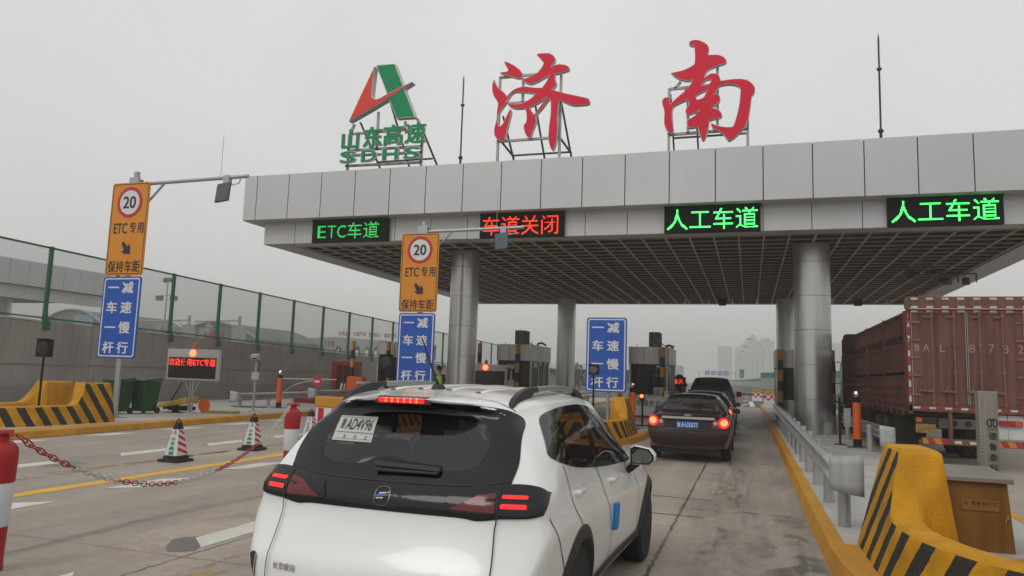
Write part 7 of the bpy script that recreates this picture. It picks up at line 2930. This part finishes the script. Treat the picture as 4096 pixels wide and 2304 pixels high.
tr('white_label', m_tape_w, lambda mb: (mb.box(4.32, 4.46, yr - .024, yr - .021, .56, .62), mb.box(4.62, 4.76, yr - .024, yr - .021, .56, .62)), bp_)
for x0, amb_left in ((3.55, True), (5.22, False)):
    lm = tr('tail_lamp', m_dirt if amb_left else m_tape_r, lambda mb: mb.box(x0, x0 + .44, yr + .02, yr + .10, .99, 1.11), bev=.01)
    xa = x0 + .03 if amb_left else x0 + .30
    tr('amber_indicator', M('amber_lens', (.50, .10, .01), .3), lambda mb: mb.box(xa, xa + .11, yr + .012, yr + .019, 1.0, 1.10), lm)
pl = tr('number_plate', M('dirty_yellow_plate', (.28, .19, .06), .7, 0, .3, 6, streak=.3), lambda mb: mb.box(3.57, 3.98, yr + .05, yr + .06, .76, .97), bev=.006)
Lt = Letters((0, yr + .047, 0), par=to)
Lt.put('L8732', 3.775, .83, .32, .10, off=0)
Lt.build('plate_lettering', M('faded_black', (.10, .07, .04), .8), pl)
tr('mud_flap', M('pale_mud_flap', (.58, .59, .58), .7, 0, .1, 2), lambda mb: (mb.box(5.10, 5.385, yr + .105, yr + .115, .70, 1.22), mb.box(5.40, 5.70, yr + .105, yr + .115, .70, 1.22)))
tr('mud_flap', m_dirt, lambda mb: (mb.box(3.55, 4.10, yr + 2.55, yr + 2.57, .25, 1.1),))
for y in (22.3, 23.65, 29.4, 32.3):
    for s in (-1, 1):
        for dx in ((0, .33) if y < 25 else (0,)):
            xw = 4.64 + s * (1.03 - dx)
            mb = MB(to)
            mb.lathe([(.28, -.14), (.46, -.14), (.50, -.11), (.50, .11), (.46, .14), (.28, .14)], (xw, y, .50), 30, axis='X')
            w_ = mb.build('wheel', m_dirt, TR, ang=40)
            mb = MB(to)
            mb.lathe([(.27, -.05), (.29, -.02), (.29, .02), (.27, .05)], (xw, y, .50), 24, axis='X')
            mb.lathe([(.10, -.12), (.12, .12)], (xw, y, .50), 16, axis='X')
            mb.build('rim', m_rust, w_)
# cab ahead of the box, mirrors on arms
m_cab = M('lorry_cab_red', (.16, .012, .014), .4, 0, .1, coat=.4)
tr('cab', m_cab, lambda mb: mb.hull8([(3.5, 31.5, .75), (5.78, 31.5, .75), (5.78, 33.5, .75), (3.5, 33.5, .75), (3.55, 31.5, 3.1), (5.73, 31.5, 3.1), (5.70, 33.15, 3.05), (3.58, 33.15, 3.05)]), bev=.1)
tr('cab_window', m_darkglass, lambda mb: (mb.hull8([(3.49, 32.0, 1.9), (3.50, 32.0, 1.9), (3.50, 33.2, 1.9), (3.49, 33.2, 1.9), (3.515, 32.0, 2.7), (3.525, 32.0, 2.7), (3.525, 33.0, 2.7), (3.515, 33.0, 2.7)])))
for s, x in ((-1, 3.5), (1, 5.78)):
    mr_ = tr('mirror', m_black, lambda mb: (mb.cbox((x + s * .28, 33.1, 2.38), (.26, .16, .50)), mb.cbox((x + s * .28, 33.1, 1.98), (.24, .16, .24))), bev=.04)
    tr('mirror_arm', m_black, lambda mb: (mb.tube([(x, 33.0, 2.72), (x + s * .28, 33.1, 2.70), (x + s * .28, 33.1, 1.86), (x, 33.0, 1.84)], .02, 8)), mr_)
# ---------------------------------------------------------------- bollards with chain, cones, cabinet, width post
m_bred = M('red_plastic', (0.36, 0.012, 0.016), 0.4, 0, 0.06)
m_btape = M('white_reflective_band', (0.56, 0.58, 0.60), 0.45, 0, 0.05)


def bollard(loc, label, tilt=0):
    e = empty('red_bollard', loc, label, 'bollard', 'red and white bollards with chain')
    mb = MB()
    mb.lathe([(.112, 0), (.108, .10), (.115, .36)], n=28)
    mb.build('lower_tube', m_bred, e)
    mb = MB()
    mb.lathe([(.117, .36), (.120, .37), (.128, .71), (.126, .715)], n=28)
    mb.build('white_band', m_btape, e)
    mb = MB()
    mb.lathe([(.126, .715), (.132, .73), (.138, .93), (.130, 1.0), (.095, 1.045), (.06, 1.065), (.055, 1.10), (.088, 1.125), (.080, 1.150), (.03, 1.158), (.003, 1.160)], n=28)
    mb.build('upper_tube', m_bred, e)
    mb = MB()
    for s in (-1, 1):
        mb.tube([(.04 * s, 0, 1.11), (.11 * s, 0, 1.13), (.12 * s, 0, 1.10)], .016, 8)
    mb.build('chain_lug', m_bred, e)
    return e


bollard((-6.02, 4.72, 0), 'red and white bollard with chain at the left edge of the photo')
bollard((-7.46, 11.05, 0), 'red and white bollard with chain left of the white car rear')

# chain: one object per coloured run, links alternate upright and flat
A, B = Vector((-5.93, 4.80, 1.10)), Vector((-7.46, 10.95, 1.10))
N = 74
sag = .78
pts = []
for i in range(N + 1):
    t = i / N
    p = A.lerp(B, t)
    p.z -= sag * (4 * t * (1 - t)) ** .92
    pts.append(p)
ch = empty('plastic_chain', A, 'red and white plastic chain sagging between the two bollards', 'chain')
runs = {}
for i in range(N):
    p, q = pts[i], pts[i + 1]
    d = (q - p).normalized()
    c = (p + q) / 2
    up = Vector((0, 0, 1)) if i % 2 else d.cross(Vector((0, 0, 1))).normalized()
    up = (up - d * up.dot(d)).normalized()
    L_ = (q - p).length * .80
    w_ = .025
    loop = []
    for k in range(12):
        a = 2 * pi * k / 12
        loop.append(c + d * (L_ * cos(a) * (1 if True else 0)) + up * (w_ * sin(a)))
    run = (0 if i < 9 else 1 if i < 18 else 2 if i < 32 else 3 if i < 44 else 4 if i < 60 else 5)
    mb = runs.setdefault(run, MB(A))
    mb.tube(loop + [loop[0], ], .0060, 6, caps=False)
for r, mb in runs.items():
    mb.build('red_run' if r % 2 == 0 else 'white_run', m_bred if r % 2 == 0 else m_whitebox, ch)


# cones with lettering
def cone_face(half0, half1, z0, z1, u, v, sidev, d=.004):
    """point on a sloped side of the square cone; u across (-1..1), v up (0..1); side faces the camera (-y) or right (+x)"""
    h = half0 + (half1 - half0) * v
    z = z0 + (z1 - z0) * v
    return (u * h, -h - d, z) if sidev == 0 else (h + d, u * h, z)


cn = empty('traffic_cone', (-9.90, 11.12, 0), 'white cone with red stripes and green lettering, nearest and leftmost of the row', 'cone', 'lettered cones along the closed lane', .0)
h0, h1, z0, z1 = .140, .064, .10, .58
mb = MB()
mb.hull8([(-.225, -.225, 0), (.225, -.225, 0), (.225, .225, 0), (-.225, .225, 0), (-.21, -.21, .055), (.21, -.21, .055), (.21, .21, .055), (-.21, .21, .055)])
mb.hull8([(-.165, -.165, .05), (.165, -.165, .05), (.165, .165, .05), (-.165, .165, .05), (-.145, -.145, .12), (.145, -.145, .12), (.145, .145, .12), (-.145, .145, .12)])
mb.build('rubber_base', m_rubber, cn, bev=.015)
mb = MB()
mb.hull8([(-h0, -h0, z0), (h0, -h0, z0), (h0, h0, z0), (-h0, h0, z0), (-h1, -h1, z1), (h1, -h1, z1), (h1, h1, z1), (-h1, h1, z1)])
sl = mb.build('white_sleeve', M('white_sleeve', (.60, .60, .61), .5, 0, .05), cn, bev=.008)
mb = MB()
mb.hull8([(-h1 - .004, -h1 - .004, z1), (h1 + .004, -h1 - .004, z1), (h1 + .004, h1 + .004, z1), (-h1 - .004, h1 + .004, z1), (-.045, -.045, .69), (.045, -.045, .69), (.045, .045, .69), (-.045, .045, .69)])
mb.tube([(-.035, 0, .67), (-.04, 0, .72), (0, 0, .76), (.04, 0, .72), (.035, 0, .67)], .014, 8)
mb.build('black_top', m_rubber, cn, bev=.008)
for sd in (1,):
    mb = MB()
    for k in range(4):
        v = .10 + .24 * k
        f = lambda u, w: cone_face(h0, h1, z0, z1, u, min(1, max(0, w)), sd)
        mb.poly([f(-.1 if sd == 0 else -.9, v + .14), f(.95, v - .04), f(.95, v + .07), f(-.1 if sd == 0 else -.9, v + .25)])
    mb.build('red_stripe', m_signred, sl, smooth=False)
Lt = Letters((0, 0, 0))
for k, c_ in enumerate('速高东山'):
    u0, v0 = -.02, .13 + .175 * k
    Lt.put(c_, 0, 0, 1, 1, off=.02, em=True, warp=lambda px, py, d: Vector(cone_face(h0, h1, z0, z1, u0 + px * .95, v0 + py * .14, 0, .006)))
Lt.build('lettering', m_logogreen, sl)
mb = MB()
f = lambda u, v: cone_face(h0, h1, z0, z1, u, v, 0, .006)
mb.poly([f(-.05, .98), f(-.55, .81), f(-.30, .81)])
mb.build('emblem_red', m_logored, sl, smooth=False)
mb = MB()
mb.poly([f(-.05, .98), f(.25, .98), f(.60, .81), f(.25, .81)])
mb.build('emblem_green', m_logogreen, sl, smooth=False)
copy_tree(cn, (-10.02, 13.45, 0), 'white cone with red stripes and green lettering, middle one of the row', .06)
copy_tree(cn, (-10.27, 16.0, 0), 'white cone with red stripes and green lettering, before the yellow-topped barrier board', -.08)

# brown steel cabinet and the inspection post behind it
cb = empty('steel_cabinet', (2.2, 8.66, .15), 'brown and yellow steel cabinet with a sloping lid behind the near striped nose', 'cabinet')
co2 = (2.2, 8.66, .15)
mb = MB(co2)
mb.hull8([(1.62, 8.62, .15), (2.47, 8.62, .15), (2.47, 9.2, .15), (1.62, 9.2, .15), (1.62, 8.62, .84), (2.42, 8.62, .84), (2.42, 9.2, .84), (1.62, 9.2, .84)])
mb.build('body', M('brown_yellow_paint', (0.215, 0.110, 0.020), .55, 0, .14, 2.0, streak=.3, fine=.08), cb, bev=.01)
mb = MB(co2)
mb.hull8([(1.58, 8.56, .845), (2.46, 8.56, .845), (2.46, 9.26, .845), (1.58, 9.26, .845), (1.58, 8.56, .89), (2.46, 8.56, .89), (2.42, 9.22, .95), (1.62, 9.22, .95)])
mb.build('lid', M('dull_lid', (.22, .20, .18), .5, .2, .15, 3), cb, bev=.006)
mb = MB(co2)
mb.box(2.01, 2.34, 8.608, 8.614, .565, .67)
pq = mb.build('maker_label', M('brown_label', (.25, .125, .04), .5), cb)
Lt = Letters((0, 8.606, 0), par=co2)
for k, c_ in enumerate('德鲁泰科技'): Lt.put(c_, 2.115 + .046 * k, .635, .04, .04, off=0, em=True)
Lt.put('CD', 2.048, .637, .035, .03, off=.01)
Lt.build('label_lettering', M('dark_print', (.05, .03, .015), .6), pq)
mb = MB(co2)
mb.tube([(2.40, 8.60, .50), (2.40, 8.60, .54)], .014, 10)
mb.tube([(2.395, 8.598, .50), (2.385, 8.598, .46)], .008, 8)
mb.build('lock', m_chrome, cb)
mb = MB(co2)
mb.box(1.6, 2.6, 8.45, 8.62, .15, .17)
mb.build('plinth', m_whitebox, cb)

dp = empty('inspection_post', (2.55, 9.75, .15), 'slim stainless post with a column of black characters behind the brown cabinet', 'post')
do = (2.55, 9.75, .15)
mb = MB(do)
mb.box(2.475, 2.665, 9.70, 9.86, .15, 1.745)
mb.build('column', M('dull_stainless', (.27, .25, .225), .45, .35, .10, 2, streak=.2), dp, bev=.008)
mb = MB(do)
mb.box(2.512, 2.518, 9.692, 9.699, .3, 1.70)
mb.box(2.526, 2.532, 9.692, 9.699, .3, 1.70)
for k in range(7): mb.cbox((2.492, 9.692, 1.26 - .035 * k), (.03, .012, .012))
mb.build('slot_trim', m_lightsteel, dp)
Lt = Letters((0, 9.697, 0), par=do)
for k, c_ in enumerate('德鲁泰科'): Lt.put(c_, 2.60, 1.245 - .118 * k, .080, .085, off=.012, em=True)
for k, c_ in enumerate('德鲁泰'): Lt.put(c_, 2.565 + .035 * k, 1.318, .026, .026, off=0, em=True)
Lt.build('lettering', m_signblk, dp)
mb = MB(do)
def arcpts(r0, a0, a1, n=8): return [(2.60 + r0 * cos(radians(a0 + (a1 - a0) * i / n)), 9.695, 1.39 + r0 * sin(radians(a0 + (a1 - a0) * i / n))) for i in range(n + 1)]
for q in (arcpts(.052, 110, 250), arcpts(.052, 70, -70), [(2.572, 9.695, 1.433), (2.628, 9.695, 1.433)], [(2.590, 9.695, 1.427), (2.590, 9.695, 1.350), (2.572, 9.695, 1.355)], [(2.610, 9.695, 1.427), (2.610, 9.695, 1.350), (2.628, 9.695, 1.355)]):
    mb.tube(q, .006, 6)
mb.build('emblem', m_signblk, dp)
# black pole with lamp beside the lorry
e = empty('stop_lamp', (2.35, 22.4, .15), 'thin black pole with a grey plate left of the orange gate post, beside the lorry', 'stop lamp')
mb = MB()
mb.tube([(0, 0, 0), (0, 0, 1.3)], .035)
mb.box(-.15, .15, -.1, .1, 0, .02)
mb.bar((-.15, 0, 1.18), (.25, 0, 1.1), .05)
mb.build('pole', m_black, e)
mb = MB()
mb.box(.1, .28, -.02, .0, .5, 1.0)
mb.build('plate', m_lightsteel, e)
# ---------------------------------------------------------------- the air
mb = MB()
mb.box(-1900, 1900, -300, 1900, -1.1, 75)
hz = mb.build('haze', m_black, smooth=False)
hz.data.materials.clear()
hm = bpy.data.materials.new('winter_haze')
hm.use_nodes = True
hn, hl = hm.node_tree.nodes, hm.node_tree.links
hn.remove(hn['Principled BSDF'])
pv = hn.new('ShaderNodeVolumePrincipled')
pv.inputs['Color'].default_value = (0.84, 0.84, 0.82, 1)
pv.inputs['Density'].default_value = 0.0016
pv.inputs['Anisotropy'].default_value = 0.0
hl.new(pv.outputs[0], hn['Material Output'].inputs['Volume'])
hz.data.materials.append(hm)
tag(hz, kind='stuff', label='even grey winter haze filling the air over the whole plaza')
